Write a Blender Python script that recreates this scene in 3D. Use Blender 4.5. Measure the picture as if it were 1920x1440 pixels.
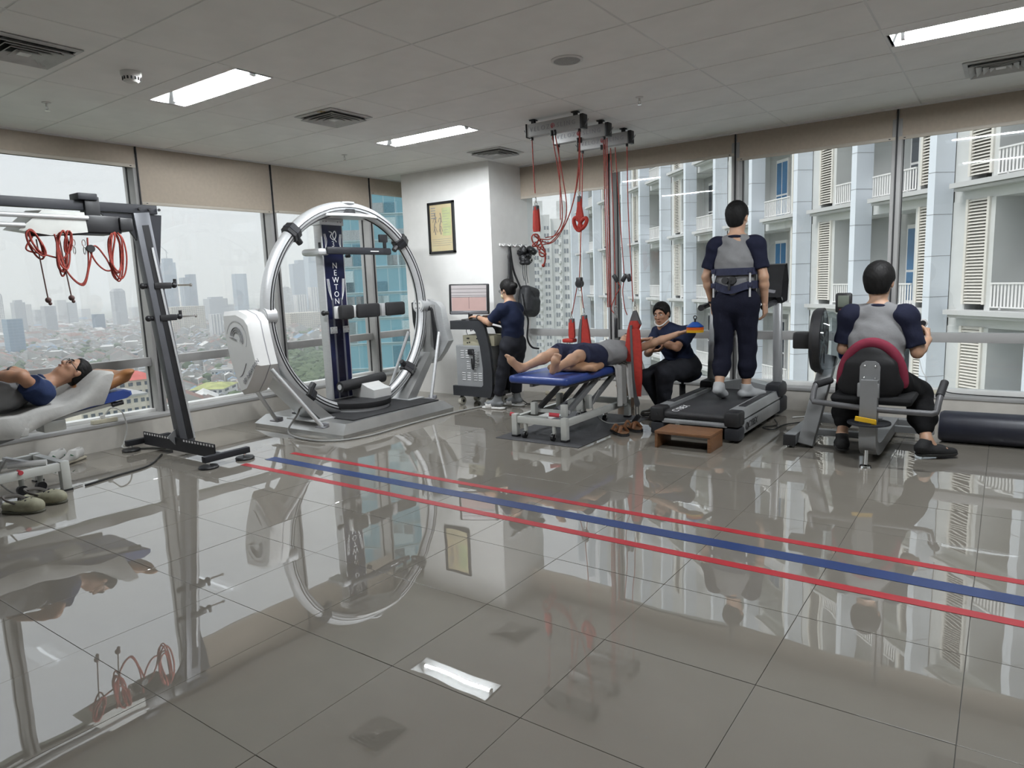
import bpy, bmesh, math, random
import numpy as np
from mathutils import Vector, Matrix
random.seed(7); np.random.seed(7)
SC = bpy.context.scene
COL = SC.collection
for o in list(bpy.data.objects): bpy.data.objects.remove(o)

# ------------------------------------------------------------------ camera
cam = bpy.data.cameras.new('camera'); cam_ob = bpy.data.objects.new('camera', cam); COL.objects.link(cam_ob)
cam.sensor_fit = 'HORIZONTAL'; cam.sensor_width = 36.0
cam.lens = 36.0 * 1294.35 / 1920.0
cam.clip_start = 0.05; cam.clip_end = 30000
cam_ob.matrix_world = Matrix(((0.814715, -0.054266, 0.577317, 0.0), (0.578677, 0.139696, -0.803503, 0.0),
                              (-0.037046, 0.988706, 0.145215, 1.39139), (0, 0, 0, 1)))
SC.camera = cam_ob
SC.view_settings.view_transform = 'Standard'; SC.view_settings.look = 'None'
SC.view_settings.gamma = 1.0; SC.view_settings.use_curve_mapping = False
SC.view_settings.exposure = 0.0
cy = SC.cycles
cy.use_denoising = True; cy.denoiser = 'OPENIMAGEDENOISE'
cy.max_bounces = 6; cy.diffuse_bounces = 3; cy.glossy_bounces = 3; cy.transmission_bounces = 2
cy.use_adaptive_sampling = True; cy.adaptive_threshold = 0.05; cy.use_light_tree = False
cy.transparent_max_bounces = 10; cy.volume_bounces = 4; cy.sample_clamp_indirect = 4.0
cy.caustics_reflective = False; cy.caustics_refractive = False

# ------------------------------------------------------------------ sky (bright overcast) and veiled sun
SKY_STRENGTH = 1.05
w = bpy.data.worlds.new('overcast_sky'); SC.world = w; w.use_nodes = True
nt = w.node_tree; nt.nodes.clear()
wo = nt.nodes.new('ShaderNodeOutputWorld'); bg = nt.nodes.new('ShaderNodeBackground')
tc = nt.nodes.new('ShaderNodeTexCoord'); mp = nt.nodes.new('ShaderNodeMapping'); mp.inputs['Scale'].default_value = (1.4, 1.4, 5)
nz = nt.nodes.new('ShaderNodeTexNoise'); nz.inputs['Scale'].default_value = 2.2; nz.inputs['Detail'].default_value = 5
cr = nt.nodes.new('ShaderNodeValToRGB')
cr.color_ramp.elements[0].position = 0.3; cr.color_ramp.elements[0].color = (0.84, 0.88, 0.95, 1)
cr.color_ramp.elements[1].position = 0.7; cr.color_ramp.elements[1].color = (0.97, 0.985, 1.0, 1)
nt.links.new(tc.outputs['Generated'], mp.inputs['Vector']); nt.links.new(mp.outputs['Vector'], nz.inputs['Vector'])
nt.links.new(nz.outputs['Fac'], cr.inputs['Fac']); nt.links.new(cr.outputs['Color'], bg.inputs['Color'])
bg.inputs['Strength'].default_value = SKY_STRENGTH
nt.links.new(bg.outputs[0], wo.inputs['Surface'])
sun = bpy.data.lights.new('veiled_sun', 'SUN'); sun.energy = 2.5; sun.angle = math.radians(25); sun.color = (1.0, 0.97, 0.93)
sun_ob = bpy.data.objects.new('veiled_sun', sun); COL.objects.link(sun_ob)
sun_ob.rotation_euler = Vector((0.36, 0.46, -0.81)).to_track_quat('-Z', 'Y').to_euler()
TUBE_STRENGTH = 560.0

# ------------------------------------------------------------------ helpers
MATS = {}
def mat(name, c, rough=0.5, metal=0.0, var=0.06, vscale=8.0, bump=0.0, bscale=40.0, spec=0.5, coat=0.0, sheen=0.0, c2=None, stretch=None, emit=None, trans=0.0):
    """Procedural Principled material: noise-driven colour variation and optional bump, object coordinates."""
    if name in MATS: return MATS[name]
    m = bpy.data.materials.new(name); m.use_nodes = True; t = m.node_tree; b = t.nodes['Principled BSDF']
    c = tuple(c); 
    tcn = t.nodes.new('ShaderNodeTexCoord'); mpn = t.nodes.new('ShaderNodeMapping')
    if stretch: mpn.inputs['Scale'].default_value = stretch
    t.links.new(tcn.outputs['Object'], mpn.inputs['Vector'])
    n = t.nodes.new('ShaderNodeTexNoise'); n.inputs['Scale'].default_value = vscale; n.inputs['Detail'].default_value = 4
    t.links.new(mpn.outputs['Vector'], n.inputs['Vector'])
    r = t.nodes.new('ShaderNodeValToRGB'); e = r.color_ramp.elements
    if c2 is None:
        e[0].color = tuple(max(0, x * (1 - var)) for x in c) + (1,); e[1].color = tuple(min(1, x * (1 + var)) for x in c) + (1,)
    else:
        e[0].color = c + (1,); e[1].color = tuple(c2) + (1,)
    e[0].position = 0.35; e[1].position = 0.65
    t.links.new(n.outputs['Fac'], r.inputs['Fac']); t.links.new(r.outputs['Color'], b.inputs['Base Color'])
    b.inputs['Roughness'].default_value = rough; b.inputs['Metallic'].default_value = metal
    b.inputs['Specular IOR Level'].default_value = spec; b.inputs['Coat Weight'].default_value = coat
    b.inputs['Sheen Weight'].default_value = sheen; b.inputs['Transmission Weight'].default_value = trans
    if bump:
        n2 = t.nodes.new('ShaderNodeTexNoise'); n2.inputs['Scale'].default_value = bscale; n2.inputs['Detail'].default_value = 3
        t.links.new(mpn.outputs['Vector'], n2.inputs['Vector'])
        bp = t.nodes.new('ShaderNodeBump'); bp.inputs['Strength'].default_value = bump; bp.inputs['Distance'].default_value = 0.01
        t.links.new(n2.outputs['Fac'], bp.inputs['Height']); t.links.new(bp.outputs['Normal'], b.inputs['Normal'])
    if emit:
        b.inputs['Emission Color'].default_value = tuple(emit[0]) + (1,); b.inputs['Emission Strength'].default_value = emit[1]
    MATS[name] = m
    return m

def glass_mat(name, tint, refl=0.06, rough=0.0):
    """Thin pane: clear transmission plus a Fresnel mirror reflection."""
    if name in MATS: return MATS[name]
    m = bpy.data.materials.new(name); m.use_nodes = True; t = m.node_tree; t.nodes.clear()
    o = t.nodes.new('ShaderNodeOutputMaterial'); mx = t.nodes.new('ShaderNodeMixShader')
    tr = t.nodes.new('ShaderNodeBsdfTransparent'); gl = t.nodes.new('ShaderNodeBsdfGlossy')
    fr = t.nodes.new('ShaderNodeLayerWeight'); fr.inputs['Blend'].default_value = 0.5
    n = t.nodes.new('ShaderNodeTexNoise'); n.inputs['Scale'].default_value = 0.7
    ma = t.nodes.new('ShaderNodeMath'); ma.operation = 'MULTIPLY_ADD'; ma.inputs[1].default_value = 0.02; ma.inputs[2].default_value = rough
    t.links.new(n.outputs['Fac'], ma.inputs[0]); t.links.new(ma.outputs[0], gl.inputs['Roughness'])
    tr.inputs['Color'].default_value = tuple(tint) + (1,); gl.inputs['Color'].default_value = (0.9, 0.93, 0.95, 1)
    pw = t.nodes.new('ShaderNodeMath'); pw.operation = 'POWER'; pw.inputs[1].default_value = 5.0; t.links.new(fr.outputs['Facing'], pw.inputs[0])
    sc = t.nodes.new('ShaderNodeMath'); sc.operation = 'MULTIPLY_ADD'; sc.inputs[1].default_value = 0.6; sc.inputs[2].default_value = refl
    t.links.new(pw.outputs[0], sc.inputs[0]); sc.use_clamp = True
    t.links.new(sc.outputs[0], mx.inputs['Fac']); t.links.new(tr.outputs[0], mx.inputs[1]); t.links.new(gl.outputs[0], mx.inputs[2])
    t.links.new(mx.outputs[0], o.inputs['Surface'])
    MATS[name] = m
    return m

def cloth_mat(name, c, trans=0.25):
    """Woven fabric that lets some daylight through."""
    m = mat(name, c, 0.85, var=0.03, vscale=30, bump=0.1, bscale=400); t = m.node_tree; b = t.nodes['Principled BSDF']
    o = next(n for n in t.nodes if n.type == 'OUTPUT_MATERIAL'); mx = t.nodes.new('ShaderNodeMixShader'); tl = t.nodes.new('ShaderNodeBsdfTranslucent')
    t.links.new(b.inputs['Base Color'].links[0].from_socket, tl.inputs['Color']); mx.inputs[0].default_value = trans
    t.links.new(b.outputs[0], mx.inputs[1]); t.links.new(tl.outputs[0], mx.inputs[2]); t.links.new(mx.outputs[0], o.inputs['Surface'])
    return m

class MB:
    """Collects shapes of ONE part in a bmesh; build() links it as a mesh object."""
    def __init__(s): s.bm = bmesh.new()
    def box(s, lo, hi, bev=0.0, M=None):
        lo = Vector(lo); hi = Vector(hi); c = (lo + hi) / 2; d = hi - lo
        r = bmesh.ops.create_cube(s.bm, size=1.0); vs = r['verts']
        for v in vs: v.co = Vector((v.co.x * d.x, v.co.y * d.y, v.co.z * d.z)) + c
        if bev > 0:
            es = list({e for v in vs for e in v.link_edges})
            rr = bmesh.ops.bevel(s.bm, geom=es, offset=min(bev, 0.49 * min(abs(x) for x in d)), segments=2, affect='EDGES', profile=0.5)
            vs = list({v for f in rr['faces'] for v in f.verts} | {v for v in vs if v.is_valid})
            if M is not None:
                seen = set(); st = [vs[0]]
                while st:
                    v = st.pop()
                    if v in seen: continue
                    seen.add(v); st += [e.other_vert(v) for e in v.link_edges]
                vs = list(seen)
        if M is not None: bmesh.ops.transform(s.bm, matrix=M, verts=vs)
        return s
    def bar(s, a, b, w, h=None, up=(0, 0, 1), bev=0.0):
        """Rectangular bar from a to b, w across, h along up."""
        a = Vector(a); b = Vector(b); h = h or w; d = b - a; L = d.length; z = d.normalized()
        u = Vector(up); u = (u - u.dot(z) * z)
        if u.length < 1e-4: u = Vector((1, 0, 0)) - z.x * z
        u.normalize(); x = u.cross(z)
        M = Matrix(((x.x, u.x, z.x, a.x), (x.y, u.y, z.y, a.y), (x.z, u.z, z.z, a.z), (0, 0, 0, 1)))
        return s.box((-w / 2, -h / 2, 0), (w / 2, h / 2, L), bev, M)
    def loft(s, rings, closed=True, cap=True):
        vv = [[s.bm.verts.new(p) for p in r] for r in rings]; n = len(vv[0])
        for i in range(len(vv) - 1):
            for j in range(n if closed else n - 1):
                k = (j + 1) % n
                try: s.bm.faces.new((vv[i][j], vv[i][k], vv[i + 1][k], vv[i + 1][j]))
                except ValueError: pass
        if cap and closed:
            for r, fl in ((vv[0], True), (vv[-1], False)):
                try: s.bm.faces.new(list(reversed(r)) if fl else r)
                except ValueError: pass
        return s
    def tube(s, pts, r, n=8, closed=False, flat=1.0):
        """Round tube swept along pts; r a number or list."""
        P = [Vector(p) for p in pts]; m = len(P); rings = []
        T = []
        for i in range(m):
            a = P[(i - 1) % m] if (i > 0 or closed) else P[0]; b = P[(i + 1) % m] if (i < m - 1 or closed) else P[-1]
            T.append((b - a).normalized() if (b - a).length > 1e-9 else Vector((0, 0, 1)))
        u = T[0].orthogonal().normalized()
        for i in range(m):
            u = (u - u.dot(T[i]) * T[i])
            u = u.normalized() if u.length > 1e-6 else T[i].orthogonal().normalized()
            v = T[i].cross(u); rr = r[i] if hasattr(r, '__len__') else r
            rings.append([P[i] + rr * (math.cos(2 * math.pi * j / n) * u + flat * math.sin(2 * math.pi * j / n) * v) for j in range(n)])
        if closed: rings.append(rings[0])
        if closed:
            vv = [[s.bm.verts.new(p) for p in r_] for r_ in rings[:-1]]
            for i in range(m):
                for j in range(n):
                    k = (j + 1) % n; a = vv[i]; b = vv[(i + 1) % m]
                    s.bm.faces.new((a[j], a[k], b[k], b[j]))
            return s
        return s.loft(rings)
    def cyl(s, a, b, r, r2=None, n=20):
        return s.tube([a, b], [r, r if r2 is None else r2], n)
    def lathe(s, prof, o=(0, 0, 0), axis=(0, 0, 1), n=24):
        """Revolve (radius, height) profile around axis through o."""
        z = Vector(axis).normalized(); u = z.orthogonal().normalized(); v = z.cross(u); o = Vector(o)
        rings = [[o + z * h + max(r, 1e-4) * (math.cos(2 * math.pi * j / n) * u + math.sin(2 * math.pi * j / n) * v) for j in range(n)] for r, h in prof]
        return s.loft(rings)
    def prism(s, poly, depth, M=None):
        """Extrude 2-D polygon (x,y) by depth along local z."""
        a = [Vector((p[0], p[1], 0)) for p in poly]; b = [Vector((p[0], p[1], depth)) for p in poly]
        if M is not None: a = [M @ p for p in a]; b = [M @ p for p in b]
        return s.loft([a, b])
    def sphere(s, c, r, n=12, sc=(1, 1, 1), R=None):
        res = bmesh.ops.create_uvsphere(s.bm, u_segments=n, v_segments=max(6, n * 2 // 3), radius=r)
        M = Matrix.Diagonal((sc[0], sc[1], sc[2], 1))
        if R is not None: M = R.to_4x4() @ M
        bmesh.ops.transform(s.bm, matrix=Matrix.Translation(Vector(c)) @ M, verts=res['verts'])
        return s
    def raw(s, V, F):
        vs = [s.bm.verts.new(p) for p in V]
        for f in F:
            try: s.bm.faces.new([vs[i] for i in f])
            except ValueError: pass
        return s
    def build(s, name, m, parent=None, smooth=True, origin=None):
        bmesh.ops.recalc_face_normals(s.bm, faces=s.bm.faces)
        me = bpy.data.meshes.new(name)
        if origin is not None: bmesh.ops.translate(s.bm, vec=-Vector(origin), verts=s.bm.verts)
        s.bm.to_mesh(me); s.bm.free()
        return link(name, me, m, parent, smooth, origin)

def link(name, me, m, parent=None, smooth=True, origin=None, loc=None):
    o = bpy.data.objects.new(name, me); COL.objects.link(o)
    ms = m if isinstance(m, (list, tuple)) else [m]
    if not me.materials:
        for x in ms: me.materials.append(x)
    if smooth and len(me.polygons):
        me.polygons.foreach_set('use_smooth', [True] * len(me.polygons))
        try: me.set_sharp_from_angle(angle=math.radians(38))
        except Exception: pass
    P = Vector(origin if origin is not None else (0, 0, 0))
    if loc is not None: P = Vector(loc)
    if parent is not None:
        o.parent = parent
        pw = PW.get(parent.name, Vector((0, 0, 0)))
        o.location = P - pw
    else:
        o.location = P
    PW[o.name] = P
    return o
PW = {}   # world position of every object's origin (all objects stay unrotated)

def tag(o, label=None, cat=None, group=None, kind=None):
    if label: o['label'] = label
    if cat: o['category'] = cat
    if group: o['group'] = group
    if kind: o['kind'] = kind
    return o
def thing(name, label, cat, loc=(0, 0, 0), group=None, kind=None):
    o = bpy.data.objects.new(name, None); COL.objects.link(o); o.empty_display_size = 0.1
    o.location = loc; PW[o.name] = Vector(loc)
    return tag(o, label, cat, group, kind)
def text_mesh(txt, size, M, ext=0.002, shear=0.0, spacing=1.0):
    """Solid lettering as a plain mesh, placed by matrix M."""
    cu = bpy.data.curves.new('txt', 'FONT'); cu.body = txt; cu.size = size; cu.extrude = ext; cu.align_x = 'CENTER'; cu.align_y = 'CENTER'
    cu.resolution_u = 2; cu.shear = shear; cu.space_character = spacing
    ob = bpy.data.objects.new('txt', cu)
    me = bpy.data.meshes.new_from_object(ob)
    bpy.data.objects.remove(ob); bpy.data.curves.remove(cu)
    me.transform(M); me.materials.clear()
    return me
def frame(o, x, y, z=None):
    """Matrix with origin o and the given local x and y axes."""
    x = Vector(x).normalized(); y = Vector(y); y = (y - y.dot(x) * x).normalized(); z = x.cross(y)
    return Matrix(((x.x, y.x, z.x, o[0]), (x.y, y.y, z.y, o[1]), (x.z, y.z, z.z, o[2]), (0, 0, 0, 1)))
def copy_tree(o, loc, parent=None):
    """Copy a thing with its parts; every copied part shares its mesh."""
    c = o.copy(); COL.objects.link(c); c.parent = parent
    if parent is None: c.location = loc
    PW[c.name] = Vector(loc)
    for ch in list(o.children):
        k = copy_tree(ch, loc, c); k.location = ch.location
    return c
def bez(P, n=24):
    """Catmull-Rom through points."""
    P = [Vector(p) for p in P]; Q = [P[0] * 2 - P[1]] + P + [P[-1] * 2 - P[-2]]; out = []
    for i in range(1, len(Q) - 2):
        a, b, c, d = Q[i - 1:i + 3]
        for k in range(n):
            t = k / n
            out.append(0.5 * ((2 * b) + (c - a) * t + (2 * a - 5 * b + 4 * c - d) * t * t + (3 * b - a - 3 * c + d) * t ** 3))
    out.append(P[-1]); return out

# ------------------------------------------------------------------ signed-distance sculpting (bodies, cloth, cushions)
def V3(p): return np.array(p, dtype=np.float32)
def unit(v): v = np.array(v, dtype=np.float64); return v / (np.linalg.norm(v) + 1e-12)
class SDF:
    def __init__(s, lo, hi, res):
        s.res = res; s.lo = np.array(lo, float); s.n = np.ceil((np.array(hi) - s.lo) / res).astype(int) + 1
        s.f = np.full(s.n, 1.0, dtype=np.float32)
        s.ax = [(s.lo[i] + res * np.arange(s.n[i])).astype(np.float32) for i in range(3)]
    def region(s, lo, hi, pad):
        a = np.clip(np.floor((np.array(lo) - pad - s.lo) / s.res).astype(int), 0, s.n - 1)
        b = np.clip(np.ceil((np.array(hi) + pad - s.lo) / s.res).astype(int) + 1, 1, s.n)
        sl = tuple(slice(int(a[i]), int(b[i])) for i in range(3))
        X = np.meshgrid(*[s.ax[i][sl[i]] for i in range(3)], indexing='ij')
        return sl, X
    def _put(s, sl, d, k, op):
        f = s.f[sl]
        if op == 'add':
            if k > 0:
                h = np.maximum(k - np.abs(f - d), 0) / k; s.f[sl] = np.minimum(f, d) - h * h * k * 0.25
            else: s.f[sl] = np.minimum(f, d)
        elif op == 'sub':
            if k > 0:
                h = np.maximum(k - np.abs(f + d), 0) / k; s.f[sl] = np.maximum(f, -d) + h * h * k * 0.25
            else: s.f[sl] = np.maximum(f, -d)
    def cone(s, a, b, ra, rb, k=0.02, flat=None, cap=False, op='add'):
        """Tapered capsule a->b; flat=(direction, factor) squashes it across that direction; cap=True cuts the ends square."""
        a = np.array(a, float); b = np.array(b, float); R = max(ra, rb)
        fx = max(1.0, flat[1]) if flat else 1.0
        sl, X = s.region(np.minimum(a, b) - R * fx, np.maximum(a, b) + R * fx, k + 3 * s.res)
        if X[0].size == 0: return s
        q = [X[i] - np.float32(a[i]) for i in range(3)]; d = b - a; L = np.linalg.norm(d); z = d / max(L, 1e-9)
        if flat:
            n = unit(flat[0]); n = unit(n - n.dot(z) * z) if L > 1e-6 else n
            dn = q[0] * n[0] + q[1] * n[1] + q[2] * n[2]; g = 1.0 / flat[1] - 1.0
            q = [q[i] + np.float32(g * n[i]) * dn for i in range(3)]
        t = (q[0] * z[0] + q[1] * z[1] + q[2] * z[2]); tc = np.clip(t / max(L, 1e-9), 0, 1)
        r = ra + (rb - ra) * tc
        if cap:
            rad = np.sqrt(sum((q[i] - t * np.float32(z[i])) ** 2 for i in range(3))) - r
            dd = np.maximum(rad, np.maximum(-t, t - L))
        else:
            dd = np.sqrt(sum((q[i] - tc * np.float32(d[i])) ** 2 for i in range(3))) - r
        if flat and flat[1] < 1: dd = dd * np.float32(flat[1] ** 0.5)
        s._put(sl, dd.astype(np.float32), k, op); return s
    def ell(s, c, rad, R=None, k=0.02, op='add'):
        """Ellipsoid with local axes in the columns of R."""
        c = np.array(c, float); rad = np.array(rad, float); m = rad.max()
        sl, X = s.region(c - m, c + m, k + 3 * s.res)
        if X[0].size == 0: return s
        q = [X[i] - np.float32(c[i]) for i in range(3)]
        if R is not None: R = np.array(R, float); q = [q[0] * R[0, j] + q[1] * R[1, j] + q[2] * R[2, j] for j in range(3)]
        k0 = np.sqrt(sum((q[i] / rad[i]) ** 2 for i in range(3))); k1 = np.sqrt(sum((q[i] / rad[i] ** 2) ** 2 for i in range(3)))
        d = k0 * (k0 - 1) / np.maximum(k1, 1e-6)
        s._put(sl, d.astype(np.float32), k, op); return s
    def rbox(s, c, half, r, R=None, k=0.01, op='add'):
        c = np.array(c, float); half = np.array(half, float); m = np.linalg.norm(half)
        sl, X = s.region(c - m, c + m, k + 3 * s.res)
        if X[0].size == 0: return s
        q = [X[i] - np.float32(c[i]) for i in range(3)]
        if R is not None: R = np.array(R, float); q = [q[0] * R[0, j] + q[1] * R[1, j] + q[2] * R[2, j] for j in range(3)]
        e = [np.abs(q[i]) - (half[i] - r) for i in range(3)]
        d = np.sqrt(sum(np.maximum(x, 0) ** 2 for x in e)) + np.minimum(np.maximum(e[0], np.maximum(e[1], e[2])), 0) - r
        s._put(sl, d.astype(np.float32), k, op); return s
    def cut(s, p, n, k=0.0):
        """Keep the side of the plane through p that n points away from."""
        n = unit(n); X = np.meshgrid(*s.ax, indexing='ij', sparse=True)
        d = sum((X[i] - np.float32(p[i])) * np.float32(n[i]) for i in range(3)).astype(np.float32)
        if k > 0:
            h = np.maximum(k - np.abs(s.f - d), 0) / k; s.f = np.maximum(s.f, d) + h * h * k * 0.25
        else: s.f = np.maximum(s.f, d)
        return s
    def warp(s, fn):
        """Add a displacement field fn(x,y,z) in metres (folds, strands)."""
        X = np.meshgrid(*s.ax, indexing='ij', sparse=True); s.f = (s.f + fn(*X)).astype(np.float32); return s
    def mesh(s, name):
        f = s.f; f = np.pad(f, 1, constant_values=1.0); lo = s.lo - s.res; n = np.array(f.shape); inside = f < 0
        st = np.array([n[1] * n[2], n[2], 1]); quads = []; ids = []; ps = []
        for a in range(3):
            sl0 = [slice(None)] * 3; sl1 = [slice(None)] * 3; sl0[a] = slice(0, n[a] - 1); sl1[a] = slice(1, n[a])
            idx = np.argwhere(inside[tuple(sl0)] != inside[tuple(sl1)])
            if len(idx) == 0: continue
            idx = idx[(idx > 0).all(1)]
            f0 = f[idx[:, 0], idx[:, 1], idx[:, 2]]; j = idx.copy(); j[:, a] += 1; f1 = f[j[:, 0], j[:, 1], j[:, 2]]
            t = f0 / (f0 - f1); pos = idx.astype(float); pos[:, a] += t
            b, c = (a + 1) % 3, (a + 2) % 3; base = idx @ st
            Q = np.stack([base, base - st[b], base - st[b] - st[c], base - st[c]], 1)
            ids.append(Q.T.ravel()); ps.append(np.tile(pos, (4, 1)))
            flip = f0 > 0; Q[flip] = Q[flip][:, ::-1]; quads.append(Q)
        if not quads: return bpy.data.meshes.new(name)
        Q = np.concatenate(quads); ids = np.concatenate(ids); ps = np.concatenate(ps)
        used, inv = np.unique(ids, return_inverse=True); cnt = np.bincount(inv)
        Vt = np.stack([np.bincount(inv, weights=ps[:, q]) for q in range(3)], 1) / cnt[:, None] * s.res + lo
        Q = np.searchsorted(used, Q)
        me = bpy.data.meshes.new(name)
        me.vertices.add(len(Vt)); me.vertices.foreach_set('co', Vt.astype(np.float32).ravel())
        me.loops.add(Q.size); me.loops.foreach_set('vertex_index', Q.astype(np.int32).ravel())
        me.polygons.add(len(Q)); me.polygons.foreach_set('loop_start', np.arange(0, Q.size, 4, dtype=np.int32))
        me.update(calc_edges=True); me.validate()
        me.polygons.foreach_set('use_smooth', [True] * len(me.polygons))
        return me
    def build(s, name, m, parent=None):
        me = s.mesh(name)
        for x in (m if isinstance(m, (list, tuple)) else [m]): me.materials.append(x)
        o = bpy.data.objects.new(name, me); COL.objects.link(o)
        if parent is not None: o.parent = parent; o.location = -PW.get(parent.name, Vector((0, 0, 0)))
        PW[o.name] = Vector((0, 0, 0))
        return o
# ------------------------------------------------------------------ room shell
XL, YR = -6.834, 7.34            # blind planes of the two window walls
XG, YG = -6.97, 7.47             # glass planes
HC = 2.814
X1, Y0 = 4.6, -4.2               # plain walls behind and to the right of the camera
CX, CDX, CY, CDY = -1.836, 1.128, 3.796, 0.564     # ceiling grid
FX, FY, FD = -1.787, 1.078, 0.579                  # floor tile grid
M_white = mat('white_wall_paint', (0.88, 0.87, 0.85), 0.7, var=0.02, bump=0.05, bscale=120)
M_curb = mat('cream_curb_paint', (0.66, 0.63, 0.58), 0.5, var=0.04)
M_alu = mat('grey_aluminium', (0.40, 0.395, 0.39), 0.55, 0.0, var=0.04, spec=0.3)
M_alul = mat('pale_aluminium', (0.72, 0.72, 0.71), 0.4, 0.2, var=0.03)
M_sill = mat('white_sill', (0.82, 0.82, 0.80), 0.3, var=0.03)
M_gasket = mat('black_gasket', (0.02, 0.02, 0.022), 0.6)
M_pane = glass_mat('window_glass', (0.95, 0.97, 0.98), 0.05)
M_tilec = mat('ceiling_tile_board', (0.93, 0.92, 0.90), 0.85, var=0.03, vscale=3, bump=0.08, bscale=260)
M_tbar = mat('ceiling_t_bar', (0.78, 0.775, 0.76), 0.5, var=0.02)
M_grout = mat('tile_joint', (0.10, 0.095, 0.085), 0.8)

def floor_mat():
    m = mat('polished_porcelain', (0.235, 0.216, 0.186), 0.008, var=0.03, vscale=2.5, spec=0.5)
    t = m.node_tree; b = t.nodes['Principled BSDF']; b.inputs['IOR'].default_value = 2.95
    g = t.nodes.new('ShaderNodeNewGeometry'); n = t.nodes.new('ShaderNodeTexNoise'); n.inputs['Scale'].default_value = 3.2; n.inputs['Detail'].default_value = 1
    bp = t.nodes.new('ShaderNodeBump'); bp.inputs['Strength'].default_value = 0.065; bp.inputs['Distance'].default_value = 0.010
    t.links.new(g.outputs['Position'], n.inputs['Vector']); t.links.new(n.outputs['Fac'], bp.inputs['Height']); t.links.new(bp.outputs['Normal'], b.inputs['Normal'])
    return m
M_floor = floor_mat()
floor = tag(MB().box((-7.2, Y0, -0.20), (X1, 7.7, -0.006)).build('floor', M_grout), kind='structure')
tile_me = None
i0, i1 = int((-6.75 - FX) / FD) - 1, int((1.6 - FX) / FD) + 1
for i in range(-9, 7):
    for j in range(-2, 11):
        x = FX + i * FD; y = FY + j * FD
        x0, x1 = max(x, -6.72), x + FD; y1 = min(y + FD, 7.28)
        if x1 - x0 < 0.02 or y1 - y < 0.02: continue
        full = x0 == x and abs(y1 - y - FD) < 1e-6
        if full and tile_me is not None:
            o = bpy.data.objects.new('floor_tile', tile_me); COL.objects.link(o); o.parent = floor; o.location = (x, y, 0); PW[o.name] = Vector((x, y, 0))
        else:
            o = MB().box((x0 + 0.0012, y + 0.0012, -0.008), (x1 - 0.0012, y1 - 0.0012, 0), 0.0008).build('floor_tile', M_floor, floor, smooth=False, origin=(x, y, 0))
            if full: tile_me = o.data
        o.rotation_euler = (random.uniform(-1, 1) * 0.0011, random.uniform(-1, 1) * 0.0011, 0)
# plain floor beyond the tiles in view
MB().box((FX + 7 * FD, Y0, -0.008), (X1, 7.28, 0)).build('floor_field', M_floor, floor, smooth=False)
MB().box((-6.72, Y0, -0.008), (FX + 7 * FD, FY - 2 * FD, 0)).build('floor_field', M_floor, floor, smooth=False)

# ceiling: slab, T-bars, lay-in boards
ceiling = tag(MB().box((-7.2, Y0, HC + 0.16), (X1, 7.7, HC + 0.36)).build('ceiling', M_white), kind='structure')
LIGHTS = [(-3, -2, 1), (-3, 2, 1), (1, 2, 1), (1, -2, 1)]
VENTS = [(-3, -4), (-3, 0), (-3, 4), (1, 4)]
tile_c = None
for i in range(-5, 6):
    for j in range(-15, 7):
        x = CX + i * CDX; y = CY + j * CDY
        if (i, j, 1) in LIGHTS: continue
        x0 = max(x, XL); x1 = min(x + CDX, X1); y0 = max(y, Y0); y1 = min(y + CDY, YR)
        if x1 - x0 < 0.03 or y1 - y0 < 0.03: continue
        inview = x1 < 2.2 and y0 > -1.5
        full = (x0 == x and x1 == x + CDX and y0 == y and y1 == y + CDY)
        if not inview: continue
        if full and tile_c is not None:
            o = bpy.data.objects.new('ceiling_tile', tile_c); COL.objects.link(o); o.parent = ceiling; o.location = (x, y, HC); PW[o.name] = Vector((x, y, HC))
        else:
            o = MB().box((x0 + 0.006, y0 + 0.006, HC), (x1 - 0.006, y1 - 0.006, HC + 0.012), 0.003).build('ceiling_tile', M_tilec, ceiling, smooth=False, origin=(x, y, HC))
            if full: tile_c = o.data
MB().box((2.4, Y0, HC), (X1, YR, HC + 0.012)).build('ceiling_field', M_tilec, ceiling, smooth=False)
MB().box((XL, Y0, HC), (2.4, -1.85, HC + 0.012)).build('ceiling_field', M_tilec, ceiling, smooth=False)
for i in range(-4, 5):
    x = CX + i * CDX
    MB().box((x - 0.011, -1.9, HC + 0.002), (x + 0.011, YR, HC + 0.010)).build('t_bar', M_tbar, ceiling, smooth=False)
for j in range(-10, 7):
    y = CY + j * CDY
    MB().box((XL, y - 0.011, HC + 0.004), (2.4, y + 0.011, HC + 0.012)).build('t_bar', M_tbar, ceiling, smooth=False)
# narrow perimeter trims where the ceiling meets the blinds
tag(MB().box((XL - 0.01, Y0, HC - 0.012), (XL + 0.028, YR, HC + 0.02)).build('trim_1', M_tbar), kind='structure')
tag(MB().box((XL, YR - 0.028, HC - 0.012), (X1, YR + 0.01, HC + 0.02)).build('trim_2', M_tbar), kind='structure')
# plain walls behind the camera and at the far right, column in the corner
tag(MB().box((-7.2, Y0 - 0.2, -0.2), (X1, Y0, HC + 0.3)).build('wall_back', M_white), kind='structure')
tag(MB().box((X1, Y0 - 0.2, -0.2), (X1 + 0.2, 7.7, HC + 0.3)).build('wall_right', M_white), kind='structure')
tag(MB().box((-6.45, 6.69, 0), (-5.03, 7.60, HC + 0.03)).build('wall_column', M_white, smooth=False), 'plain white boxed-in column in the corner between both window walls', kind='structure')
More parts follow.
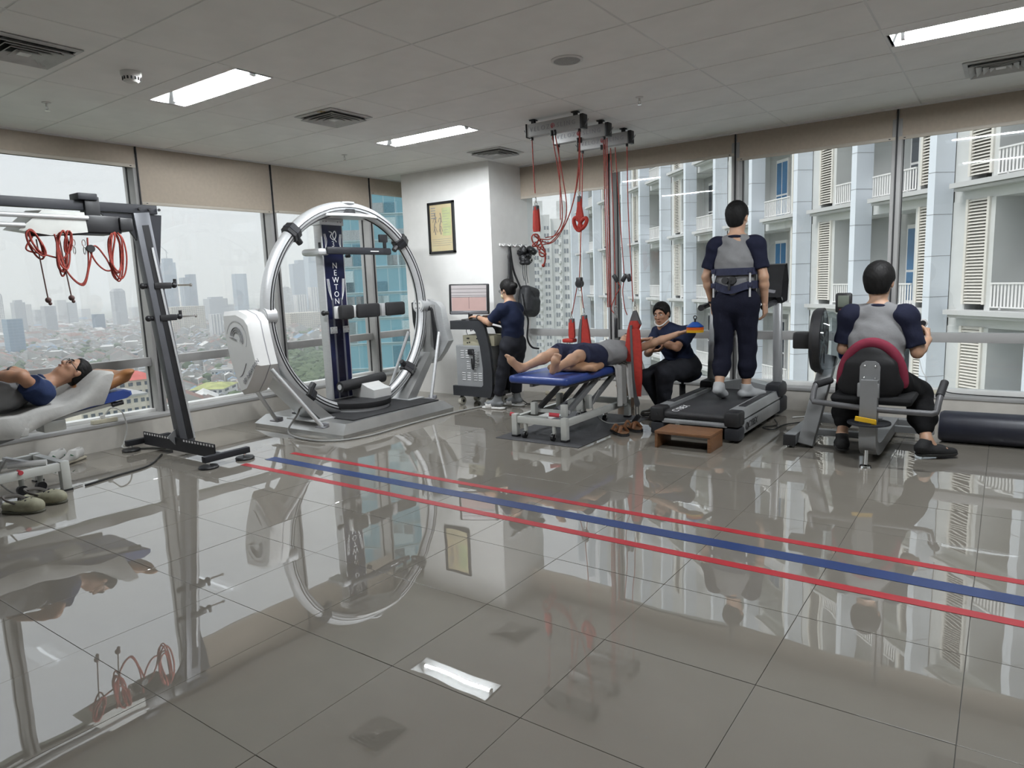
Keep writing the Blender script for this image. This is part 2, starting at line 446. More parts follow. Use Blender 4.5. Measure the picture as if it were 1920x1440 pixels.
# low curbs, sills, spandrel heads
tag(MB().box((-7.06, Y0, 0), (-6.70, 7.6, 0.215)).build('wall_left', M_curb, smooth=False), kind='structure')
tag(MB().box((-7.06, 7.26, 0), (X1, 7.6, 0.205)).build('wall_front', M_curb, smooth=False), kind='structure')
tag(MB().box((-7.06, Y0, 0.215), (-6.69, 7.27, 0.245), 0.004).build('trim_3', M_alu), kind='structure')
tag(MB().box((-6.70, 7.25, 0.205), (X1, 7.6, 0.235), 0.004).build('trim_4', M_alu), kind='structure')
tag(MB().box((-7.05, Y0, 2.72), (XL - 0.03, 7.6, HC + 0.3)).build('trim_5', M_alul), kind='structure')
tag(MB().box((-7.0, YR + 0.03, 2.72), (X1, 7.6, HC + 0.3)).build('trim_6', M_alul), kind='structure')

# window bays: frame, transom, two panes each
def window_bay(n, wall, a, b):
    """Bay on the left wall (along y) or the front wall (along x) between mullion centres a and b."""
    L = wall == 'left'
    def bx(mb, u0, u1, d0, d1, z0, z1, bev=0.0):     # d = depth, 0 = glass plane, + into the room
        return mb.box((XG + d0, u0, z0), (XG + d1, u1, z1), bev) if L else mb.box((u0, YG - d1, z0), (u1, YG - d0, z1), bev)
    c = (XG, (a + b) / 2, 0.24) if L else ((a + b) / 2, YG, 0.24)
    wn = thing(f'window_{n}', None, None, c, kind='structure')
    bx(MB(), a - 0.04, a + 0.04, -0.06, 0.135, 0.235, 2.72, 0.003).build('mullion', M_alu, wn)
    bx(MB(), a - 0.006, a + 0.006, 0.135, 0.150, 0.235, 2.80).build('blind_channel', M_gasket, wn)
    bx(MB(), a + 0.04, b - 0.04, -0.04, 0.075, 0.705, 0.79, 0.003).build('transom', M_alu, wn)
    bx(MB(), a + 0.04, b - 0.04, -0.04, 0.06, 0.235, 0.275, 0.003).build('bottom_rail', M_sill, wn)
    bx(MB(), a + 0.04, b - 0.04, -0.04, 0.06, 2.63, 2.72, 0.003).build('head_rail', M_alul, wn)
    bx(MB(), a + 0.04, b - 0.04, 0.045, 0.066, 2.615, 2.63).build('gasket', M_gasket, wn)
    for z0, z1 in ((0.275, 0.705), (0.79, 2.63)):
        bx(MB(), a + 0.04, b - 0.04, -0.006, 0.0, z0, z1).build('pane', M_pane, wn, smooth=False)
    for u in (a + 0.043, b - 0.043):
        bx(MB(), u - 0.003, u + 0.003, 0.0, 0.02, 0.275, 2.63).build('gasket', M_gasket, wn, smooth=False)
ML = [-3.94, -2.45, -0.96, 0.53, 2.02, 3.51, 5.00, 6.49, 7.50]
MR = [-6.80, -5.28, -3.795, -2.345, -0.886, 0.575, 2.035, 3.49, 4.6]
n = 0
for a, b in zip(ML[:-1], ML[1:]): n += 1; window_bay(n, 'left', a, b)
for a, b in zip(MR[:-1], MR[1:]): n += 1; window_bay(n, 'front', a, b)

# roller blinds
M_blindl = cloth_mat('beige_blind_fabric', (0.62, 0.54, 0.45), 0.3)
M_blindr = M_blindl
M_bbar = mat('beige_blind_bar', (0.52, 0.47, 0.40), 0.5, var=0.03)
def blind(wall, a, b, zb, label):
    L = wall == 'left'
    bl = thing('roller_blind', label, 'blind', (XL, (a + b) / 2, HC) if L else ((a + b) / 2, YR, HC), 'roller blinds under the ceiling')
    def bx(mb, u0, u1, d0, d1, z0, z1, bev=0.0):
        return mb.box((XL - d1, u0, z0), (XL - d0, u1, z1), bev) if L else mb.box((u0, YR + d0, z0), (u1, YR + d1, z1), bev)
    bx(MB(), a + 0.012, b - 0.012, -0.001, 0.002, zb + 0.03, HC - 0.012).build('fabric', M_blindl, bl, smooth=False)
    bx(MB(), a + 0.012, b - 0.012, -0.006, 0.007, zb, zb + 0.032, 0.004).build('bottom_bar', M_bbar, bl)
    for u in (a + 0.06, b - 0.06):
        bx(MB(), u - 0.008, u + 0.008, -0.009, 0.0, zb + 0.012, zb + 0.018).build('screw', M_gasket, bl)
LB = {2: (2.605, 'far left beige roller blind rolled up short above the lying man'), 3: (2.605, 'beige roller blind on the left wall rolled up high above the gantry beam'),
      4: (2.605, 'beige roller blind at left edge rolled up high above clear glass'),
      5: (2.265, 'beige roller blind pulled down low left of the ring machine, wider strip'), 6: (2.275, 'beige roller blind pulled down behind the top of the silver ring'),
      7: (2.60, 'narrow beige roller blind beside the white column above the blue tower')}
LB[4] = (2.605, 'beige roller blind rolled up high at the left edge above the gantry beam')
for k, (zb, lab) in LB.items():
    if k in (2, 3): continue
    blind('left', ML[k], ML[k + 1], zb, lab)
RB = {1: (2.42, 'beige roller blind pulled down low between white column and red ropes'), 2: (2.59, 'beige roller blind rolled up highest, behind the hanging red ropes'),
      3: (2.535, 'beige roller blind above the standing man'), 4: (2.535, 'beige roller blind at right edge above the white balcony railings')}
for k, (zb, lab) in RB.items(): blind('front', MR[k], MR[k + 1], zb, lab)

# ------------------------------------------------------------------ ceiling fixtures
M_troffer = mat('white_reflector', (0.86, 0.88, 0.88), 0.35, var=0.02)
M_tube = mat('lit_fluorescent_tube', (0.9, 0.95, 1.0), 0.5, emit=((0.93, 0.97, 1.0), TUBE_STRENGTH))
LAB = {(-3, -2): 'lit recessed ceiling light beside the round smoke detector', (-3, 2): 'lit recessed ceiling light nearest the white column', (1, 2): 'lit recessed ceiling light at the top right corner'}
for (i, j, _) in LIGHTS:
    x = CX + i * CDX; y = CY + j * CDY; x0, x1 = x + 0.03, x + CDX - 0.03; yc = y + 0.285; y0, y1 = yc - 0.135, yc + 0.135
    L = thing('ceiling_light', LAB.get((i, j), {(1, -2): 'recessed ceiling light just above the frame at right', (-3, -6): 'recessed ceiling light behind the camera at left', (1, -6): 'recessed ceiling light behind the camera at right'}.get((i, j))), 'light', (x + CDX / 2, yc, HC), 'recessed fluorescent ceiling lights')
    t = MB()   # open trough
    d = 0.11; b = 0.04
    P = [(x0, y0, HC), (x1, y0, HC), (x1, y1, HC), (x0, y1, HC), (x0 + b, y0 + b, HC + d), (x1 - b, y0 + b, HC + d), (x1 - b, y1 - b, HC + d), (x0 + b, y1 - b, HC + d)]
    t.raw(P, [(0, 1, 5, 4), (1, 2, 6, 5), (2, 3, 7, 6), (3, 0, 4, 7), (4, 5, 6, 7)]).build('reflector', M_troffer, L, smooth=False)
    MB().box((x, y, HC), (x + CDX, y0, HC + 0.01)).build('side_panel', M_tilec, L, smooth=False)
    MB().box((x, y1, HC), (x + CDX, y + CDY, HC + 0.01)).build('side_panel', M_tilec, L, smooth=False)
    MB().cyl((x0 + 0.07, yc + 0.03, HC + 0.018), (x1 - 0.07, yc + 0.03, HC + 0.018), 0.014, n=12).build('tube', M_tube, L)
    for xx in (x0 + 0.055, x1 - 0.055): MB().box((xx - 0.012, yc + 0.01, HC + 0.002), (xx + 0.012, yc + 0.05, HC + 0.105), 0.003).build('lamp_holder', M_tbar, L)
M_vent = mat('grey_diffuser_metal', (0.60, 0.60, 0.59), 0.5, var=0.08)
M_ventd = mat('dark_duct', (0.012, 0.012, 0.013), 0.8)
VL = {(-3, -4): 'square louvred air vent at the left edge of the ceiling with tape', (-3, 0): 'square louvred air vent between the two left ceiling lights',
      (-3, 4): 'square louvred air vent above the column corner', (1, 4): 'square louvred air vent at right edge above the window'}
for (i, j) in VENTS:
    xc = CX + (i + 0.5) * CDX + (0.0 if i < 0 else 0.02); yc = CY + (j + 0.5) * CDY; R = 0.225
    v = thing('air_vent', VL[(i, j)], 'air vent', (xc, yc, HC), 'louvred ceiling air vents')
    MB().box((xc - R + 0.02, yc - R + 0.02, HC - 0.002), (xc + R - 0.02, yc + R - 0.02, HC + 0.02)).build('duct', M_ventd, v)
    def sqring(r0, r1, z0, z1):
        a = [(xc - r0, yc - r0, z0), (xc + r0, yc - r0, z0), (xc + r0, yc + r0, z0), (xc - r0, yc + r0, z0)]
        b = [(xc - r1, yc - r1, z1), (xc + r1, yc - r1, z1), (xc + r1, yc + r1, z1), (xc - r1, yc + r1, z1)]
        a2 = [(p[0], p[1], p[2] - 0.004) for p in a]; b2 = [(p[0], p[1], p[2] - 0.004) for p in b]
        return MB().raw(a + b + b2 + a2, [(k, (k + 1) % 4, 4 + (k + 1) % 4, 4 + k) for k in range(4)] + [(4 + k, 4 + (k + 1) % 4, 8 + (k + 1) % 4, 8 + k) for k in range(4)] +
                        [(8 + k, 8 + (k + 1) % 4, 12 + (k + 1) % 4, 12 + k) for k in range(4)] + [(12 + k, 12 + (k + 1) % 4, (k + 1) % 4, k) for k in range(4)])
    sqring(R, R - 0.03, HC - 0.004, HC - 0.010).build('rim', M_vent, v, smooth=False)
    for q in range(4):
        r0 = R - 0.035 - q * 0.042
        sqring(r0, r0 - 0.034, HC - 0.030, HC - 0.005).build('louvre', M_vent, v, smooth=False)
    MB().box((xc - 0.03, yc - 0.03, HC - 0.03), (xc + 0.03, yc + 0.03, HC - 0.024)).build('centre_plate', M_tbar, v)
    if i < 0 and j < 4:
        for a_, l_ in ((0.5, 0.035), (-0.7, 0.025)): MB().bar((xc + 0.10 - l_ * math.cos(a_), yc - R + 0.01 - l_ * math.sin(a_), HC - 0.013), (xc + 0.10 + l_ * math.cos(a_), yc - R + 0.01 + l_ * math.sin(a_), HC - 0.013), 0.014, 0.002).build('tape_strip', mat('old_tape', (0.45, 0.33, 0.14), 0.5), v)
M_plastic = mat('white_plastic', (0.72, 0.71, 0.69), 0.45, var=0.03)
sd = thing('smoke_detector', 'round white smoke detector on the ceiling left of a lit light', 'smoke detector', (-4.646, 2.416, HC))
MB().lathe([(0.0, 0), (0.062, 0), (0.062, -0.022), (0.055, -0.03), (0.0, -0.03)], (-4.646, 2.416, HC), n=28).build('base', M_plastic, sd)
MB().lathe([(0.052, -0.028), (0.048, -0.052), (0.036, -0.064), (0.0, -0.068)], (-4.646, 2.416, HC), n=28).build('sensor_dome', M_plastic, sd)
for k in range(14):
    a = 2 * math.pi * k / 14; p = (-4.646 + 0.05 * math.cos(a), 2.416 + 0.05 * math.sin(a))
    MB().box((p[0] - 0.004, p[1] - 0.004, HC - 0.052), (p[0] + 0.004, p[1] + 0.004, HC - 0.034)).build('slot', M_gasket, sd)
M_chrome = mat('chrome', (0.75, 0.75, 0.76), 0.15, 1.0, var=0.02)
for x, y, lab in ((-5.774, 2.363, 'small sprinkler head on the ceiling at far left'), (-5.869, 5.251, 'small sprinkler head on the ceiling above the ring machine'), (-2.47, 5.322, 'small sprinkler head on the ceiling right of the round speaker')):
    s = thing('sprinkler_head', lab, 'sprinkler', (x, y, HC), 'ceiling sprinklers')
    MB().lathe([(0.0, 0), (0.032, 0), (0.028, -0.006), (0.008, -0.008), (0.008, -0.03), (0.0, -0.03)], (x, y, HC), n=16).build('rosette', M_plastic, s)
    MB().tube([(x - 0.009, y, HC - 0.028), (x - 0.012, y, HC - 0.042), (x, y, HC - 0.056), (x + 0.012, y, HC - 0.042), (x + 0.009, y, HC - 0.028)], 0.003, 6).build('yoke', M_chrome, s)
    MB().lathe([(0.0, -0.056), (0.017, -0.056), (0.017, -0.059), (0.0, -0.059)], (x, y, HC), n=12).build('deflector', M_chrome, s)
sp = thing('ceiling_speaker', 'round recessed speaker in the ceiling above the rope bars', 'speaker', (-2.42, 4.117, HC))
MB().lathe([(0.0, 0.0), (0.105, 0), (0.105, -0.006), (0.088, -0.010), (0.086, -0.004), (0, -0.004)], (-2.42, 4.117, HC), n=40).build('rim', M_plastic, sp)
MB().lathe([(0.086, -0.004), (0.06, -0.009), (0.0, -0.011)], (-2.42, 4.117, HC), n=40).build('grille', mat('speaker_grille', (0.36, 0.36, 0.35), 0.7, var=0.25, vscale=300), sp)

# tape on the floor
M_red = mat('red_tape', (0.40, 0.022, 0.032), 0.35, var=0.06); M_blue = mat('blue_tape', (0.018, 0.042, 0.15), 0.35, var=0.06)
for y0, y1, xe, m, lab in ((3.60, 3.655, -4.98, M_red, 'red tape stripe on the floor, the one farther from the camera'), (3.365, 3.465, -5.0, M_blue, 'wide blue tape stripe on the floor between two red stripes'), (3.155, 3.215, -5.03, M_red, 'red tape stripe on the floor, the one nearer the camera')):
    tag(MB().box((xe, y0, 0.0002), (3.2, y1, 0.0014)).build('floor_tape', m, smooth=False), lab, 'tape')
# ------------------------------------------------------------------ white apartment block opposite the front windows
FO = Vector((-1.663, 21.207, 0)); FD_ = Vector((-0.705, 0.709, 0)).normalized(); FN = Vector((-FD_.y, FD_.x, 0))
if FN.dot(-FO) < 0: FN = -FN
def fp(t, n, z): p = FO + FD_ * t + FN * n; return (p.x, p.y, z)
MF = Matrix(((FD_.x, FN.x, 0, FO.x), (FD_.y, FN.y, 0, FO.y), (0, 0, 1, 0), (0, 0, 0, 1)))   # local t, n, z
def fbox(t0, t1, n0, n1, z0, z1, mb=None): return (mb or MB()).box((t0, n0, z0), (t1, n1, z1), 0, MF)
M_fin = mat('white_cladding', (0.81, 0.86, 0.93), 0.4, var=0.03, vscale=0.6)
M_wallo = mat('pale_facade_paint', (0.70, 0.71, 0.70), 0.7, var=0.06, vscale=0.8)
M_back = mat('grey_recess_paint', (0.50, 0.51, 0.51), 0.8, var=0.08, vscale=0.7)
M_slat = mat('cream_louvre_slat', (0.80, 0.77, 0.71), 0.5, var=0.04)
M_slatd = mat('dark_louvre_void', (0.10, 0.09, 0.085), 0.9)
M_rail = mat('white_railing', (0.85, 0.84, 0.83), 0.5, var=0.02)
M_ledge = mat('grey_ledge', (0.62, 0.62, 0.62), 0.6, var=0.05, vscale=1.0)
M_bwin = mat('blue_window_glass', (0.05, 0.17, 0.34), 0.08, var=0.3, vscale=0.6)
M_dwin = mat('dark_window_glass', (0.05, 0.06, 0.075), 0.08, var=0.4, vscale=0.5)
M_joint = mat('cladding_joint', (0.30, 0.31, 0.33), 0.8)
ab = thing('apartment_block', 'white apartment block with louvred panels and balconies beyond the right windows', 'building', fp(17, -4, -20))
PT, FH, Z0 = 3.12, 3.17, 0.26
Tn = -4; Tf = 12
fbox(Tn * PT - 2, Tf * PT + 0.3, -9, -1.78, -30, 22).build('core', M_back, ab, smooth=False)
for k in range(Tn, Tf + 1):
    t = k * PT
    fbox(t, t + 0.24, -0.56, 0, -30, 22).build('fin', M_fin, ab, smooth=False)
    if k <= 8:
        for q in range(-5, 9):
            z = Z0 + q * FH / 3 * 1.0 + 0.35
            fbox(t - 0.004, t + 0.244, -0.55, 0.004, z - 0.007, z + 0.007).build('joint', M_joint, ab, smooth=False)
louv_me = {}
rnd = random.Random(3)
def louver(t0, t1, z0, z1):
    key = (round(t1 - t0, 3), round(z1 - z0, 3))
    org = fp(t0, -0.55, z0)
    if key not in louv_me:
        mb = MB(); W, H = t1 - t0, z1 - z0
        R3 = Matrix(((FD_.x, FN.x, 0, 0), (FD_.y, FN.y, 0, 0), (0, 0, 1, 0), (0, 0, 0, 1)))
        nsl = int(H / 0.078)
        for i in range(nsl):
            z = (i + 0.5) * H / nsl
            mb.raw([R3 @ Vector(p) for p in ((0.03, 0.035, z - 0.028), (W - 0.03, 0.035, z - 0.028), (W - 0.03, -0.03, z + 0.024), (0.03, -0.03, z + 0.024),
                                           (0.03, 0.035, z - 0.016), (W - 0.03, 0.035, z - 0.016), (W - 0.03, -0.03, z + 0.034), (0.03, -0.03, z + 0.034))],
                   [(0, 1, 2, 3), (4, 5, 6, 7), (0, 1, 5, 4), (2, 3, 7, 6)])
        me = bpy.data.meshes.new('slats'); mb.bm.to_mesh(me); mb.bm.free(); me.materials.append(M_slat); louv_me[key] = me
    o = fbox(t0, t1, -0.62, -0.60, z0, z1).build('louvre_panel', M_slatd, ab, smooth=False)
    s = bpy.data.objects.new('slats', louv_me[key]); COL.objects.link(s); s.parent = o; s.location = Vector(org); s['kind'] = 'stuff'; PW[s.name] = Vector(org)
    for a, b in ((t0 - 0.04, t0 + 0.03), (t1 - 0.03, t1 + 0.04)): fbox(a, b, -0.62, -0.50, z0, z1).build('louvre_frame', M_slat, o, smooth=False)
def railing(t0, t1, zb):
    o = fbox(t0, t1, -0.56, -0.51, zb + 0.60, zb + 0.64).build('railing', M_rail, ab, smooth=False)
    fbox(t0, t1, -0.56, -0.52, zb + 0.03, zb + 0.06).build('bottom_bar', M_rail, o, smooth=False)
    mb = MB(); n = max(3, int((t1 - t0) / 0.10))
    for i in range(n + 1):
        t = t0 + 0.02 + (t1 - t0 - 0.04) * i / n; fbox(t - 0.026, t + 0.026, -0.545, -0.535, zb + 0.05, zb + 0.61, mb)
    tag(mb.build('pickets', M_rail, o, smooth=False), kind='stuff')
    for t in (t0 + 0.3, t1 - 0.3): fbox(t - 0.03, t + 0.03, -0.56, -0.52, zb - 0.02, zb + 0.05).build('foot', M_ledge, o, smooth=False)
for k in range(Tn, Tf):
    a, b = k * PT + 0.24, (k + 1) * PT
    near_fin_type = 'P' if (k + 1) % 2 == 0 else 'Q'
    for q in range(-3, 5):
        z = Z0 + q * FH; zt = z + FH
        if k > 6 and q < -2: continue
        # ledge with a drip moulding, spandrel band
        le = fbox(a, b - 0.25, -0.75, -0.20, z - 0.10, z + 0.02).build('ledge', M_ledge, ab, smooth=False)
        fbox(a, b - 0.30, -0.75, -0.30, z - 0.18, z - 0.11).build('moulding', M_ledge, le, smooth=False)
        fbox(a, b, -1.9, -0.60, z - 0.42, z - 0.02).build('spandrel', M_wallo, ab, smooth=False)
        if near_fin_type == 'P':
            segs = dict(wall=(b - 0.52, b), louv=(b - 1.15, b - 0.52), post=(b - 1.32, b - 1.15), bal=(a, b - 1.32))
        else:
            segs = dict(wall=(a, a + 0.16), louv=(a + 0.22, a + 0.88), post=(a + 0.92, a + 1.06), bal=(a + 1.06, b))
        fbox(*segs['wall'], -1.0, -0.58, z - 0.02, zt - 0.42).build('wall', M_wallo, ab, smooth=False)
        fbox(*segs['post'], -1.78, -0.56, z - 0.02, zt - 0.42).build('post', M_wallo, ab, smooth=False)
        louver(*segs['louv'], z + 0.16, zt - 0.40)
        b0, b1 = segs['bal']
        railing(b0 + 0.02, b1 - 0.02, z + 0.06)
        if (k * 7 + q * 3) % 3 != 1:
            wt = b0 + (0.08 if near_fin_type == 'P' else b1 - b0 - 0.95); ww = 0.85
            wi = fbox(wt, wt + ww, -1.80, -1.70, z + 0.05, zt - 0.75).build('window', M_rail, ab, smooth=False)
            pm = M_bwin if rnd.random() < 0.55 else M_dwin
            for (u0, u1, v0, v1) in ((0.05, 0.40, 0.10, 0.95), (0.46, 0.80, 0.10, 0.95), (0.05, 0.40, 1.02, 2.25), (0.46, 0.80, 1.02, 2.25)):
                fbox(wt + u0, wt + u1, -1.72, -1.69, z + v0 + 0.05, z + min(v1, FH - 0.85) + 0.05).build('pane', pm, wi, smooth=False)
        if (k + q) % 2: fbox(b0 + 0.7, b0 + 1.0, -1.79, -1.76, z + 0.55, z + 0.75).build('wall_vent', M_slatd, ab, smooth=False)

# ------------------------------------------------------------------ far towers and city
GZ = -74.0
CAMZ = 1.391
FWD = Vector((-0.577317, 0.803503, 0)).normalized(); RGT = Vector((0.803503 / 0.9894, 0.577317 / 0.9894, 0)).normalized()
def bearing(px): a = math.atan((px - 960) / 1294.35); return (FWD * math.cos(a) + RGT * math.sin(a)), math.cos(a)
def hor(px): return 494.97 + (1892.2 - px) * 0.03746
def tower_at(px0, px1, ytop, dist):
    """Centre, width and top height of a tower seen between two columns of the picture at a distance."""
    d, ca = bearing((px0 + px1) / 2); w = (px1 - px0) / 1294.35 * dist * ca
    return Vector((d.x, d.y, 0)) * dist, d, w, CAMZ + (hor((px0 + px1) / 2) - ytop) / 1294.35 * dist * ca
def win_mat(name, wall, glass, fh=3.4, bw=3.0, fillx=0.6, fillz=0.55, rough=0.3, metal=0.0):
    """Facade too far to tell its windows apart: a brick grid of glass and wall in object space."""
    if name in MATS: return MATS[name]
    m = bpy.data.materials.new(name); m.use_nodes = True; t = m.node_tree; b = t.nodes['Principled BSDF']
    tcn = t.nodes.new('ShaderNodeTexCoord'); sx = t.nodes.new('ShaderNodeSeparateXYZ'); t.links.new(tcn.outputs['Object'], sx.inputs[0])
    ad = t.nodes.new('ShaderNodeMath'); ad.operation = 'ADD'; t.links.new(sx.outputs[0], ad.inputs[0]); t.links.new(sx.outputs[1], ad.inputs[1])
    def band(src, period, fill):
        d = t.nodes.new('ShaderNodeMath'); d.operation = 'DIVIDE'; d.inputs[1].default_value = period; t.links.new(src, d.inputs[0])
        f = t.nodes.new('ShaderNodeMath'); f.operation = 'FRACT'; t.links.new(d.outputs[0], f.inputs[0])
        l = t.nodes.new('ShaderNodeMath'); l.operation = 'LESS_THAN'; l.inputs[1].default_value = fill; t.links.new(f.outputs[0], l.inputs[0]); return l.outputs[0]
    mu = t.nodes.new('ShaderNodeMath'); mu.operation = 'MULTIPLY'; t.links.new(band(ad.outputs[0], bw, fillx), mu.inputs[0]); t.links.new(band(sx.outputs[2], fh, fillz), mu.inputs[1])
    n = t.nodes.new('ShaderNodeTexNoise'); n.inputs['Scale'].default_value = 0.05; t.links.new(tcn.outputs['Object'], n.inputs['Vector'])
    c1 = t.nodes.new('ShaderNodeValToRGB'); c1.color_ramp.elements[0].color = tuple(x * 0.8 for x in glass) + (1,); c1.color_ramp.elements[1].color = tuple(min(1, x * 1.3) for x in glass) + (1,); t.links.new(n.outputs['Fac'], c1.inputs[0])
    mx = t.nodes.new('ShaderNodeMix'); mx.data_type = 'RGBA'; t.links.new(mu.outputs[0], mx.inputs[0]); mx.inputs[6].default_value = tuple(wall) + (1,); t.links.new(c1.outputs[0], mx.inputs[7])
    t.links.new(mx.outputs[2], b.inputs['Base Color']); b.inputs['Roughness'].default_value = rough; b.inputs['Metallic'].default_value = metal
    MATS[name] = m
    return m
W_white = win_mat('white_tower_facade', (0.75, 0.74, 0.72), (0.25, 0.28, 0.32))
W_glass = win_mat('blue_glass_tower_facade', (0.22, 0.30, 0.40), (0.13, 0.22, 0.33), 4, 6, 0.9, 0.8, 0.12)
W_grey = win_mat('grey_tower_facade', (0.45, 0.46, 0.48), (0.2, 0.23, 0.28))
W_beige = win_mat('beige_block_facade', (0.62, 0.57, 0.47), (0.30, 0.28, 0.25), 3.6, 4)
W_rib = win_mat('ribbed_white_facade', (0.78, 0.77, 0.75), (0.35, 0.37, 0.40), 400, 5, 0.45, 1.0)
W_navy = win_mat('dark_blue_tower_facade', (0.10, 0.16, 0.24), (0.06, 0.11, 0.19), 4, 5, 0.9, 0.85, 0.12)
M_roofg = mat('grey_flat_roof', (0.42, 0.42, 0.42), 0.9)
def tower(px0, px1, ytop, dist, m, lab, crown=None, depth=None, name='tower', rot=0.35, group='towers on the skyline'):
    c, d, w_, zt = tower_at(px0, px1, ytop, dist); w2 = w_ / (math.cos(rot) + abs(math.sin(rot)) * 0.9) ; dp = depth or w2 * 0.9
    x = Vector((-d.y, d.x, 0)); x = Matrix.Rotation(rot, 3, 'Z') @ x; y = Vector((-x.y, x.x, 0))
    R = Matrix(((x.x, y.x, 0, 0), (x.y, y.y, 0, 0), (0, 0, 1, 0), (0, 0, 0, 1)))
    base = Vector((c.x, c.y, GZ)); H = zt - GZ
    T = thing(name, lab, 'building', base, group)
    hs = H if crown is None else H * 0.93
    o = MB().box((-w2 / 2, -dp / 2, 0), (w2 / 2, dp / 2, hs)).build('shaft', m, T, smooth=False); o.location = (0, 0, 0); o.rotation_euler = (0, 0, math.atan2(x.y, x.x))
    def add(mb, nm, mm):
        k = mb.build(nm, mm, T, smooth=False); k.location = (0, 0, 0); k.rotation_euler = (0, 0, math.atan2(x.y, x.x)); return k
    if crown == 'step': add(MB().box((-w2 * 0.32, -dp * 0.32, hs), (w2 * 0.32, dp * 0.32, H)), 'crown', m)
    elif crown == 'dome': add(MB().lathe([(w2 * 0.42, hs), (w2 * 0.40, hs + (H - hs) * 0.5), (w2 * 0.2, H - 2), (0.5, H), (0.4, H + (H - hs) * 0.6)], n=14), 'dome', M_roofg)
    elif crown == 'half': add(MB().box((-w2 * 0.5, -dp * 0.5, hs), (0, dp * 0.5, H)), 'crown', m)
    elif crown == 'crane':
        add(MB().box((-w2 * 0.35, -dp * 0.35, hs), (w2 * 0.35, dp * 0.35, H)), 'crown', m)
        add(MB().bar((0, 0, H), (0, 0, H + 28), 2.0).bar((-6, 0, H + 16), (16, 0, H + 40), 1.6), 'crane', M_roofg)
    elif crown == 'taper': add(MB().raw([(-w2 / 2, -dp / 2, hs), (w2 / 2, -dp / 2, hs), (w2 / 2, dp / 2, hs), (-w2 / 2, dp / 2, hs), (-w2 * .3, -dp * .3, H), (w2 * .3, -dp * .3, H), (w2 * .3, dp * .3, H), (-w2 * .3, dp * .3, H)],
            [(0, 1, 5, 4), (1, 2, 6, 5), (2, 3, 7, 6), (3, 0, 4, 7), (4, 5, 6, 7)]), 'crown', m)
    return T
TW = [(2, 20, 548, 1700, W_white, 'taper', 'pale tower with a pointed top at the far left of the skyline'), (18, 50, 597, 1150, W_glass, None, 'low blue glass block in front of the far left skyline'),
      (37, 60, 562, 1900, W_grey, 'step', 'grey stepped tower near the left end of the skyline'), (58, 72, 570, 2100, W_white, None, 'narrow pale tower beside a grey stepped one'),
      (92, 116, 573, 1800, W_grey, None, 'plain grey tower left of the two white slabs'), (118, 137, 562, 2300, W_white, None, 'white slab tower, left one of a pair'),
      (138, 156, 566, 2300, W_grey, None, 'grey slab tower, right one of a pair'), (184, 205, 588, 1700, W_navy, None, 'low dark block on the skyline before the lone tower'),
      (223, 248, 541, 1900, W_grey, 'taper', 'lone tapering tower left of the window mullion'), (296, 314, 489, 2700, W_glass, 'crane', 'unfinished glass tower with crane behind the gantry post'),
      (320, 347, 486, 2500, W_glass, 'crane', 'tall blue tower under construction with a crane'), (353, 382, 515, 2400, W_navy, 'half', 'dark blue tower with a stepped top right of the gantry'),
      (394, 436, 556, 2000, W_grey, 'step', 'wide grey block behind the white machine cover'), (450, 476, 514, 2600, W_glass, None, 'slanting pale glass tower left of the silver ring'),
      (316, 390, 574, 1500, W_beige, None, 'long low beige block at the foot of the towers'), (400, 424, 588, 1250, W_rib, None, 'white ribbed block beside the white machine cover'),
      (535, 558, 536, 1900, W_white, 'dome', 'white tower with a small dome inside the ring'), (557, 584, 489, 2500, W_navy, 'half', 'dark slab tower inside the silver ring, left one'),
      (585, 618, 478, 2600, W_glass, None, 'pale blue tower half hidden by the navy column'), (560, 584, 552, 1500, W_rib, None, 'white ribbed slab before the dark towers'),
      (588, 606, 538, 1500, W_rib, None, 'white ribbed slab next to the navy column'), (430, 448, 570, 2300, W_grey, None, 'small grey block left of the slanting glass tower'),
      (536, 606, 585, 1350, W_beige, None, 'long beige apartment row inside the ring'), (254, 275, 575, 2400, W_white, None, 'small white block beside the first mullion'),
      (75, 92, 580, 2400, W_grey, None, 'faint grey block on the left skyline'), (160, 180, 578, 2600, W_white, None, 'faint white block on the left skyline')]
for a in TW: tower(a[0], a[1], a[2], a[3], a[4], a[6], a[5])
# blue glass tower close by, beside the column
bt = thing('glass_tower', 'tall teal blue glass tower beside the white column', 'building', (-52, 46, GZ))
W_teal = win_mat('teal_curtain_wall', (0.36, 0.52, 0.57), (0.20, 0.40, 0.48), 3.4, 1.5, 0.93, 0.9, 0.12)
d1, _ = bearing(634); c1 = Vector((d1.x, d1.y, 0)) * 96
ux = Vector((0.80, 0.60, 0)).normalized(); uy = Vector((-ux.y, ux.x, 0)); bt.location = (c1.x, c1.y, GZ); PW[bt.name] = Vector((c1.x, c1.y, GZ))
def tbox(x0, x1, y0, y1, z0, z1, nm, mm, par):
    o = MB().box((x0, y0, z0), (x1, y1, z1)).build(nm, mm, par, smooth=False); o.location = (0, 0, 0); 
    o.rotation_euler = (0, 0, math.atan2(ux.y, ux.x)) if par is bt else (0, 0, 0); return o
body = tbox(0, 21, 0, 24, 0, 130, 'curtain_wall', W_teal, bt)
M_tealp = [mat('teal_panel_light', (0.48, 0.62, 0.66), 0.1, var=0.1), mat('teal_panel_dark', (0.10, 0.24, 0.31), 0.08, var=0.2), mat('teal_panel_grey', (0.38, 0.42, 0.44), 0.15, var=0.15)]
rnd = random.Random(5)
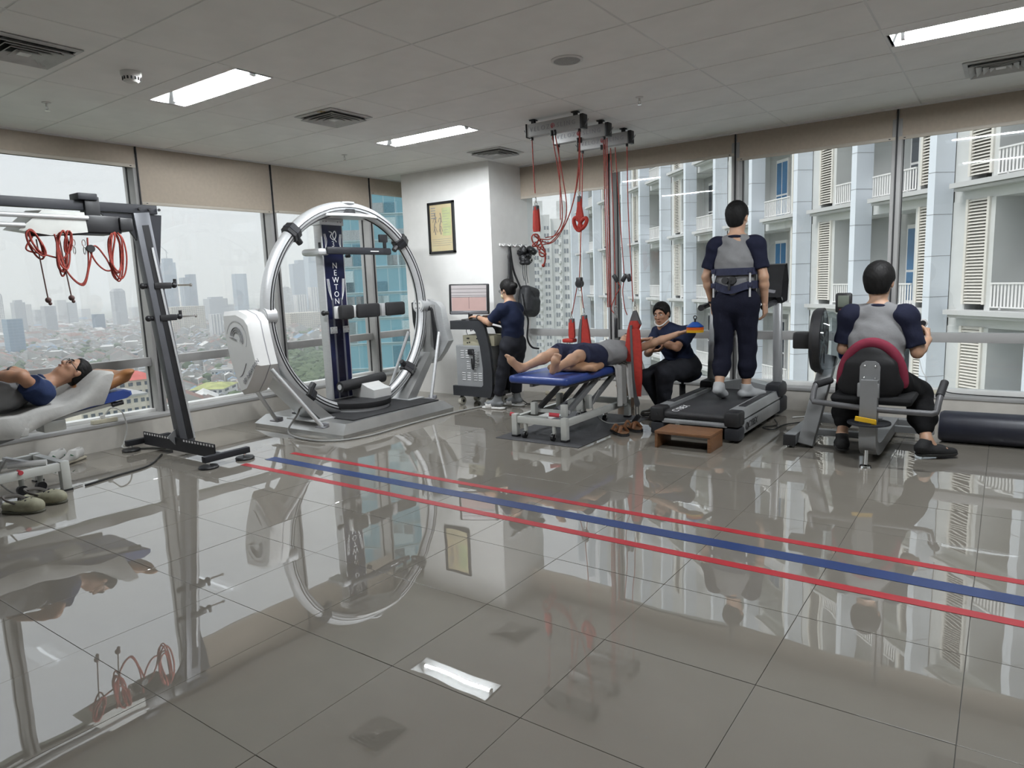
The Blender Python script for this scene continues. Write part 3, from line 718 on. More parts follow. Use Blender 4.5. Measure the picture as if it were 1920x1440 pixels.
for q in range(230):
    fx = rnd.randint(0, 12) * 1.5; fz = rnd.randint(12, 33) * 3.4
    tbox(fx + 0.03, fx + 1.38 * rnd.choice((1, 1, 2)), -0.10, 0.05, fz + 0.1, fz + rnd.choice((1.4, 2.9)), 'pane', M_tealp[rnd.choice((0, 0, 1, 2))], body)
for q in range(12, 34): tbox(-0.06, 21, -0.14, 0.05, q * 3.4 - 0.06, q * 3.4 + 0.06, 'floor_band', M_tealp[0], body)
# two pale apartment towers between column and block
def res_tower(px0, px1, ytop, dist, lab, rot):
    c, d, w_, zt = tower_at(px0, px1, ytop, dist); x = Matrix.Rotation(rot, 3, 'Z') @ Vector((-d.y, d.x, 0)) * -1; ang = math.atan2(x.y, x.x); H = zt - GZ
    T = thing('apartment_tower', lab, 'building', (c.x, c.y, GZ), 'pale apartment towers'); wl = w_ * 0.94
    def put(mb, nm, mm): o = mb.build(nm, mm, T, smooth=False); o.location = (0, 0, 0); o.rotation_euler = (0, 0, ang); return o
    put(MB().box((-wl / 2, 0, 0), (wl / 2, 14, H)), 'shaft', mat('pale_tower_render', (0.78, 0.78, 0.77), 0.8, var=0.05, vscale=0.05))
    put(MB().box((-wl * 0.2, 2, H), (wl * 0.2, 10, H + 6)), 'crown', M_wallo)
    for sgn in (-0.5, 0.06): put(MB().box((wl * sgn, -0.7, 0), (wl * (sgn + 0.05), 0, H)), 'rib', M_wallo)
    wn = MB(); f = 0
    for q in range(int(H / 3.1) - 1):
        z = q * 3.1 + 1.0
        if z < 40: continue
        for u in (-0.30, -0.17, 0.22, 0.36): wn.box((wl * u, -0.12, z), (wl * (u + 0.085), 0.05, z + 1.5))
    tag(put(wn, 'windows', mat('tower_window_hazed', (0.30, 0.32, 0.35), 0.15, var=0.3)), kind='stuff')  # distance haze put into the glass colour, lightening it to mid grey
    bl = MB()
    for q in range(int(H / 3.1) - 1):
        if q * 3.1 > 40: bl.box((wl * -0.08, -0.9, q * 3.1 + 0.6), (wl * 0.04, 0, q * 3.1 + 1.5))
    tag(put(bl, 'balconies', M_wallo), kind='stuff')
res_tower(1001, 1041, 407, 300, 'pale apartment tower next to the white column, left one', 0.1)
res_tower(1040, 1076, 413, 240, 'pale apartment tower next to the louvred block', -0.15)
res_tower(1030, 1048, 470, 420, 'farther pale apartment tower between two nearer ones', 0.0)

# ground, roofs, trees
gnd = tag(MB().raw([(-9000, -6000, GZ), (3000, -6000, GZ), (3000, 12000, GZ), (-9000, 12000, GZ)], [(0, 1, 2, 3)]).build('ground', mat('city_ground', (0.30, 0.30, 0.27), 0.95, c2=(0.20, 0.24, 0.16), vscale=0.01)), kind='structure')
rm = [mat('roof_tile_red', (0.28, 0.165, 0.14), 0.8, var=0.25, vscale=0.05), mat('roof_tile_brown', (0.22, 0.17, 0.155), 0.8, var=0.25, vscale=0.05), mat('roof_sheet_grey', (0.34, 0.36, 0.39), 0.6, var=0.2, vscale=0.05),
      mat('roof_sheet_white', (0.70, 0.70, 0.69), 0.5, var=0.1, vscale=0.05), mat('roof_sheet_blue', (0.16, 0.26, 0.38), 0.5, var=0.2, vscale=0.05), mat('house_wall_pale', (0.48, 0.47, 0.45), 0.9, var=0.15, vscale=0.05)]
def houses():
    r = np.random.RandomState(11); Vs = []; Fs = []; Ms = []; nv = 0
    N = 26000
    ang = np.arctan((r.uniform(-60, 800, N) - 960) / 1294.35); dist = np.sqrt(r.uniform(380 ** 2, 2700 ** 2, N))
    # thin out towards the horizon
    keep = r.uniform(0, 1, N) < np.clip(1.25 - dist / 3800, 0.3, 1)
    ang, dist = ang[keep], dist[keep]
    px = 960 + 1294.35 * np.tan(ang)
    for a, D, p in zip(ang, dist, px):
        c = FWD * (math.cos(a) * D) + RGT * (math.sin(a) * D)
        if p > 520 and D < 900: continue
        th = (0.35 if math.sin(c.x * 0.004 + c.y * 0.003) > 0 else 1.1) + r.uniform(-0.12, 0.12); w_, l_ = r.uniform(4.5, 9), r.uniform(6, 13); h_ = r.choice([3.5, 5, 7, 9, 11], p=[.3, .3, .25, .1, .05])
        if r.rand() < 0.02: w_, l_, h_ = w_ * 2.4, l_ * 2.6, h_ + 6
        ca, sa = math.cos(th), math.sin(th)
        q = [(-w_ / 2, -l_ / 2), (w_ / 2, -l_ / 2), (w_ / 2, l_ / 2), (-w_ / 2, l_ / 2)]
        W4 = [(c.x + x * ca - y * sa, c.y + x * sa + y * ca) for x, y in q]
        rg = [(c.x - y * sa, c.y + y * ca) for y in (-l_ / 2, l_ / 2)]
        flat = r.rand() < 0.25; rh = 0.05 if flat else w_ * 0.25
        Vs += [(x, y, GZ) for x, y in W4] + [(x, y, GZ + h_) for x, y in W4] + [(x, y, GZ + h_ + rh) for x, y in rg]
        mi = r.choice(5, p=[.30, .24, .26, .13, .07]) if not flat else r.choice([2, 3])
        for f, m_ in (((0, 1, 5, 4), 5), ((1, 2, 6, 5), 5), ((2, 3, 7, 6), 5), ((3, 0, 4, 7), 5), ((4, 5, 8), 5), ((6, 7, 9), 5), ((5, 6, 9, 8), mi), ((7, 4, 8, 9), mi)):
            Fs.append(tuple(nv + i for i in f)); Ms.append(m_)
        nv += 10
    me = bpy.data.meshes.new('rooftops'); me.from_pydata(Vs, [], Fs)
    for m_ in rm: me.materials.append(m_)
    me.polygons.foreach_set('material_index', Ms); me.update()
    return tag(link('rooftops', me, rm, smooth=False), 'dense low red and grey roofs of the city far below', 'houses', kind='stuff')
houses()
def trees():
    r = np.random.RandomState(4); bm = bmesh.new(); bmesh.ops.create_icosphere(bm, subdivisions=1, radius=1.0)
    V0 = np.array([v.co[:] for v in bm.verts]); F0 = np.array([[v.index for v in f.verts] for f in bm.faces]); bm.free()
    Vs, Fs = [], []; nv = 0
    def put(px, D, n, spread, s0, s1):
        nonlocal nv
        for _ in range(n):
            p = px + r.normal() * spread; a = math.atan((p - 960) / 1294.35); d = D * (1 + r.normal() * 0.05)
            c = FWD * (math.cos(a) * d) + RGT * (math.sin(a) * d); s = r.uniform(s0, s1)
            Vs.append(V0 * (s, s, s * 0.8) * (1 + r.normal(size=(len(V0), 1)) * 0.16) + (c.x, c.y, GZ + s * 0.7 + r.uniform(0, 5))); Fs.append(F0 + nv); nv += len(V0)
    for px, D, n, sp in ((60, 760, 60, 14), (90, 700, 40, 12), (360, 420, 260, 32), (420, 440, 160, 25), (560, 560, 240, 26), (590, 640, 240, 26), (330, 470, 80, 14), (540, 760, 120, 22), (600, 760, 120, 20), (640, 600, 120, 25), (180, 1000, 60, 30), (240, 860, 50, 20), (20, 900, 40, 14)): put(px, D, n, sp, 2.5, 5.5)
    for _ in range(900): put(r.uniform(-40, 760), math.sqrt(r.uniform(420 ** 2, 2400 ** 2)), 2, 3, 3, 6)
    me = bpy.data.meshes.new('tree_tops'); Va = np.concatenate(Vs); Fa = np.concatenate(Fs)
    me.from_pydata(Va.tolist(), [], Fa.tolist())
    return tag(link('tree_tops', me, mat('foliage', (0.07, 0.11, 0.05), 0.9, c2=(0.12, 0.16, 0.08), vscale=0.08)), 'green tree tops among the roofs far below', 'trees', kind='stuff')
trees()
# nearer buildings seen under the transom
M_cream = mat('cream_render', (0.68, 0.63, 0.54), 0.8, var=0.06, vscale=0.1); M_redr = mat('bright_red_roof', (0.55, 0.12, 0.10), 0.7, var=0.1, vscale=0.2); M_greenr = mat('mossy_green_roof', (0.42, 0.45, 0.18), 0.8, var=0.2, vscale=0.2)
M_winf = mat('far_window_glass', (0.10, 0.12, 0.15), 0.2, var=0.3)
def near_block(px0, px1, ytop, dist, depth, wm, rmat, lab, roof='hip', floors=6, cols=7, rot=0.4, cat='building'):
    c, d, w_, zt = tower_at(px0, px1, ytop, dist); x = Matrix.Rotation(rot, 3, 'Z') @ Vector((d.y, -d.x, 0)); ang = math.atan2(x.y, x.x); H = zt - GZ
    T = thing('city_building', lab, cat, (c.x, c.y, GZ))
    def put(mb, nm, mm, kind=None): o = mb.build(nm, mm, T, smooth=False); o.location = (0, 0, 0); o.rotation_euler = (0, 0, ang); return tag(o, kind=kind)
    put(MB().box((-w_ / 2, 0, 0), (w_ / 2, depth, H)), 'wall', wm)
    if roof == 'hip': put(MB().raw([(-w_ / 2 - 1, -1, H), (w_ / 2 + 1, -1, H), (w_ / 2 + 1, depth + 1, H), (-w_ / 2 - 1, depth + 1, H), (-w_ / 4, depth / 2, H + w_ * 0.14), (w_ / 4, depth / 2, H + w_ * 0.14)], [(0, 1, 5, 4), (1, 2, 5), (2, 3, 4, 5), (3, 0, 4), (0, 1, 2, 3)]), 'roof', rmat)
    else: put(MB().box((-w_ / 2 - 0.6, -0.6, H), (w_ / 2 + 0.6, depth + 0.6, H + 0.8)), 'roof', rmat)
    fh = 3.5; zb = H - floors * fh
    for q in range(floors):
        for k in range(cols):
            u = -w_ / 2 + (k + 0.5) * w_ / cols; ww = w_ / cols * 0.27
            put(MB().box((u - ww, -0.15, H - (q + 1) * fh + 1.0), (u + ww, 0.1, H - (q + 1) * fh + 2.5)), 'window', M_winf)
        for k in range(2):
            u = (k + 0.5) * depth / 2
            put(MB().box((w_ / 2 - 0.1, u - depth * 0.12, H - (q + 1) * fh + 1.0), (w_ / 2 + 0.15, u + depth * 0.12, H - (q + 1) * fh + 2.5)), 'window', M_winf)
    return T
near_block(205, 290, 712, 330, 26, M_cream, M_redr, 'cream block with a bright red roof under the bed head', 'hip', 5, 6, 0.25)
near_block(148, 262, 748, 300, 24, M_cream, M_roofg, 'cream flat-roofed wing below the red roof', 'flat', 3, 9, 0.3)
near_block(352, 412, 730, 500, 30, mat('white_render', (0.72, 0.72, 0.70), 0.8, var=0.05, vscale=0.1), M_greenr, 'white building with a mossy green roof beyond the gantry post', 'hip', 2, 6, -0.35)
near_block(395, 440, 694, 640, 20, MATS['white_render'], M_roofg, 'white building with rows of windows beside the white cover', 'flat', 3, 7, -0.2)
near_block(225, 278, 662, 900, 26, W_glass, M_roofg, 'low blue-green office with curved roof beyond red roofs', 'flat', 2, 8, 0.2)
near_block(428, 470, 722, 560, 30, mat('blue_render', (0.25, 0.36, 0.50), 0.7, var=0.1), M_roofg, 'blue and pale building below the machine cover', 'flat', 3, 5, -0.3)
# elevated road
rd = MB()
for a, b in (((520, 420), (700, 640)), ((500, 395), (690, 520))):
    pa, pb = bearing(a[0])[0] * a[1], bearing(b[0])[0] * b[1]
    rd.bar((pa.x, pa.y, GZ + 7), (pb.x, pb.y, GZ + 7), 14, 1.6)
tag(rd.build('elevated_road', mat('pale_concrete', (0.55, 0.55, 0.54), 0.9), smooth=False), 'pale elevated road curving past trees inside the ring', 'road')
# haze lying over the city
hz = bpy.data.materials.new('city_haze'); hz.use_nodes = True; ht = hz.node_tree; ht.nodes.clear()
ho = ht.nodes.new('ShaderNodeOutputMaterial'); hs = ht.nodes.new('ShaderNodeVolumeScatter'); hs.inputs['Density'].default_value = 0.00042; hs.inputs['Color'].default_value = (0.89, 0.945, 1.0, 1); hs.inputs['Anisotropy'].default_value = 0.0
ht.links.new(hs.outputs[0], ho.inputs['Volume'])
HZ = MB().raw([(-8000, -3000, GZ - 2), (-160, -3000, GZ - 2), (-160, 9000, GZ - 2), (-8000, 9000, GZ - 2), (-8000, -3000, 420), (-160, -3000, 420), (-160, 9000, 420), (-8000, 9000, 420)],
         [(0, 3, 2, 1), (4, 5, 6, 7), (0, 1, 5, 4), (1, 2, 6, 5), (2, 3, 7, 6), (3, 0, 4, 7)]).build('city_haze', hz, smooth=False)
tag(HZ, 'pale grey haze hanging over the distant city', 'haze', kind='stuff')
# ------------------------------------------------------------------ shared object materials
M_silver = mat('brushed_silver', (0.66, 0.67, 0.68), 0.38, 0.45, var=0.05, vscale=20, stretch=(1, 1, 12))
M_steel = mat('stainless_plate', (0.58, 0.58, 0.57), 0.30, 0.8, var=0.06, vscale=6)
M_shell = mat('pale_grey_shell', (0.74, 0.74, 0.73), 0.35, var=0.02)
M_black = mat('black_plastic', (0.016, 0.016, 0.018), 0.45, var=0.15)
M_rubber = mat('black_rubber', (0.022, 0.022, 0.024), 0.7, var=0.2, bump=0.1, bscale=200)
M_navyp = mat('navy_gloss_panel', (0.012, 0.014, 0.045), 0.12, var=0.3, vscale=5)
M_navyd = mat('dark_stripe_panel', (0.010, 0.010, 0.022), 0.15, var=0.2)
M_char = mat('charcoal_powder_coat', (0.026, 0.027, 0.032), 0.5, spec=0.3, var=0.08)
M_graym = mat('grey_powder_coat', (0.24, 0.245, 0.25), 0.4, 0.2, var=0.04)
M_palef = mat('pale_grey_frame_paint', (0.60, 0.61, 0.58), 0.4, 0.1, var=0.04)
M_letter = mat('white_lettering', (0.85, 0.85, 0.86), 0.5)
M_letterg = mat('grey_lettering', (0.28, 0.28, 0.30), 0.5)
M_rope = mat('red_rope', (0.36, 0.050, 0.032), 0.75, c2=(0.22, 0.035, 0.028), vscale=60)
M_vinyl = mat('blue_vinyl', (0.030, 0.065, 0.26), 0.33, var=0.06, vscale=4, bump=0.05, bscale=30)
M_cord = mat('grey_cable', (0.33, 0.33, 0.32), 0.6)
M_cordw = mat('white_cable', (0.72, 0.72, 0.70), 0.6)
M_cordk = mat('black_cable', (0.02, 0.02, 0.02), 0.6)
M_redk = mat('red_grip', (0.55, 0.06, 0.08), 0.5)
M_mirror = mat('polished_chrome', (0.8, 0.8, 0.8), 0.1, 1.0)

M_railg = mat('dull_grey_rail', (0.13, 0.135, 0.16), 0.4, 0.3)
M_graym2 = mat('slate_powder_coat', (0.13, 0.135, 0.15), 0.4, 0.2, var=0.05)
# ------------------------------------------------------------------ ring machine (gimbal with standing column)
nw = thing('gimbal_trainer', 'large silver ring balance machine with navy standing column on a steel platform', 'exercise machine', (-5.6, 5.0, 0))
PX0, PX1, PY0, PY1 = -6.36, -4.98, 4.20, 5.81
def frust(x0, x1, y0, y1, z0, z1, ix, iy): return [(x0, y0, z0), (x1, y0, z0), (x1, y1, z0), (x0, y1, z0), (x0 + ix, y0 + iy, z1), (x1 - ix, y0 + iy, z1), (x1 - ix, y1 - iy, z1), (x0 + ix, y1 - iy, z1)]
FB = [(0, 3, 2, 1), (4, 5, 6, 7), (0, 1, 5, 4), (1, 2, 6, 5), (2, 3, 7, 6), (3, 0, 4, 7)]
MB().raw(frust(PX0, PX1, PY0, PY1, 0.035, 0.12, 0.07, 0.10), FB).box((PX0 + 0.01, PY0 + 0.01, 0.0), (PX1 - 0.01, PY1 - 0.01, 0.035)).build('platform', M_steel, nw, smooth=False)
MB().box((-6.05, 4.44, 0.119), (-5.10, 5.69, 0.131), 0.004).build('rubber_mat', M_rubber, nw)
RC = Vector((-5.62, 5.0, 1.165)); RR = 1.05
ringp = [RC + Vector((0, RR * math.sin(a), RR * math.cos(a))) for a in [2 * math.pi * k / 96 for k in range(96)]]
ring = MB().tube(ringp, 0.064, 16, closed=True).build('ring', M_silver, nw)
for dx, rr in ((0.059, RR - 0.024), (0.063, RR + 0.004)):
    MB().tube([RC + Vector((dx, rr * math.sin(2 * math.pi * k / 96), rr * math.cos(2 * math.pi * k / 96))) for k in range(96)], 0.006, 6, closed=True).build('groove', M_black, ring)
MB().tube([RC + Vector((0.0, (RR - 0.064) * math.sin(2 * math.pi * k / 96), (RR - 0.064) * math.cos(2 * math.pi * k / 96))) for k in range(96)], 0.008, 6, closed=True).build('groove', M_black, ring)
# hexagonal clamp weights on the ring
for aa, sx in ((-42, -1), (46, 1), (-140, -1), (133, 1)):
    a = math.radians(aa); rad = Vector((0, math.sin(a), math.cos(a))); tan = Vector((0, math.cos(a), -math.sin(a))); p = RC + rad * RR
    c = MB().tube([p - tan * 0.058, p - tan * 0.05, p + tan * 0.05, p + tan * 0.058], [0.075, 0.09, 0.09, 0.075], 6).build('clamp', M_black, nw, smooth=False)
    MB().tube([p - tan * 0.012, p + tan * 0.012], 0.094, 6).build('band', M_char, c, smooth=False)
    q = p - rad * 0.085
    MB().tube([q + rad * 0.01, q - rad * 0.055], [0.034, 0.03], 8).build('knob', M_black, c, smooth=False)
# pivots, covers and supports at both ends of the axle
for sgn, yy in ((-1, 3.95), (1, 6.05)):
    pv = MB().cyl((-5.62, yy - 0.055, 1.165), (-5.62, yy + 0.055, 1.165), 0.085, n=28).build('pivot', M_silver, nw)
    MB().cyl((-5.62, yy - 0.062, 1.165), (-5.62, yy + 0.062, 1.165), 0.066, n=28).build('pivot_cap', M_shell, pv)
    for k in range(4):
        a = math.pi / 4 + k * math.pi / 2
        MB().cyl((-5.62 + 0.04 * math.cos(a), yy - 0.066, 1.165 + 0.04 * math.sin(a)), (-5.62 + 0.04 * math.cos(a), yy + 0.066, 1.165 + 0.04 * math.sin(a)), 0.009, n=10).build('bolt', M_letterg, pv)
    MB().cyl((-5.62, yy, 1.165), (-5.62, yy + sgn * 0.17, 1.165), 0.05, n=20).build('axle', M_silver, nw)
cov = [(-5.86, 1.225), (-5.60, 1.235), (-5.44, 1.19), (-5.37, 1.13), (-5.34, 1.00), (-5.30, 0.86), (-5.26, 0.74), (-5.38, 0.60), (-5.50, 0.49), (-5.62, 0.46), (-5.70, 0.60), (-5.79, 0.78), (-5.85, 0.98)]
cov = [(-5.64 + (x + 5.57) * 0.82, z) for x, z in cov]
def shield(y_out, y_in, pts, inset, cx=-5.57, cz=0.86):
    sm = [(cx + (x - cx) * (1 - inset), cz + (z - cz) * (1 - inset)) for x, z in pts]
    d = (y_in - y_out)
    return [[(x, y_out, z) for x, z in sm], [(x, y_out + d * 0.16, z) for x, z in pts], [(x, y_in, z) for x, z in pts]]
cL = MB().loft(shield(3.64, 3.85, cov, 0.11)).build('drive_cover', M_shell, nw)
MB().loft(shield(3.765, 3.775, [(-5.57 + (x + 5.57) * 1.004, 0.86 + (z - 0.86) * 1.004) for x, z in cov], 0.0)).build('seam', M_letterg, cL)
for r_, w_ in ((0.055, 0.006), (0.075, 0.006), (0.095, 0.008), (0.15, 0.003)):
    MB().tube([(-5.66 + r_ * math.cos(a), 3.636, 0.985 + r_ * math.sin(a) * 1.05) for a in np.linspace(-0.5, 2.9, 20)], w_ * 0.5, 6).build('logo_arc', M_letterg, cL)
MB().tube(bez([(-5.86, 3.655, 0.985), (-5.74, 3.637, 0.99), (-5.66, 3.635, 0.97)], 6), 0.003, 6).build('groove_line', M_letterg, cL)
MB().tube(bez([(-5.70, 3.645, 0.62), (-5.62, 3.637, 0.66), (-5.55, 3.636, 0.76)], 6), 0.003, 6).build('groove_line', M_letterg, cL)
me = text_mesh('3D NEWTON', 0.055, frame((-5.485, 3.635, 0.69), (0.70, 0, 0.62), (-0.62, 0, 0.70)), 0.001); link('lettering', me, M_letterg, cL, False)
cov2 = [(-5.60 + (x + 5.64) * 1.07, z) for x, z in cov]
cR = MB().loft([[(x, 6.30, z) for x, z in [(-5.57 + (x + 5.57) * 0.8, 0.86 + (z - 0.86) * 0.9) for x, z in cov]], [(x, 6.26, z) for x, z in cov2], [(x, 6.17, z) for x, z in cov2]]).build('drive_cover', M_silver, nw)
MB().loft([[(-5.57 + (x + 5.57) * 0.80, 6.115, 0.86 + (z - 0.86) * 0.94) for x, z in cov], [(-5.57 + (x + 5.57) * 0.80, 6.09, 0.86 + (z - 0.86) * 0.92) for x, z in cov]]).build('inner_panel', M_black, cR)
# slanted main legs
for sgn, yb, yt in ((-1, 4.36, 3.80), (1, 5.66, 6.16)):
    a0 = [(-5.78, yb + sgn * 0.02, 0.12), (-5.44, yb + sgn * 0.02, 0.12), (-5.44, yb - sgn * 0.13, 0.12), (-5.78, yb - sgn * 0.13, 0.12)]
    a1 = [(-5.73, yt, 0.66), (-5.49, yt, 0.66), (-5.49, yt - sgn * 0.14, 0.62), (-5.73, yt - sgn * 0.14, 0.62)]
    a2 = [(-5.71, yt + sgn * 0.0, 1.17), (-5.52, yt + sgn * 0.0, 1.17), (-5.52, yt - sgn * 0.06, 1.17), (-5.71, yt - sgn * 0.06, 1.17)]
    MB().loft([a0, a1, a2]).build('support_leg', M_steel, nw, smooth=False)
    MB().box((-5.84, yb - 0.14, 0.119), (-5.38, yb + 0.10, 0.135), 0.003).build('foot_plate', M_silver, nw)
for p0, p1 in (((-5.82, 4.09, 0.13), (-5.62, 3.72, 0.56)), ((-5.13, 4.09, 0.13), (-5.36, 3.76, 0.70)), ((-5.26, 5.74, 0.13), (-5.30, 5.98, 0.86)), ((-5.95, 5.74, 0.13), (-5.80, 6.0, 0.86))):
    MB().cyl(p0, p1, 0.019, n=14).build('strut', M_silver, nw)
    MB().box((p0[0] - 0.07, p0[1] - 0.03, 0.119), (p0[0] + 0.05, p0[1] + 0.03, 0.132), 0.002).box((p0[0] - 0.045, p0[1] + 0.01, 0.125), (p0[0] + 0.06, p0[1] + 0.035, 0.165), 0.004).build('strut_foot', M_letterg, nw)
# turntable and column
TC = (-5.60, 4.985)
MB().lathe([(0, 0.131), (0.31, 0.131), (0.31, 0.162), (0, 0.162)], (TC[0], TC[1], 0), n=48).build('turntable_base', M_silver, nw)
MB().lathe([(0, 0.165), (0.325, 0.165), (0.33, 0.172), (0.33, 0.222), (0.32, 0.228), (0, 0.228)], (TC[0], TC[1], 0), n=48).build('turntable', M_rubber, nw)
CY0, CY1, CXF = 4.765, 5.055, -5.765
cl = MB().box((CXF - 0.11, CY0, 0.225), (CXF, CY1, 2.13), 0.004).build('column', M_silver, nw)
MB().box((CXF, CY0 + 0.018, 0.24), (CXF + 0.006, CY1 - 0.018, 2.05)).build('front_panel', M_navyp, cl)
for y in (CY0 + 0.085, CY1 - 0.085): MB().box((CXF + 0.004, y - 0.012, 0.24), (CXF + 0.009, y + 0.012, 1.30)).build('rail', M_railg, cl)
MB().box((CXF + 0.004, CY0 + 0.10, 0.24), (CXF + 0.007, CY1 - 0.10, 1.22)).build('dark_stripe', M_navyd, cl)
for y, d in ((CY0 + 0.03, 1), (CY1 - 0.03, -1)):
    for k in range(3):
        MB().tube(bez([(CXF + 0.008, y + d * 0.012 * k, 1.50), (CXF + 0.008, y + d * (0.012 * k + 0.012), 1.38), (CXF + 0.008, y + d * 0.045, 1.28)], 6), 0.0028, 5).build('flame_stripe', M_letter, cl)
        MB().tube(bez([(CXF + 0.008, y + d * 0.010 * k, 1.96), (CXF + 0.008, y + d * (0.012 * k + 0.010), 1.88), (CXF + 0.008, y + d * 0.012, 1.80)], 6), 0.0024, 5).build('flame_stripe', M_letter, cl)
for k, ch in enumerate('3D NEWTON'):
    if ch == ' ': continue
    me = text_mesh(ch, 0.085, frame((CXF + 0.008, 4.91, 1.855 - k * 0.074), (0, 1, 0), (0, 0, 1)), 0.001); link('letter', me, M_letter, cl, False)
MB().tube(bez([(CXF + 0.009, 4.865, 1.985), (CXF + 0.009, 4.90, 1.97), (CXF + 0.009, 4.88, 1.93), (CXF + 0.009, 4.925, 1.90), (CXF + 0.009, 4.955, 1.95), (CXF + 0.009, 4.94, 1.99), (CXF + 0.009, 4.91, 1.94), (CXF + 0.009, 4.955, 1.88)], 6), 0.005, 6).build('logo_mark', M_letter, cl)
for y in (CY0 + 0.07, CY1 - 0.05):
    hp = MB().box((CXF, y - 0.045, 0.93), (CXF + 0.014, y + 0.045, 1.0), 0.003).build('hinge_plate', M_silver, cl)
    for dy in (-0.025, 0.025):
        for dz in (0.945, 0.985): MB().cyl((CXF + 0.01, y + dy, dz), (CXF + 0.018, y + dy, dz), 0.005, n=8).build('screw', M_letterg, hp)
tp = MB().box((CXF - 0.13, CY0 - 0.015, 2.05), (CXF + 0.012, CY1 + 0.01, 2.12), 0.004).build('top_block', M_silver, cl)
for dy in (0.03, 0.07, CY1 - CY0 - 0.07, CY1 - CY0 - 0.03): MB().cyl((CXF + 0.01, CY0 + dy, 2.085), (CXF + 0.016, CY0 + dy, 2.085), 0.006, n=8).build('screw', M_letterg, tp)
# lens-shaped top plate joining column and ring
pl = [(-5.62 + 0.19 * math.cos(a), 5.02 + 0.36 * math.sin(a)) for a in np.linspace(0, 2 * math.pi, 40, endpoint=False)]
MB().loft([[(x, y, 2.12) for x, y in pl], [(x, y, 2.145) for x, y in pl]]).build('top_plate', M_shell, nw)
MB().cyl((-5.62, 5.0, 2.14), (-5.62, 5.0, 2.20), 0.09, n=28).build('bearing', M_black, nw)
MB().lathe([(0, 2.245), (0.055, 2.245), (0.085, 2.26), (0.085, 2.275), (0, 2.28)], (-5.62, 5.0, 0), n=28).build('cap', M_silver, nw)
# chest arm with phone holder
ar = MB().box((-5.90, 4.60, 1.735), (-5.62, 4.76, 1.805), 0.03).build('arm_block', M_silver, nw)
MB().box((-5.64, 4.70, 1.745), (-5.60, 5.60, 1.82), 0.018).build('arm', M_char, ar)
MB().box((-5.602, 5.28, 1.777), (-5.597, 5.40, 1.786)).build('level_mark', M_letter, ar)
MB().box((-5.625, 5.49, 1.82), (-5.605, 5.53, 1.90), 0.004).build('phone_stem', M_black, ar)
MB().box((-5.63, 5.43, 1.88), (-5.60, 5.55, 1.965), 0.008).build('phone_holder', M_black, ar)
MB().cyl((-5.76, 4.735, 1.80), (-5.76, 4.735, 1.87), 0.013, n=10).build('locking_pin', M_black, ar)
MB().cyl((-5.75, 5.07, 1.735), (-5.70, 5.07, 1.735), 0.018, n=12).build('knob', M_black, ar)
# pelvis belt with pads
bb = MB().box((-5.70, 4.80, 1.085), (-5.66, 5.66, 1.215), 0.012).build('belt_bar', M_shell, nw)
for y0, y1, d in ((4.82, 5.0, 0.10), (5.07, 5.40, 0.06), (5.49, 5.79, 0.06)):
    MB().box((-5.67, y0, 1.075), (-5.67 + d * 0.8, y1, 1.225), 0.03).build('pad', M_rubber, bb)
MB().box((-5.69, 5.42, 1.08), (-5.63, 5.475, 1.22), 0.004).build('hinge', M_silver, bb)
MB().cyl((-5.74, 4.72, 1.15), (-5.74, 4.76, 1.15), 0.02, n=12).sphere((-5.74, 4.705, 1.15), 0.028, 10).build('side_knob', M_black, bb)
# knee roll and foot box
MB().cyl((-5.66, 4.78, 0.37), (-5.66, 5.40, 0.40), 0.058, n=22).build('knee_roll', M_rubber, nw)
MB().cyl((-5.66, 4.772, 0.37), (-5.66, 4.78, 0.37), 0.03, n=16).build('roll_cap', M_silver, nw)
fb = [(-5.78, 0.228), (-5.42, 0.228), (-5.42, 0.315), (-5.52, 0.34), (-5.70, 0.42), (-5.78, 0.43)]
MB().loft([[(x, 5.03, z) for x, z in fb], [(x, 5.28, z) for x, z in fb]]).build('foot_box', M_shell, nw, smooth=False)
# power cable from the platform across the floor
tag(MB().tube(bez([(-5.70, 4.30, 0.30), (-5.62, 4.20, 0.20), (-5.66, 4.10, 0.05), (-5.45, 4.02, 0.015), (-5.05, 4.05, 0.010), (-4.85, 4.35, 0.010), (-4.87, 5.0, 0.010), (-4.86, 5.7, 0.010), (-4.80, 6.1, 0.010)], 10), 0.009, 8).build('power_cable', M_cord), 'grey power cable curling round the front of the steel platform', 'cable')

# ------------------------------------------------------------------ sling gantry at the left
ga = thing('sling_gantry', 'dark grey steel gantry frame standing over the bed at left', 'gantry', (-5.85, 3.13, 0))
GX = -5.85
bm_ = MB().box((-6.42, 3.085, 0.05), (-5.20, 3.165, 0.075), 0.003).build('base_beam', M_char, ga)
MB().box((-6.40, 3.075, 0.045), (-5.25, 3.085, 0.165)).build('toothed_plate', M_char, bm_)
for k in range(26):
    x = -6.38 + k * 0.044
    if -5.95 < x < -5.76: continue
    MB().box((x, 3.072, 0.140), (x + 0.020, 3.088, 0.157)).build('tooth_slot', M_letter, bm_, smooth=False)
MB().bar((-5.86, 3.05, 0.13), (-5.86, 3.13, 0.19), 0.12, 0.006, up=(1, 0, 0)).build('gusset', M_graym, bm_)
for x in (-6.44, -5.18):
    f = MB().bar((x, 2.93, 0.075), (x, 3.34, 0.075), 0.05, 0.05, bev=0.004).build('cross_foot', M_char, ga)
    for y in (2.97, 3.30):
        MB().lathe([(0, 0.0), (0.075, 0.0), (0.078, 0.012), (0.07, 0.022), (0.0, 0.024)], (x, y, 0), n=24).build('foot_pad', M_black, f)
        MB().cyl((x, y, 0.02), (x, y, 0.085), 0.014, n=10).build('spindle', M_mirror, f)
pt = Vector((GX, 2.98, 2.07)); pb = Vector((GX, 3.17, 0.075))
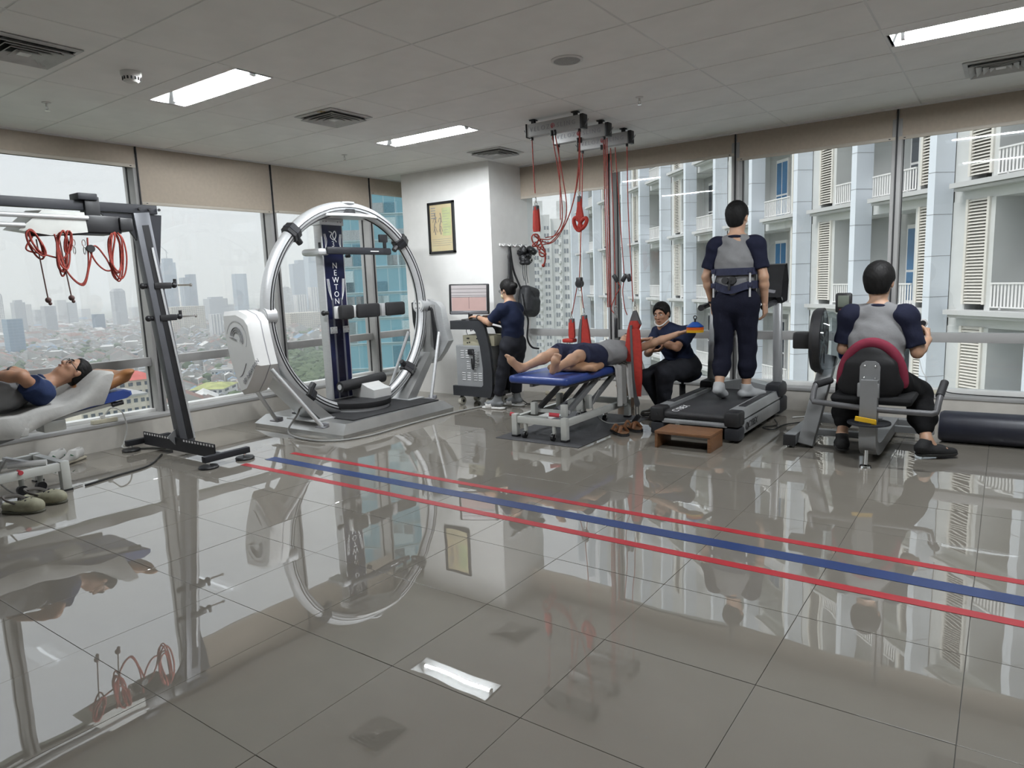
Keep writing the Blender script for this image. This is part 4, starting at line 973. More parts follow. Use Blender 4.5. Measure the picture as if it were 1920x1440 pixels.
po = MB().bar(pb, pt, 0.085, 0.13, up=(0, 1, 0), bev=0.004).build('post', M_graym2, ga)
MB().bar(pb + Vector((0.046, 0.055, 0.06)), pt + Vector((0.046, 0.055, -0.28)), 0.010, 0.018, up=(0, 1, 0)).build('rail_slot', M_silver, po)
MB().bar(pb + Vector((0.043, 0.02, 0.06)), pt + Vector((0.043, 0.02, -0.1)), 0.006, 0.055, up=(0, 1, 0)).build('dark_face', M_black, po)
MB().bar((GX, 3.12, 2.10), (GX, -0.6, 2.10), 0.06, 0.072, bev=0.004).build('top_beam', M_char, ga)
gs = [(3.16, 2.06), (2.66, 2.06), (2.72, 2.02), (2.86, 1.96), (2.94, 1.84), (2.97, 1.62), (3.10, 1.62)]
MB().loft([[(GX - 0.012, y, z) for y, z in gs], [(GX + 0.012, y, z) for y, z in gs]]).build('corner_gusset', M_char, ga, smooth=False)
MB().cyl((GX + 0.013, 2.98, 2.0), (GX + 0.016, 2.98, 2.0), 0.035, n=16).build('gusset_hole', M_shell, ga)
for y in (3.13, 3.05, 2.97):
    MB().cyl((GX + 0.035, y, 2.10), (GX + 0.045, y, 2.10), 0.012, n=8).build('bolt', M_black, ga)
for z in (1.475, 1.205):     # clamp arms on the post
    y = 3.02 + (2.06 - z) / 1.985 * 0.14
    c = MB().box((GX - 0.055, y - 0.045, z - 0.026), (GX + 0.055, y + 0.10, z + 0.026), 0.006).build('clamp', M_black, ga)
    MB().cyl((GX, y - 0.12, z), (GX, y - 0.05, z), 0.02, n=10).sphere((GX, y - 0.12, z), 0.026, 10).build('clamp_screw', M_black, c)
    MB().cyl((GX, y + 0.09, z), (GX, y + 0.17, z + 0.005), 0.014, n=10).sphere((GX, y + 0.15, z + 0.003), 0.026, 10).cyl((GX, y + 0.16, z), (GX, y + 0.16, z + 0.055), 0.014, n=8).build('ball_joint', M_black, c)
    MB().cyl((GX, y + 0.18, z), (GX, y + 0.30, z), 0.009, n=8).sphere((GX, y + 0.30, z), 0.016, 8).build('rod', M_mirror, c)
# second leg of the gantry out of frame carries the other end
MB().bar((GX, -0.55, 0.0), (GX, -0.55, 2.06), 0.075, 0.10, up=(0, 1, 0)).build('post', M_char, ga)
# hoist trolley hanging under the beam
ho_ = thing('rope_hoist', 'white and black rope trolley hanging under the gantry beam', 'hoist', (-5.78, 2.3, 1.95))
hp = [(2.02, 1.90), (2.12, 1.99), (2.18, 2.045), (2.46, 2.045), (2.47, 1.90), (2.22, 1.87)]
MB().loft([[(-5.90, y, z) for y, z in hp], [(-5.62, y, z - 0.02) for y, z in hp]]).build('body', M_palef, ho_)
MB().box((-5.92, 2.46, 1.88), (-5.62, 2.72, 2.01), 0.012).box((-5.80, 2.70, 1.90), (-5.60, 2.80, 2.0), 0.01).build('motor', M_black, ho_)
MB().bar((-5.66, 2.08, 1.855), (-5.66, 2.72, 1.895), 0.05, 0.03).build('rope_rail', M_char, ho_)
for z, y1 in ((1.985, 2.48), (1.915, 2.06)): MB().cyl((-5.62, -0.5, z), (-5.62, y1, z), 0.018, n=12).build('guide_tube', M_silver, ho_)
MB().box((-5.90, 2.55, 2.0), (-5.80, 2.66, 2.17), 0.008).build('carriage', M_black, ho_)
MB().box((-5.93, 2.50, 2.14), (-5.78, 2.64, 2.19), 0.006).build('carriage_top', M_char, ho_)
def rope(name, pts, label, r=0.0055, parent=None, m=None, n=10):
    o = MB().tube(bez(pts, n), r, 6).build(name, m or M_rope, parent)
    return tag(o, label, 'rope') if parent is None else o
rx = -5.62
def coil(cy, cz, w, h, loops, seed, tilt=0.0):
    r = random.Random(seed); P = []
    for k in range(loops):
        a, b = w * r.uniform(0.7, 1.15), h * r.uniform(0.75, 1.15); oy = r.uniform(-0.012, 0.012)
        for t in range(8):
            q = 2 * math.pi * t / 8
            P.append((rx + 0.02 * math.cos(q + k) + r.uniform(-0.01, 0.01), cy + oy + a * math.sin(q) + tilt * math.cos(q) * b, cz - b + b * math.cos(q)))
    return P
lr = MB()
rp = thing('rope_bundle', 'bundles of looped red rope hanging from the trolley over the bed', 'rope', (rx, 2.3, 1.9))
for cy_, w_, h_, n_, sd_, tl_ in ((2.66, 0.05, 0.17, 5, 1, 0.05), (2.12, 0.035, 0.09, 4, 2, -0.35), (2.28, 0.04, 0.15, 4, 3, 0.10), (2.33, 0.03, 0.10, 2, 4, 0.12)):
    MB().tube(bez(coil(cy_, 1.885, w_, h_, n_, sd_, tl_), 5), 0.0065, 6).build('loop', M_rope, rp)
for P in ([(rx, 2.10, 1.84), (rx, 2.05, 1.75), (rx, 2.14, 1.72), (rx, 2.28, 1.69), (rx, 2.33, 1.78), (rx, 2.35, 1.86)], [(rx, 2.24, 1.86), (rx, 2.28, 1.62), (rx, 2.38, 1.50), (rx, 2.44, 1.62), (rx, 2.46, 1.84)],
          [(rx, 2.25, 1.84), (rx, 2.29, 1.60), (rx, 2.39, 1.49), (rx, 2.45, 1.63), (rx, 2.50, 1.78), (rx, 2.57, 1.70), (rx, 2.61, 1.60)], [(rx, 2.46, 1.76), (rx, 2.50, 1.66), (rx, 2.56, 1.60), (rx, 2.62, 1.60)]):
    MB().tube(bez(P, 8), 0.0065, 6).build('strand', M_rope, rp)
for y0, y1, z1 in ((2.12, 2.145, 1.40), (2.27, 2.30, 1.41)):
    MB().tube(bez([(rx, y0, 1.82), (rx, (y0 + y1) / 2, 1.6), (rx, y1, z1)], 6), 0.005, 6).build('strand', mat('dark_rope', (0.10, 0.05, 0.045), 0.7), rp)
    MB().sphere((rx, y1, z1 - 0.01), 0.021, 10).sphere((rx, y1 + 0.01, z1 - 0.035), 0.013, 8).build('knot', MATS['dark_rope'], rp)
for y in (2.36, 2.43): MB().tube([(rx, y + 0.012 * math.sin(a), 1.80 + 0.025 * math.cos(a)) for a in np.linspace(0, 6.28, 13)], 0.003, 5).tube([(rx, y + 0.008 * math.sin(a), 1.745 + 0.028 * math.cos(a)) for a in np.linspace(0, 6.28, 13)], 0.003, 5).build('carabiner', M_mirror, rp)
MB().cyl((rx - 0.01, 2.47, 1.76), (rx + 0.02, 2.47, 1.76), 0.028, n=14).build('pulley', M_black, rp)

# ------------------------------------------------------------------ treatment bed at the left
b1 = thing('treatment_bed', 'blue treatment bed with raised head end, covered by a sheet, at left', 'bed', (-5.85, 1.5, 0))
def pad_poly(pts, x0, x1, name, m, parent, bev=0.02):
    mb = MB(); n_ = len(pts); xs = [x0, x0 + bev, x1 - bev, x1]; cxm = sum(p[0] for p in pts) / n_; czm = sum(p[1] for p in pts) / n_
    def ins(p, d): dx, dz = cxm - p[0], czm - p[1]; L = math.hypot(dx, dz); return (p[0] + dx / L * d, p[1] + dz / L * d)
    rings = []
    for x, d in ((x0, bev), (x0 + bev, 0), (x1 - bev, 0), (x1, bev)): rings.append([(x, *ins(p, d)) for p in pts])
    return mb.loft(rings).build(name, m, parent)
pad_poly([(-0.2, 0.52), (1.80, 0.52), (1.80, 0.60), (-0.2, 0.60)], -6.17, -5.53, 'pad', M_vinyl, b1)
pad_poly([(1.83, 0.525), (2.58, 0.615), (2.615, 0.635), (2.61, 0.665), (2.56, 0.685), (1.83, 0.60)], -6.17, -5.53, 'head_pad', M_vinyl, b1)
for x in (-5.58, -6.12): MB().bar((x, 1.80, 0.50), (x, 2.50, 0.585), 0.03, 0.025).build('head_frame', M_palef, b1)
MB().cyl((-5.555, 2.46, 0.575), (-5.555, 2.54, 0.585), 0.018, n=12).build('frame_end', M_black, b1)
MB().box((-5.70, 1.98, 0.45), (-5.55, 2.13, 0.53), 0.01).build('actuator_box', M_palef, b1)
for x in (-5.60, -6.10):
    MB().bar((x, 1.84, 0.47), (x, 0.9, 0.30), 0.05, 0.05).build('lift_arm', M_graym, b1)
    MB().cyl((x - 0.03, 1.82, 0.465), (x + 0.03, 1.82, 0.465), 0.03, n=14).build('pivot', M_silver, b1)
    MB().bar((x + 0.03, 2.10, 0.185), (x + 0.03, 0.3, 0.185), 0.05, 0.06, bev=0.004).build('base_rail', M_palef, b1)
    MB().box((x, 2.05, 0.012), (x + 0.06, 2.11, 0.222), 0.004).build('leg', M_palef, b1)
    MB().box((x - 0.003, 2.047, 0.0), (x + 0.063, 2.113, 0.014)).build('foot_cap', M_black, b1)
MB().bar((-6.08, 2.08, 0.185), (-5.56, 2.08, 0.185), 0.05, 0.06).build('end_rail', M_palef, b1)
MB().bar((-6.0, 1.86, 0.235), (-5.62, 1.90, 0.235), 0.03, 0.03).cyl((-5.70, 1.78, 0.24), (-5.58, 1.98, 0.235), 0.022, n=12).build('pedal_bar', M_shell, b1)
for p in ((-5.585, 1.80, 0.205), (-5.95, 1.72, 0.24)): MB().cyl(p, (p[0] + 0.05, p[1], p[2]), 0.016, n=10).build('pedal', M_redk, b1)
for y in (1.86, 1.98):
    MB().cyl((-5.74, y, 0.035), (-5.74, y, 0.16), 0.018, n=10).build('caster_stem', M_palef, b1)
    MB().cyl((-5.76, y, 0.035), (-5.72, y, 0.035), 0.034, n=16).build('caster', M_black, b1)
tag(MB().tube(bez([(-5.62, 1.75, 0.30), (-5.66, 1.70, 0.16), (-5.60, 1.80, 0.03), (-5.55, 1.95, 0.01), (-5.6, 2.2, 0.008)], 10), 0.006, 6).build('bed_cable', M_cord), 'thin grey cable drooping under the bed at left', 'cable')
# ------------------------------------------------------------------ rope bars on the ceiling
M_bar = mat('silver_bar_extrusion', (0.40, 0.40, 0.40), 0.55, 0.1, var=0.03)
M_strap = mat('red_sling_fabric', (0.40, 0.030, 0.020), 0.75, var=0.10, vscale=30, bump=0.2, bscale=120)
M_strapd = mat('grey_sling_edge', (0.10, 0.10, 0.105), 0.8, var=0.1)
M_woodk = mat('dark_red_knot', (0.30, 0.05, 0.04), 0.7)
for i, (y, nm) in enumerate(((5.36, 'nearest silver rope bar under the ceiling, left of three'), (5.81, 'middle silver rope bar of three under the ceiling'), (6.27, 'farthest silver rope bar of three under the ceiling, nearest the window'))):
    s = thing('sling_bar', nm, 'rope bar', (-3.29, y, 2.72), 'rope bars under the ceiling')
    MB().box((-3.56, y - 0.035, 2.665), (-3.02, y + 0.035, 2.775), 0.006).build('rail', M_bar, s)
    for x0, x1 in ((-3.575, -3.56), (-3.02, -2.985)): MB().box((x0, y - 0.038, 2.66), (x1, y + 0.038, 2.78), 0.006).build('end_cap', M_black, s)
    for x in (-3.51, -3.08):
        MB().box((x - 0.015, y - 0.015, 2.774), (x + 0.015, y + 0.015, HC + 0.002)).box((x - 0.028, y - 0.028, HC - 0.012), (x + 0.028, y + 0.028, HC - 0.004)).build('mount', M_char, s)
    for x, d in ((-3.58, -1), (-2.985, 1)): MB().bar((x, y, 2.69), (x + d * 0.03, y, 2.735), 0.006, 0.006).build('hook', M_letterg, s)
    zc = 2.725
    link('lettering', text_mesh('VELOZ', 0.055, frame((-3.425, y - 0.0358, zc - 0.004), (1, 0, 0), (0, 0, 1)), 0.0006, spacing=1.35), M_letterg, s, False)
    link('lettering', text_mesh('SLING', 0.055, frame((-3.155, y - 0.0358, zc - 0.004), (1, 0, 0), (0, 0, 1)), 0.0006, spacing=1.35), M_letterg, s, False)
    MB().tube([(-3.29 + 0.017 * math.sin(a), y - 0.037, zc + 0.017 * math.cos(a)) for a in np.linspace(-2.4, 2.4, 12)], 0.0025, 5).bar((-3.29, y - 0.037, zc - 0.02), (-3.29, y - 0.037, zc + 0.008), 0.005, 0.003).bar((-3.298, y - 0.037, zc - 0.02), (-3.298, y - 0.037, zc), 0.003, 0.003).build('logo_mark', M_redk, s)
    for x in (-3.30, -3.268): MB().cyl((x, y - 0.035, 2.685), (x, y - 0.035, 2.64), 0.013, n=10).build('rope_cleat', M_black, s)
    for x in (-3.53, -3.045): MB().cyl((x, y, 2.665), (x, y, 2.64), 0.013, n=10).build('rope_guide', M_black, s)
def hang(name, pts, label, r=0.0050): return rope(name, pts, label, r)
y1, y2, y3 = 5.36, 5.81, 6.27
hang('rope', [(-3.53, y1, 2.65), (-3.525, y1, 2.4), (-3.515, y1, 2.18)], 'short red rope dropping from the left end of the nearest bar')
hang('rope', [(-3.30, y1 - 0.03, 2.64), (-3.26, y1, 2.3), (-3.235, y1, 2.0), (-3.26, y1, 1.87), (-3.36, y1, 1.77), (-3.47, y1, 1.77)], 'red rope from nearest bar centre looping down to the left bundle, left strand')
hang('rope', [(-3.268, y1 - 0.03, 2.64), (-3.225, y1, 2.3), (-3.19, y1, 2.02), (-3.24, y1, 1.86), (-3.36, y1, 1.74), (-3.46, y1, 1.75)], 'red rope from nearest bar centre looping down to the left bundle, right strand')
hang('rope', [(-3.045, y1, 2.65), (-3.06, y1, 2.4), (-3.10, y1, 2.15), (-3.18, y1, 1.93), (-3.32, y1, 1.75), (-3.45, y1, 1.72)], 'red rope swinging from the right end of the nearest bar to the bundle')
hang('rope', [(-3.04, y1 - 0.01, 2.65), (-3.05, y1, 2.38), (-3.11, y1, 2.10), (-3.20, y1, 1.90), (-3.30, y1, 1.80), (-3.42, y1, 1.78)], 'second red rope swinging from the right end of the nearest bar')
hang('rope', [(-3.045, y1 + 0.01, 2.65), (-3.05, y1, 2.4), (-3.055, y1, 2.15)], 'short red rope down to the heart-shaped hand sling')
hang('rope', [(-3.53, y2, 2.65), (-3.525, y2, 2.3), (-3.53, y2, 1.97)], 'red rope hanging free from the left end of the middle bar')
for k, (dx, zb) in enumerate(((-0.008, 1.13), (0.008, 1.13), (0.026, 1.15))):
    hang('rope', [(-3.045 + dx, y2, 2.65), (-3.04 + dx, y2, 2.0), (-3.03 + dx, y2, zb)], ('left', 'middle', 'right')[k] + ' strand of the red ropes hanging in front of the window mullion')
hang('rope', [(-3.53, y3, 2.65), (-3.56, y3, 2.0), (-3.60, y3, 1.40)], 'long red rope down to the black pulley above the patient')
hang('rope', [(-3.22, y3, 2.65), (-3.20, y3, 2.0), (-3.19, y3, 1.40), (-3.19, y3, 1.12)], 'long red rope from the farthest bar, left of three at the window')
hang('rope', [(-3.17, y3, 2.65), (-3.13, y3, 2.0), (-3.09, y3, 1.40)], 'slanting red rope from the farthest bar, middle of three at the window')
hang('rope', [(-3.045, y3, 2.65), (-2.99, y3 - 0.10, 2.0), (-2.89, 6.04, 1.17)], 'long red rope from the farthest bar down to the big red sling')
hang('rope', [(-3.18, y3, 1.38), (-3.15, y3, 1.34), (-3.14, y3, 1.30), (-3.19, y3, 1.22), (-3.24, y3, 1.10), (-3.21, y3, 1.05)], 'loose red rope tail curling beside the window mullion')
hang('rope', [(-3.10, y3, 1.36), (-3.11, y3, 1.25), (-3.09, y3, 1.10), (-3.065, y3, 1.03)], 'loose red rope tail hanging behind the patient head')
# looped bundle on the left sling
bu = thing('rope_bundle', 'tangle of red rope loops under the left red strap', 'rope', (-3.48, y1, 1.8))
for k, (cx, cz, a, b) in enumerate(((-3.53, 1.77, 0.035, 0.05), (-3.50, 1.79, 0.03, 0.03), (-3.48, 1.68, 0.045, 0.04), (-3.46, 1.66, 0.03, 0.045), (-3.50, 1.74, 0.055, 0.03))):
    MB().tube([(cx + a * math.cos(t + k), y1 + 0.012 * math.sin(2 * t), cz + b * math.sin(t)) for t in np.linspace(0, 2 * math.pi, 20, endpoint=False)], 0.0065, 6, closed=True).build('loop', M_rope, bu)
MB().tube(bez([(-3.50, y1, 1.80), (-3.46, y1, 1.72), (-3.43, y1, 1.66), (-3.43, y1, 1.58), (-3.445, y1, 1.54)], 8), 0.008, 6).sphere((-3.43, y1, 1.635), 0.016, 8).sphere((-3.45, y1, 1.535), 0.017, 8).build('tail', M_rope, bu)
def strap(name, label, x, y, zt, zb, w0, w1, thick=0.03, edge=True):
    """Folded red sling hanging as a long flat pad with a metal ring."""
    s = thing(name, label, 'sling', (x, y, zt), 'red hanging slings')
    pr = [(zt, w0), (zt - 0.03, w0 * 1.15), (zt - (zt - zb) * 0.4, (w0 + w1) * 0.52), (zb + 0.03, w1), (zb, w1 * 0.85)]
    MB().loft([[(x - w, y - thick / 2, z), (x, y - thick * 0.7, z), (x + w, y - thick / 2, z), (x + w, y + thick / 2, z), (x - w, y + thick / 2, z)] for z, w in pr]).build('pad', M_strap, s)
    MB().box((x - w0 * 1.1, y - thick * 0.62, zt - 0.035), (x + w0 * 1.1, y + thick * 0.62, zt + 0.012), 0.006).build('sleeve', M_strapd, s)
    if edge: MB().loft([[(x - w - 0.006, y - thick * 0.62, z), (x - w * 0.45, y - thick * 0.78, z), (x - w * 0.45, y + thick * 0.5, z), (x - w - 0.006, y + thick * 0.5, z)] for z, w in pr[1:]]).build('edge', M_strapd, s)
    MB().tube([(x + 0.012 * math.sin(a), y, zt + 0.025 + 0.016 * math.cos(a)) for a in np.linspace(0, 6.28, 14)], 0.003, 5).tube([(x, y + 0.008 * math.sin(a), zt + 0.062 + 0.024 * math.cos(a)) for a in np.linspace(0, 6.28, 14)], 0.003, 5).build('carabiner', M_mirror, s)
    return s
strap('hanging_sling', 'red strap with black top hanging left beside the white column', -3.51, y1, 2.06, 1.84, 0.022, 0.034, edge=False)
hs = thing('hand_sling', 'heart-shaped red hand sling hanging from the nearest bar', 'sling', (-3.06, y1, 2.1), 'red hanging slings')
MB().loft([[(-3.06 - w, y1 - 0.012, z), (-3.06 + w, y1 - 0.012, z), (-3.06 + w, y1 + 0.012, z), (-3.06 - w, y1 + 0.012, z)] for z, w in ((2.10, 0.014), (2.02, 0.02), (1.94, 0.034), (1.90, 0.03))]).build('strap', M_strap, hs)
for cx, r0, tl in ((-3.085, 0.045, 0.35), (-3.03, 0.036, -0.5)):
    MB().tube([(cx + 0.030 * math.cos(t) - tl * 0.05 * math.sin(t), y1, 1.875 + r0 * 1.25 * math.sin(t) ) for t in np.linspace(0, 2 * math.pi, 24, endpoint=False)], 0.017, 8, closed=True).build('loop', M_strap, hs)
MB().box((-3.075, y1 - 0.014, 2.06), (-3.045, y1 + 0.014, 2.11), 0.004).build('sleeve', M_strapd, hs)
MB().tube([(-3.06 + 0.012 * math.sin(a), y1, 2.135 + 0.022 * math.cos(a)) for a in np.linspace(0, 6.28, 14)], 0.003, 5).build('carabiner', M_mirror, hs)
pu = thing('rope_pulley', 'black pulley splitting a rope above the patient', 'pulley', (-3.60, y3, 1.36))
MB().cyl((-3.60, y3 - 0.02, 1.355), (-3.60, y3 + 0.02, 1.355), 0.042, n=18).box((-3.63, y3 - 0.024, 1.33), (-3.57, y3 + 0.024, 1.42), 0.008).build('housing', M_black, pu)
MB().tube([(-3.60 + 0.014 * math.sin(a), y3, 1.30 + 0.02 * math.cos(a)) for a in np.linspace(0, 6.28, 12)], 0.004, 5).build('ring', M_mirror, pu)
hang('rope', [(-3.625, y3, 1.34), (-3.66, y3, 1.2), (-3.70, y3, 1.04)], 'short red rope from the black pulley to the left small sling')
hang('rope', [(-3.58, y3, 1.34), (-3.57, y3, 1.2), (-3.56, y3, 1.10)], 'short red rope from the black pulley to the grey-edged sling')
sa = strap('hanging_sling', 'small red sling with a foot loop resting by the patient hip', -3.705, y3, 0.985, 0.79, 0.026, 0.035, edge=False)
MB().box((-3.80, y3 - 0.05, 0.745), (-3.67, y3 + 0.05, 0.785), 0.012).build('foot_loop', M_strap, sa)
strap('hanging_sling', 'grey-edged red sling behind the patient hips', -3.555, y3, 1.02, 0.70, 0.028, 0.072)
for x, t in ((-3.19, 0.35), (-3.09, -0.3), (-3.03, 0.0)):
    tag(MB().bar((x - 0.02 * math.copysign(1, t), y3, 1.43), (x + t * 0.08, y3, 1.36), 0.03, 0.04, bev=0.006).build('rope_cleat', M_black), {0.35: 'black rope cleat tilted right at the window, left of three', -0.3: 'black rope cleat tilted left at the window, middle of three', 0.0: 'upright black rope cleat at the window, right of three'}[t], 'cleat')
bs = thing('hand_strap', 'short black strap hanging above the patient head', 'strap', (-3.19, y3, 1.0))
MB().box((-3.205, y3 - 0.012, 0.80), (-3.175, y3 + 0.012, 1.0), 0.006).build('strap', M_black, bs)
MB().tube([(-3.19 + 0.012 * math.sin(a), y3, 1.03 + 0.024 * math.cos(a)) for a in np.linspace(0, 6.28, 12)], 0.003, 5).tube([(-3.19, y3 + 0.01 * math.sin(a), 1.075 + 0.02 * math.cos(a)) for a in np.linspace(0, 6.28, 12)], 0.003, 5).sphere((-3.19, y3, 1.115), 0.016, 8).build('carabiner', M_mirror, bs)
# big sling at the patient's shoulder: narrow triangle head, broad red body, tapering tail, buckle on cords
bgs = thing('shoulder_sling', 'large red and grey sling hanging at the patient shoulder down to the floor', 'sling', (-3.0, 6.0, 0.9))
gy = 6.04; gx = -2.87
MB().loft([[(gx - w, gy - 0.015, z), (gx + w, gy - 0.015, z), (gx + w, gy + 0.015, z), (gx - w, gy + 0.015, z)] for z, w in ((1.085, 0.012), (1.03, 0.035), (0.955, 0.062))]).build('head', M_strapd, bgs)
MB().loft([[(gx + o - w, gy - 0.03, z), (gx + o, gy - 0.045, z), (gx + o + w, gy - 0.03, z), (gx + o + w, gy + 0.02, z), (gx + o - w, gy + 0.02, z)] for z, w, o in ((0.99, 0.032, 0.0), (0.95, 0.055, 0.0), (0.90, 0.050, -0.02), (0.72, 0.052, -0.045), (0.63, 0.045, -0.05), (0.60, 0.03, -0.05))]).build('pad', M_strap, bgs)
MB().loft([[(gx + o - w, gy - 0.055, z), (gx + o + w, gy - 0.055, z), (gx + o + w, gy - 0.035, z), (gx + o - w, gy - 0.035, z)] for z, w, o in ((0.915, 0.040, 0.015), (0.90, 0.046, 0.02), (0.70, 0.050, 0.035), (0.45, 0.045, 0.04), (0.27, 0.030, 0.04))]).build('tail', M_strap, bgs)
MB().loft([[(gx + o - w, gy - 0.058, z), (gx + o + w, gy - 0.058, z), (gx + o + w, gy - 0.04, z), (gx + o - w, gy - 0.04, z)] for z, w, o in ((0.95, 0.010, -0.02), (0.70, 0.012, -0.012), (0.45, 0.012, 0.0), (0.27, 0.018, 0.02), (0.20, 0.026, 0.035), (0.17, 0.016, 0.035))]).build('edge', M_strapd, bgs)
MB().tube([(gx + 0.012 * math.sin(a), gy, 1.11 + 0.024 * math.cos(a)) for a in np.linspace(0, 6.28, 14)], 0.003, 5).tube([(gx, gy + 0.01 * math.sin(a), 1.15 + 0.022 * math.cos(a)) for a in np.linspace(0, 6.28, 14)], 0.003, 5).build('carabiner', M_mirror, bgs)
for dx in (0.015, 0.045): MB().tube([(gx + dx, gy - 0.045, 0.19), (gx + dx + 0.004, gy - 0.045, 0.08)], 0.004, 6).build('cord', M_black, bgs)
MB().bar((gx + 0.05, gy - 0.045, 0.085), (gx - 0.005, gy - 0.045, 0.012), 0.05, 0.04, bev=0.006).build('buckle', M_black, bgs)

# ------------------------------------------------------------------ middle treatment bed on its mat
tag(MB().box((-3.715, 4.885, 0.0005), (-2.85, 6.33, 0.006), 0.002).build('floor_mat', mat('dark_mat', (0.055, 0.055, 0.06), 0.55, var=0.12, vscale=25, bump=0.15, bscale=90), smooth=False), 'dark rubber mat on the floor under the middle bed', 'mat')
b2 = thing('treatment_bed', 'blue padded treatment bed with pale scissor frame on a dark mat', 'bed', (-3.32, 5.6, 0))
s_ = SDF((-3.75, 4.90, 0.42), (-2.95, 6.55, 0.60), 0.009)
s_.rbox((-3.345, 5.72, 0.525), (0.315, 0.70, 0.035), 0.030, k=0.0)
s_.cut((-3.66, 5.02, 0.5), (-0.75, -0.66, 0), 0.05).cut((-3.03, 5.02, 0.5), (0.75, -0.66, 0), 0.05)
s_.build('pad', M_vinyl, b2)
MB().box((-3.61, 5.10, 0.478), (-3.08, 6.38, 0.49)).build('pad_board', M_black, b2)
for x in (-3.58, -3.06):
    for y in (5.02, 6.24):
        MB().box((x - 0.028, y - 0.028, 0.02), (x + 0.028, y + 0.028, 0.215), 0.004).build('leg', M_palef, b2)
        MB().box((x - 0.032, y - 0.032, 0.0065), (x + 0.032, y + 0.032, 0.024), 0.003).build('foot_cap', M_black, b2)
    MB().bar((x, 5.04, 0.165), (x, 6.22, 0.165), 0.04, 0.06, bev=0.003).build('base_rail', M_palef, b2)
for y in (5.02, 6.24): MB().bar((-3.56, y, 0.165), (-3.08, y, 0.165), 0.04, 0.06, bev=0.003).build('cross_rail', M_palef, b2)
for x in (-3.47, -3.17):
    for y in (5.02, 5.98):
        MB().cyl((x, y, 0.06), (x, y, 0.15), 0.018, n=10).build('caster_stem', M_palef, b2)
        MB().cyl((x - 0.014, y - 0.02, 0.036), (x + 0.014, y - 0.02, 0.036), 0.030, n=18).build('caster', M_black, b2)
        MB().tube([(x - 0.02, y - 0.02, 0.036), (x - 0.02, y - 0.01, 0.07), (x + 0.02, y - 0.01, 0.07), (x + 0.02, y - 0.02, 0.036)], 0.005, 6).build('fork', M_mirror, b2)
for x in (-3.48, -3.16):     # parallelogram lift arms
    MB().bar((x, 5.22, 0.215), (x, 5.80, 0.455), 0.03, 0.05, bev=0.003).build('lift_arm', M_graym, b2)
    MB().bar((x, 5.62, 0.215), (x, 6.16, 0.455), 0.03, 0.05, bev=0.003).build('lift_arm', M_graym, b2)
    MB().bar((x, 5.18, 0.19), (x, 5.18, 0.30), 0.05, 0.05, bev=0.003).build('arm_bracket', M_palef, b2)
    MB().bar((x, 5.62, 0.19), (x, 5.62, 0.32), 0.05, 0.05, bev=0.003).build('arm_bracket', M_palef, b2)
    MB().bar((x, 5.14, 0.462), (x, 6.36, 0.462), 0.035, 0.03, bev=0.003).build('top_rail', M_graym, b2)
    MB().cyl((x - 0.03, 5.22, 0.225), (x + 0.03, 5.22, 0.225), 0.018, n=12).cyl((x - 0.03, 5.80, 0.45), (x + 0.03, 5.80, 0.45), 0.018, n=12).cyl((x - 0.03, 6.16, 0.45), (x + 0.03, 6.16, 0.45), 0.018, n=12).build('pivot', M_silver, b2)
MB().bar((-3.48, 5.22, 0.22), (-3.16, 5.22, 0.22), 0.03, 0.03).build('cross_tube', M_palef, b2)
MB().bar((-3.48, 5.80, 0.45), (-3.16, 5.80, 0.45), 0.03, 0.03).build('cross_tube', M_palef, b2)
MB().cyl((-3.32, 5.30, 0.21), (-3.32, 5.58, 0.25), 0.035, n=14).cyl((-3.32, 5.58, 0.25), (-3.32, 5.9, 0.40), 0.018, n=12).build('actuator', M_letterg, b2)
MB().box((-3.26, 5.40, 0.20), (-3.16, 5.52, 0.30), 0.01).build('control_box', M_palef, b2)
for a, b in (((-3.70, 5.10, 0.19), (-3.62, 5.14, 0.165)), ((-3.22, 5.02, 0.235), (-3.14, 5.06, 0.225))):
    MB().cyl(a, b, 0.018, n=12).build('pedal_grip', M_redk, b2)
MB().bar((-3.66, 5.12, 0.18), (-3.58, 5.06, 0.13), 0.012, 0.012).bar((-3.56, 5.12, 0.17), (-3.30, 5.12, 0.18), 0.02, 0.02).build('pedal_lever', M_palef, b2)
tag(MB().tube(bez([(-3.10, 5.72, 0.36), (-3.14, 5.66, 0.2), (-3.06, 5.72, 0.06), (-2.98, 5.9, 0.012), (-2.9, 6.15, 0.012)], 10), 0.005, 6).build('bed_cable', M_cord), 'thin cable drooping from the middle bed onto its mat', 'cable')

# ------------------------------------------------------------------ treadmill
tm = thing('treadmill', 'silver and black treadmill facing the windows', 'treadmill', (-2.15, 6.3, 0))
M_belt = mat('black_treadmill_belt', (0.030, 0.030, 0.033), 0.55, var=0.1, vscale=60, bump=0.1, bscale=300)
M_tsil = mat('treadmill_silver', (0.44, 0.45, 0.46), 0.35, 0.5, var=0.04, stretch=(12, 1, 1))
TX0, TX1 = -2.52, -1.74
MB().box((-2.40, 5.62, 0.205), (-1.86, 6.97, 0.236), 0.012).build('belt', M_belt, tm)
MB().cyl((-2.40, 5.64, 0.20), (-1.86, 5.64, 0.20), 0.036, n=20).build('rear_roller', M_belt, tm)
MB().box((-2.42, 5.70, 0.10), (-1.84, 6.95, 0.20), 0.01).build('deck_body', M_char, tm)
MB().box((-2.42, 5.60, 0.125), (-1.84, 5.66, 0.165), 0.01).build('rear_bar', M_tsil, tm)
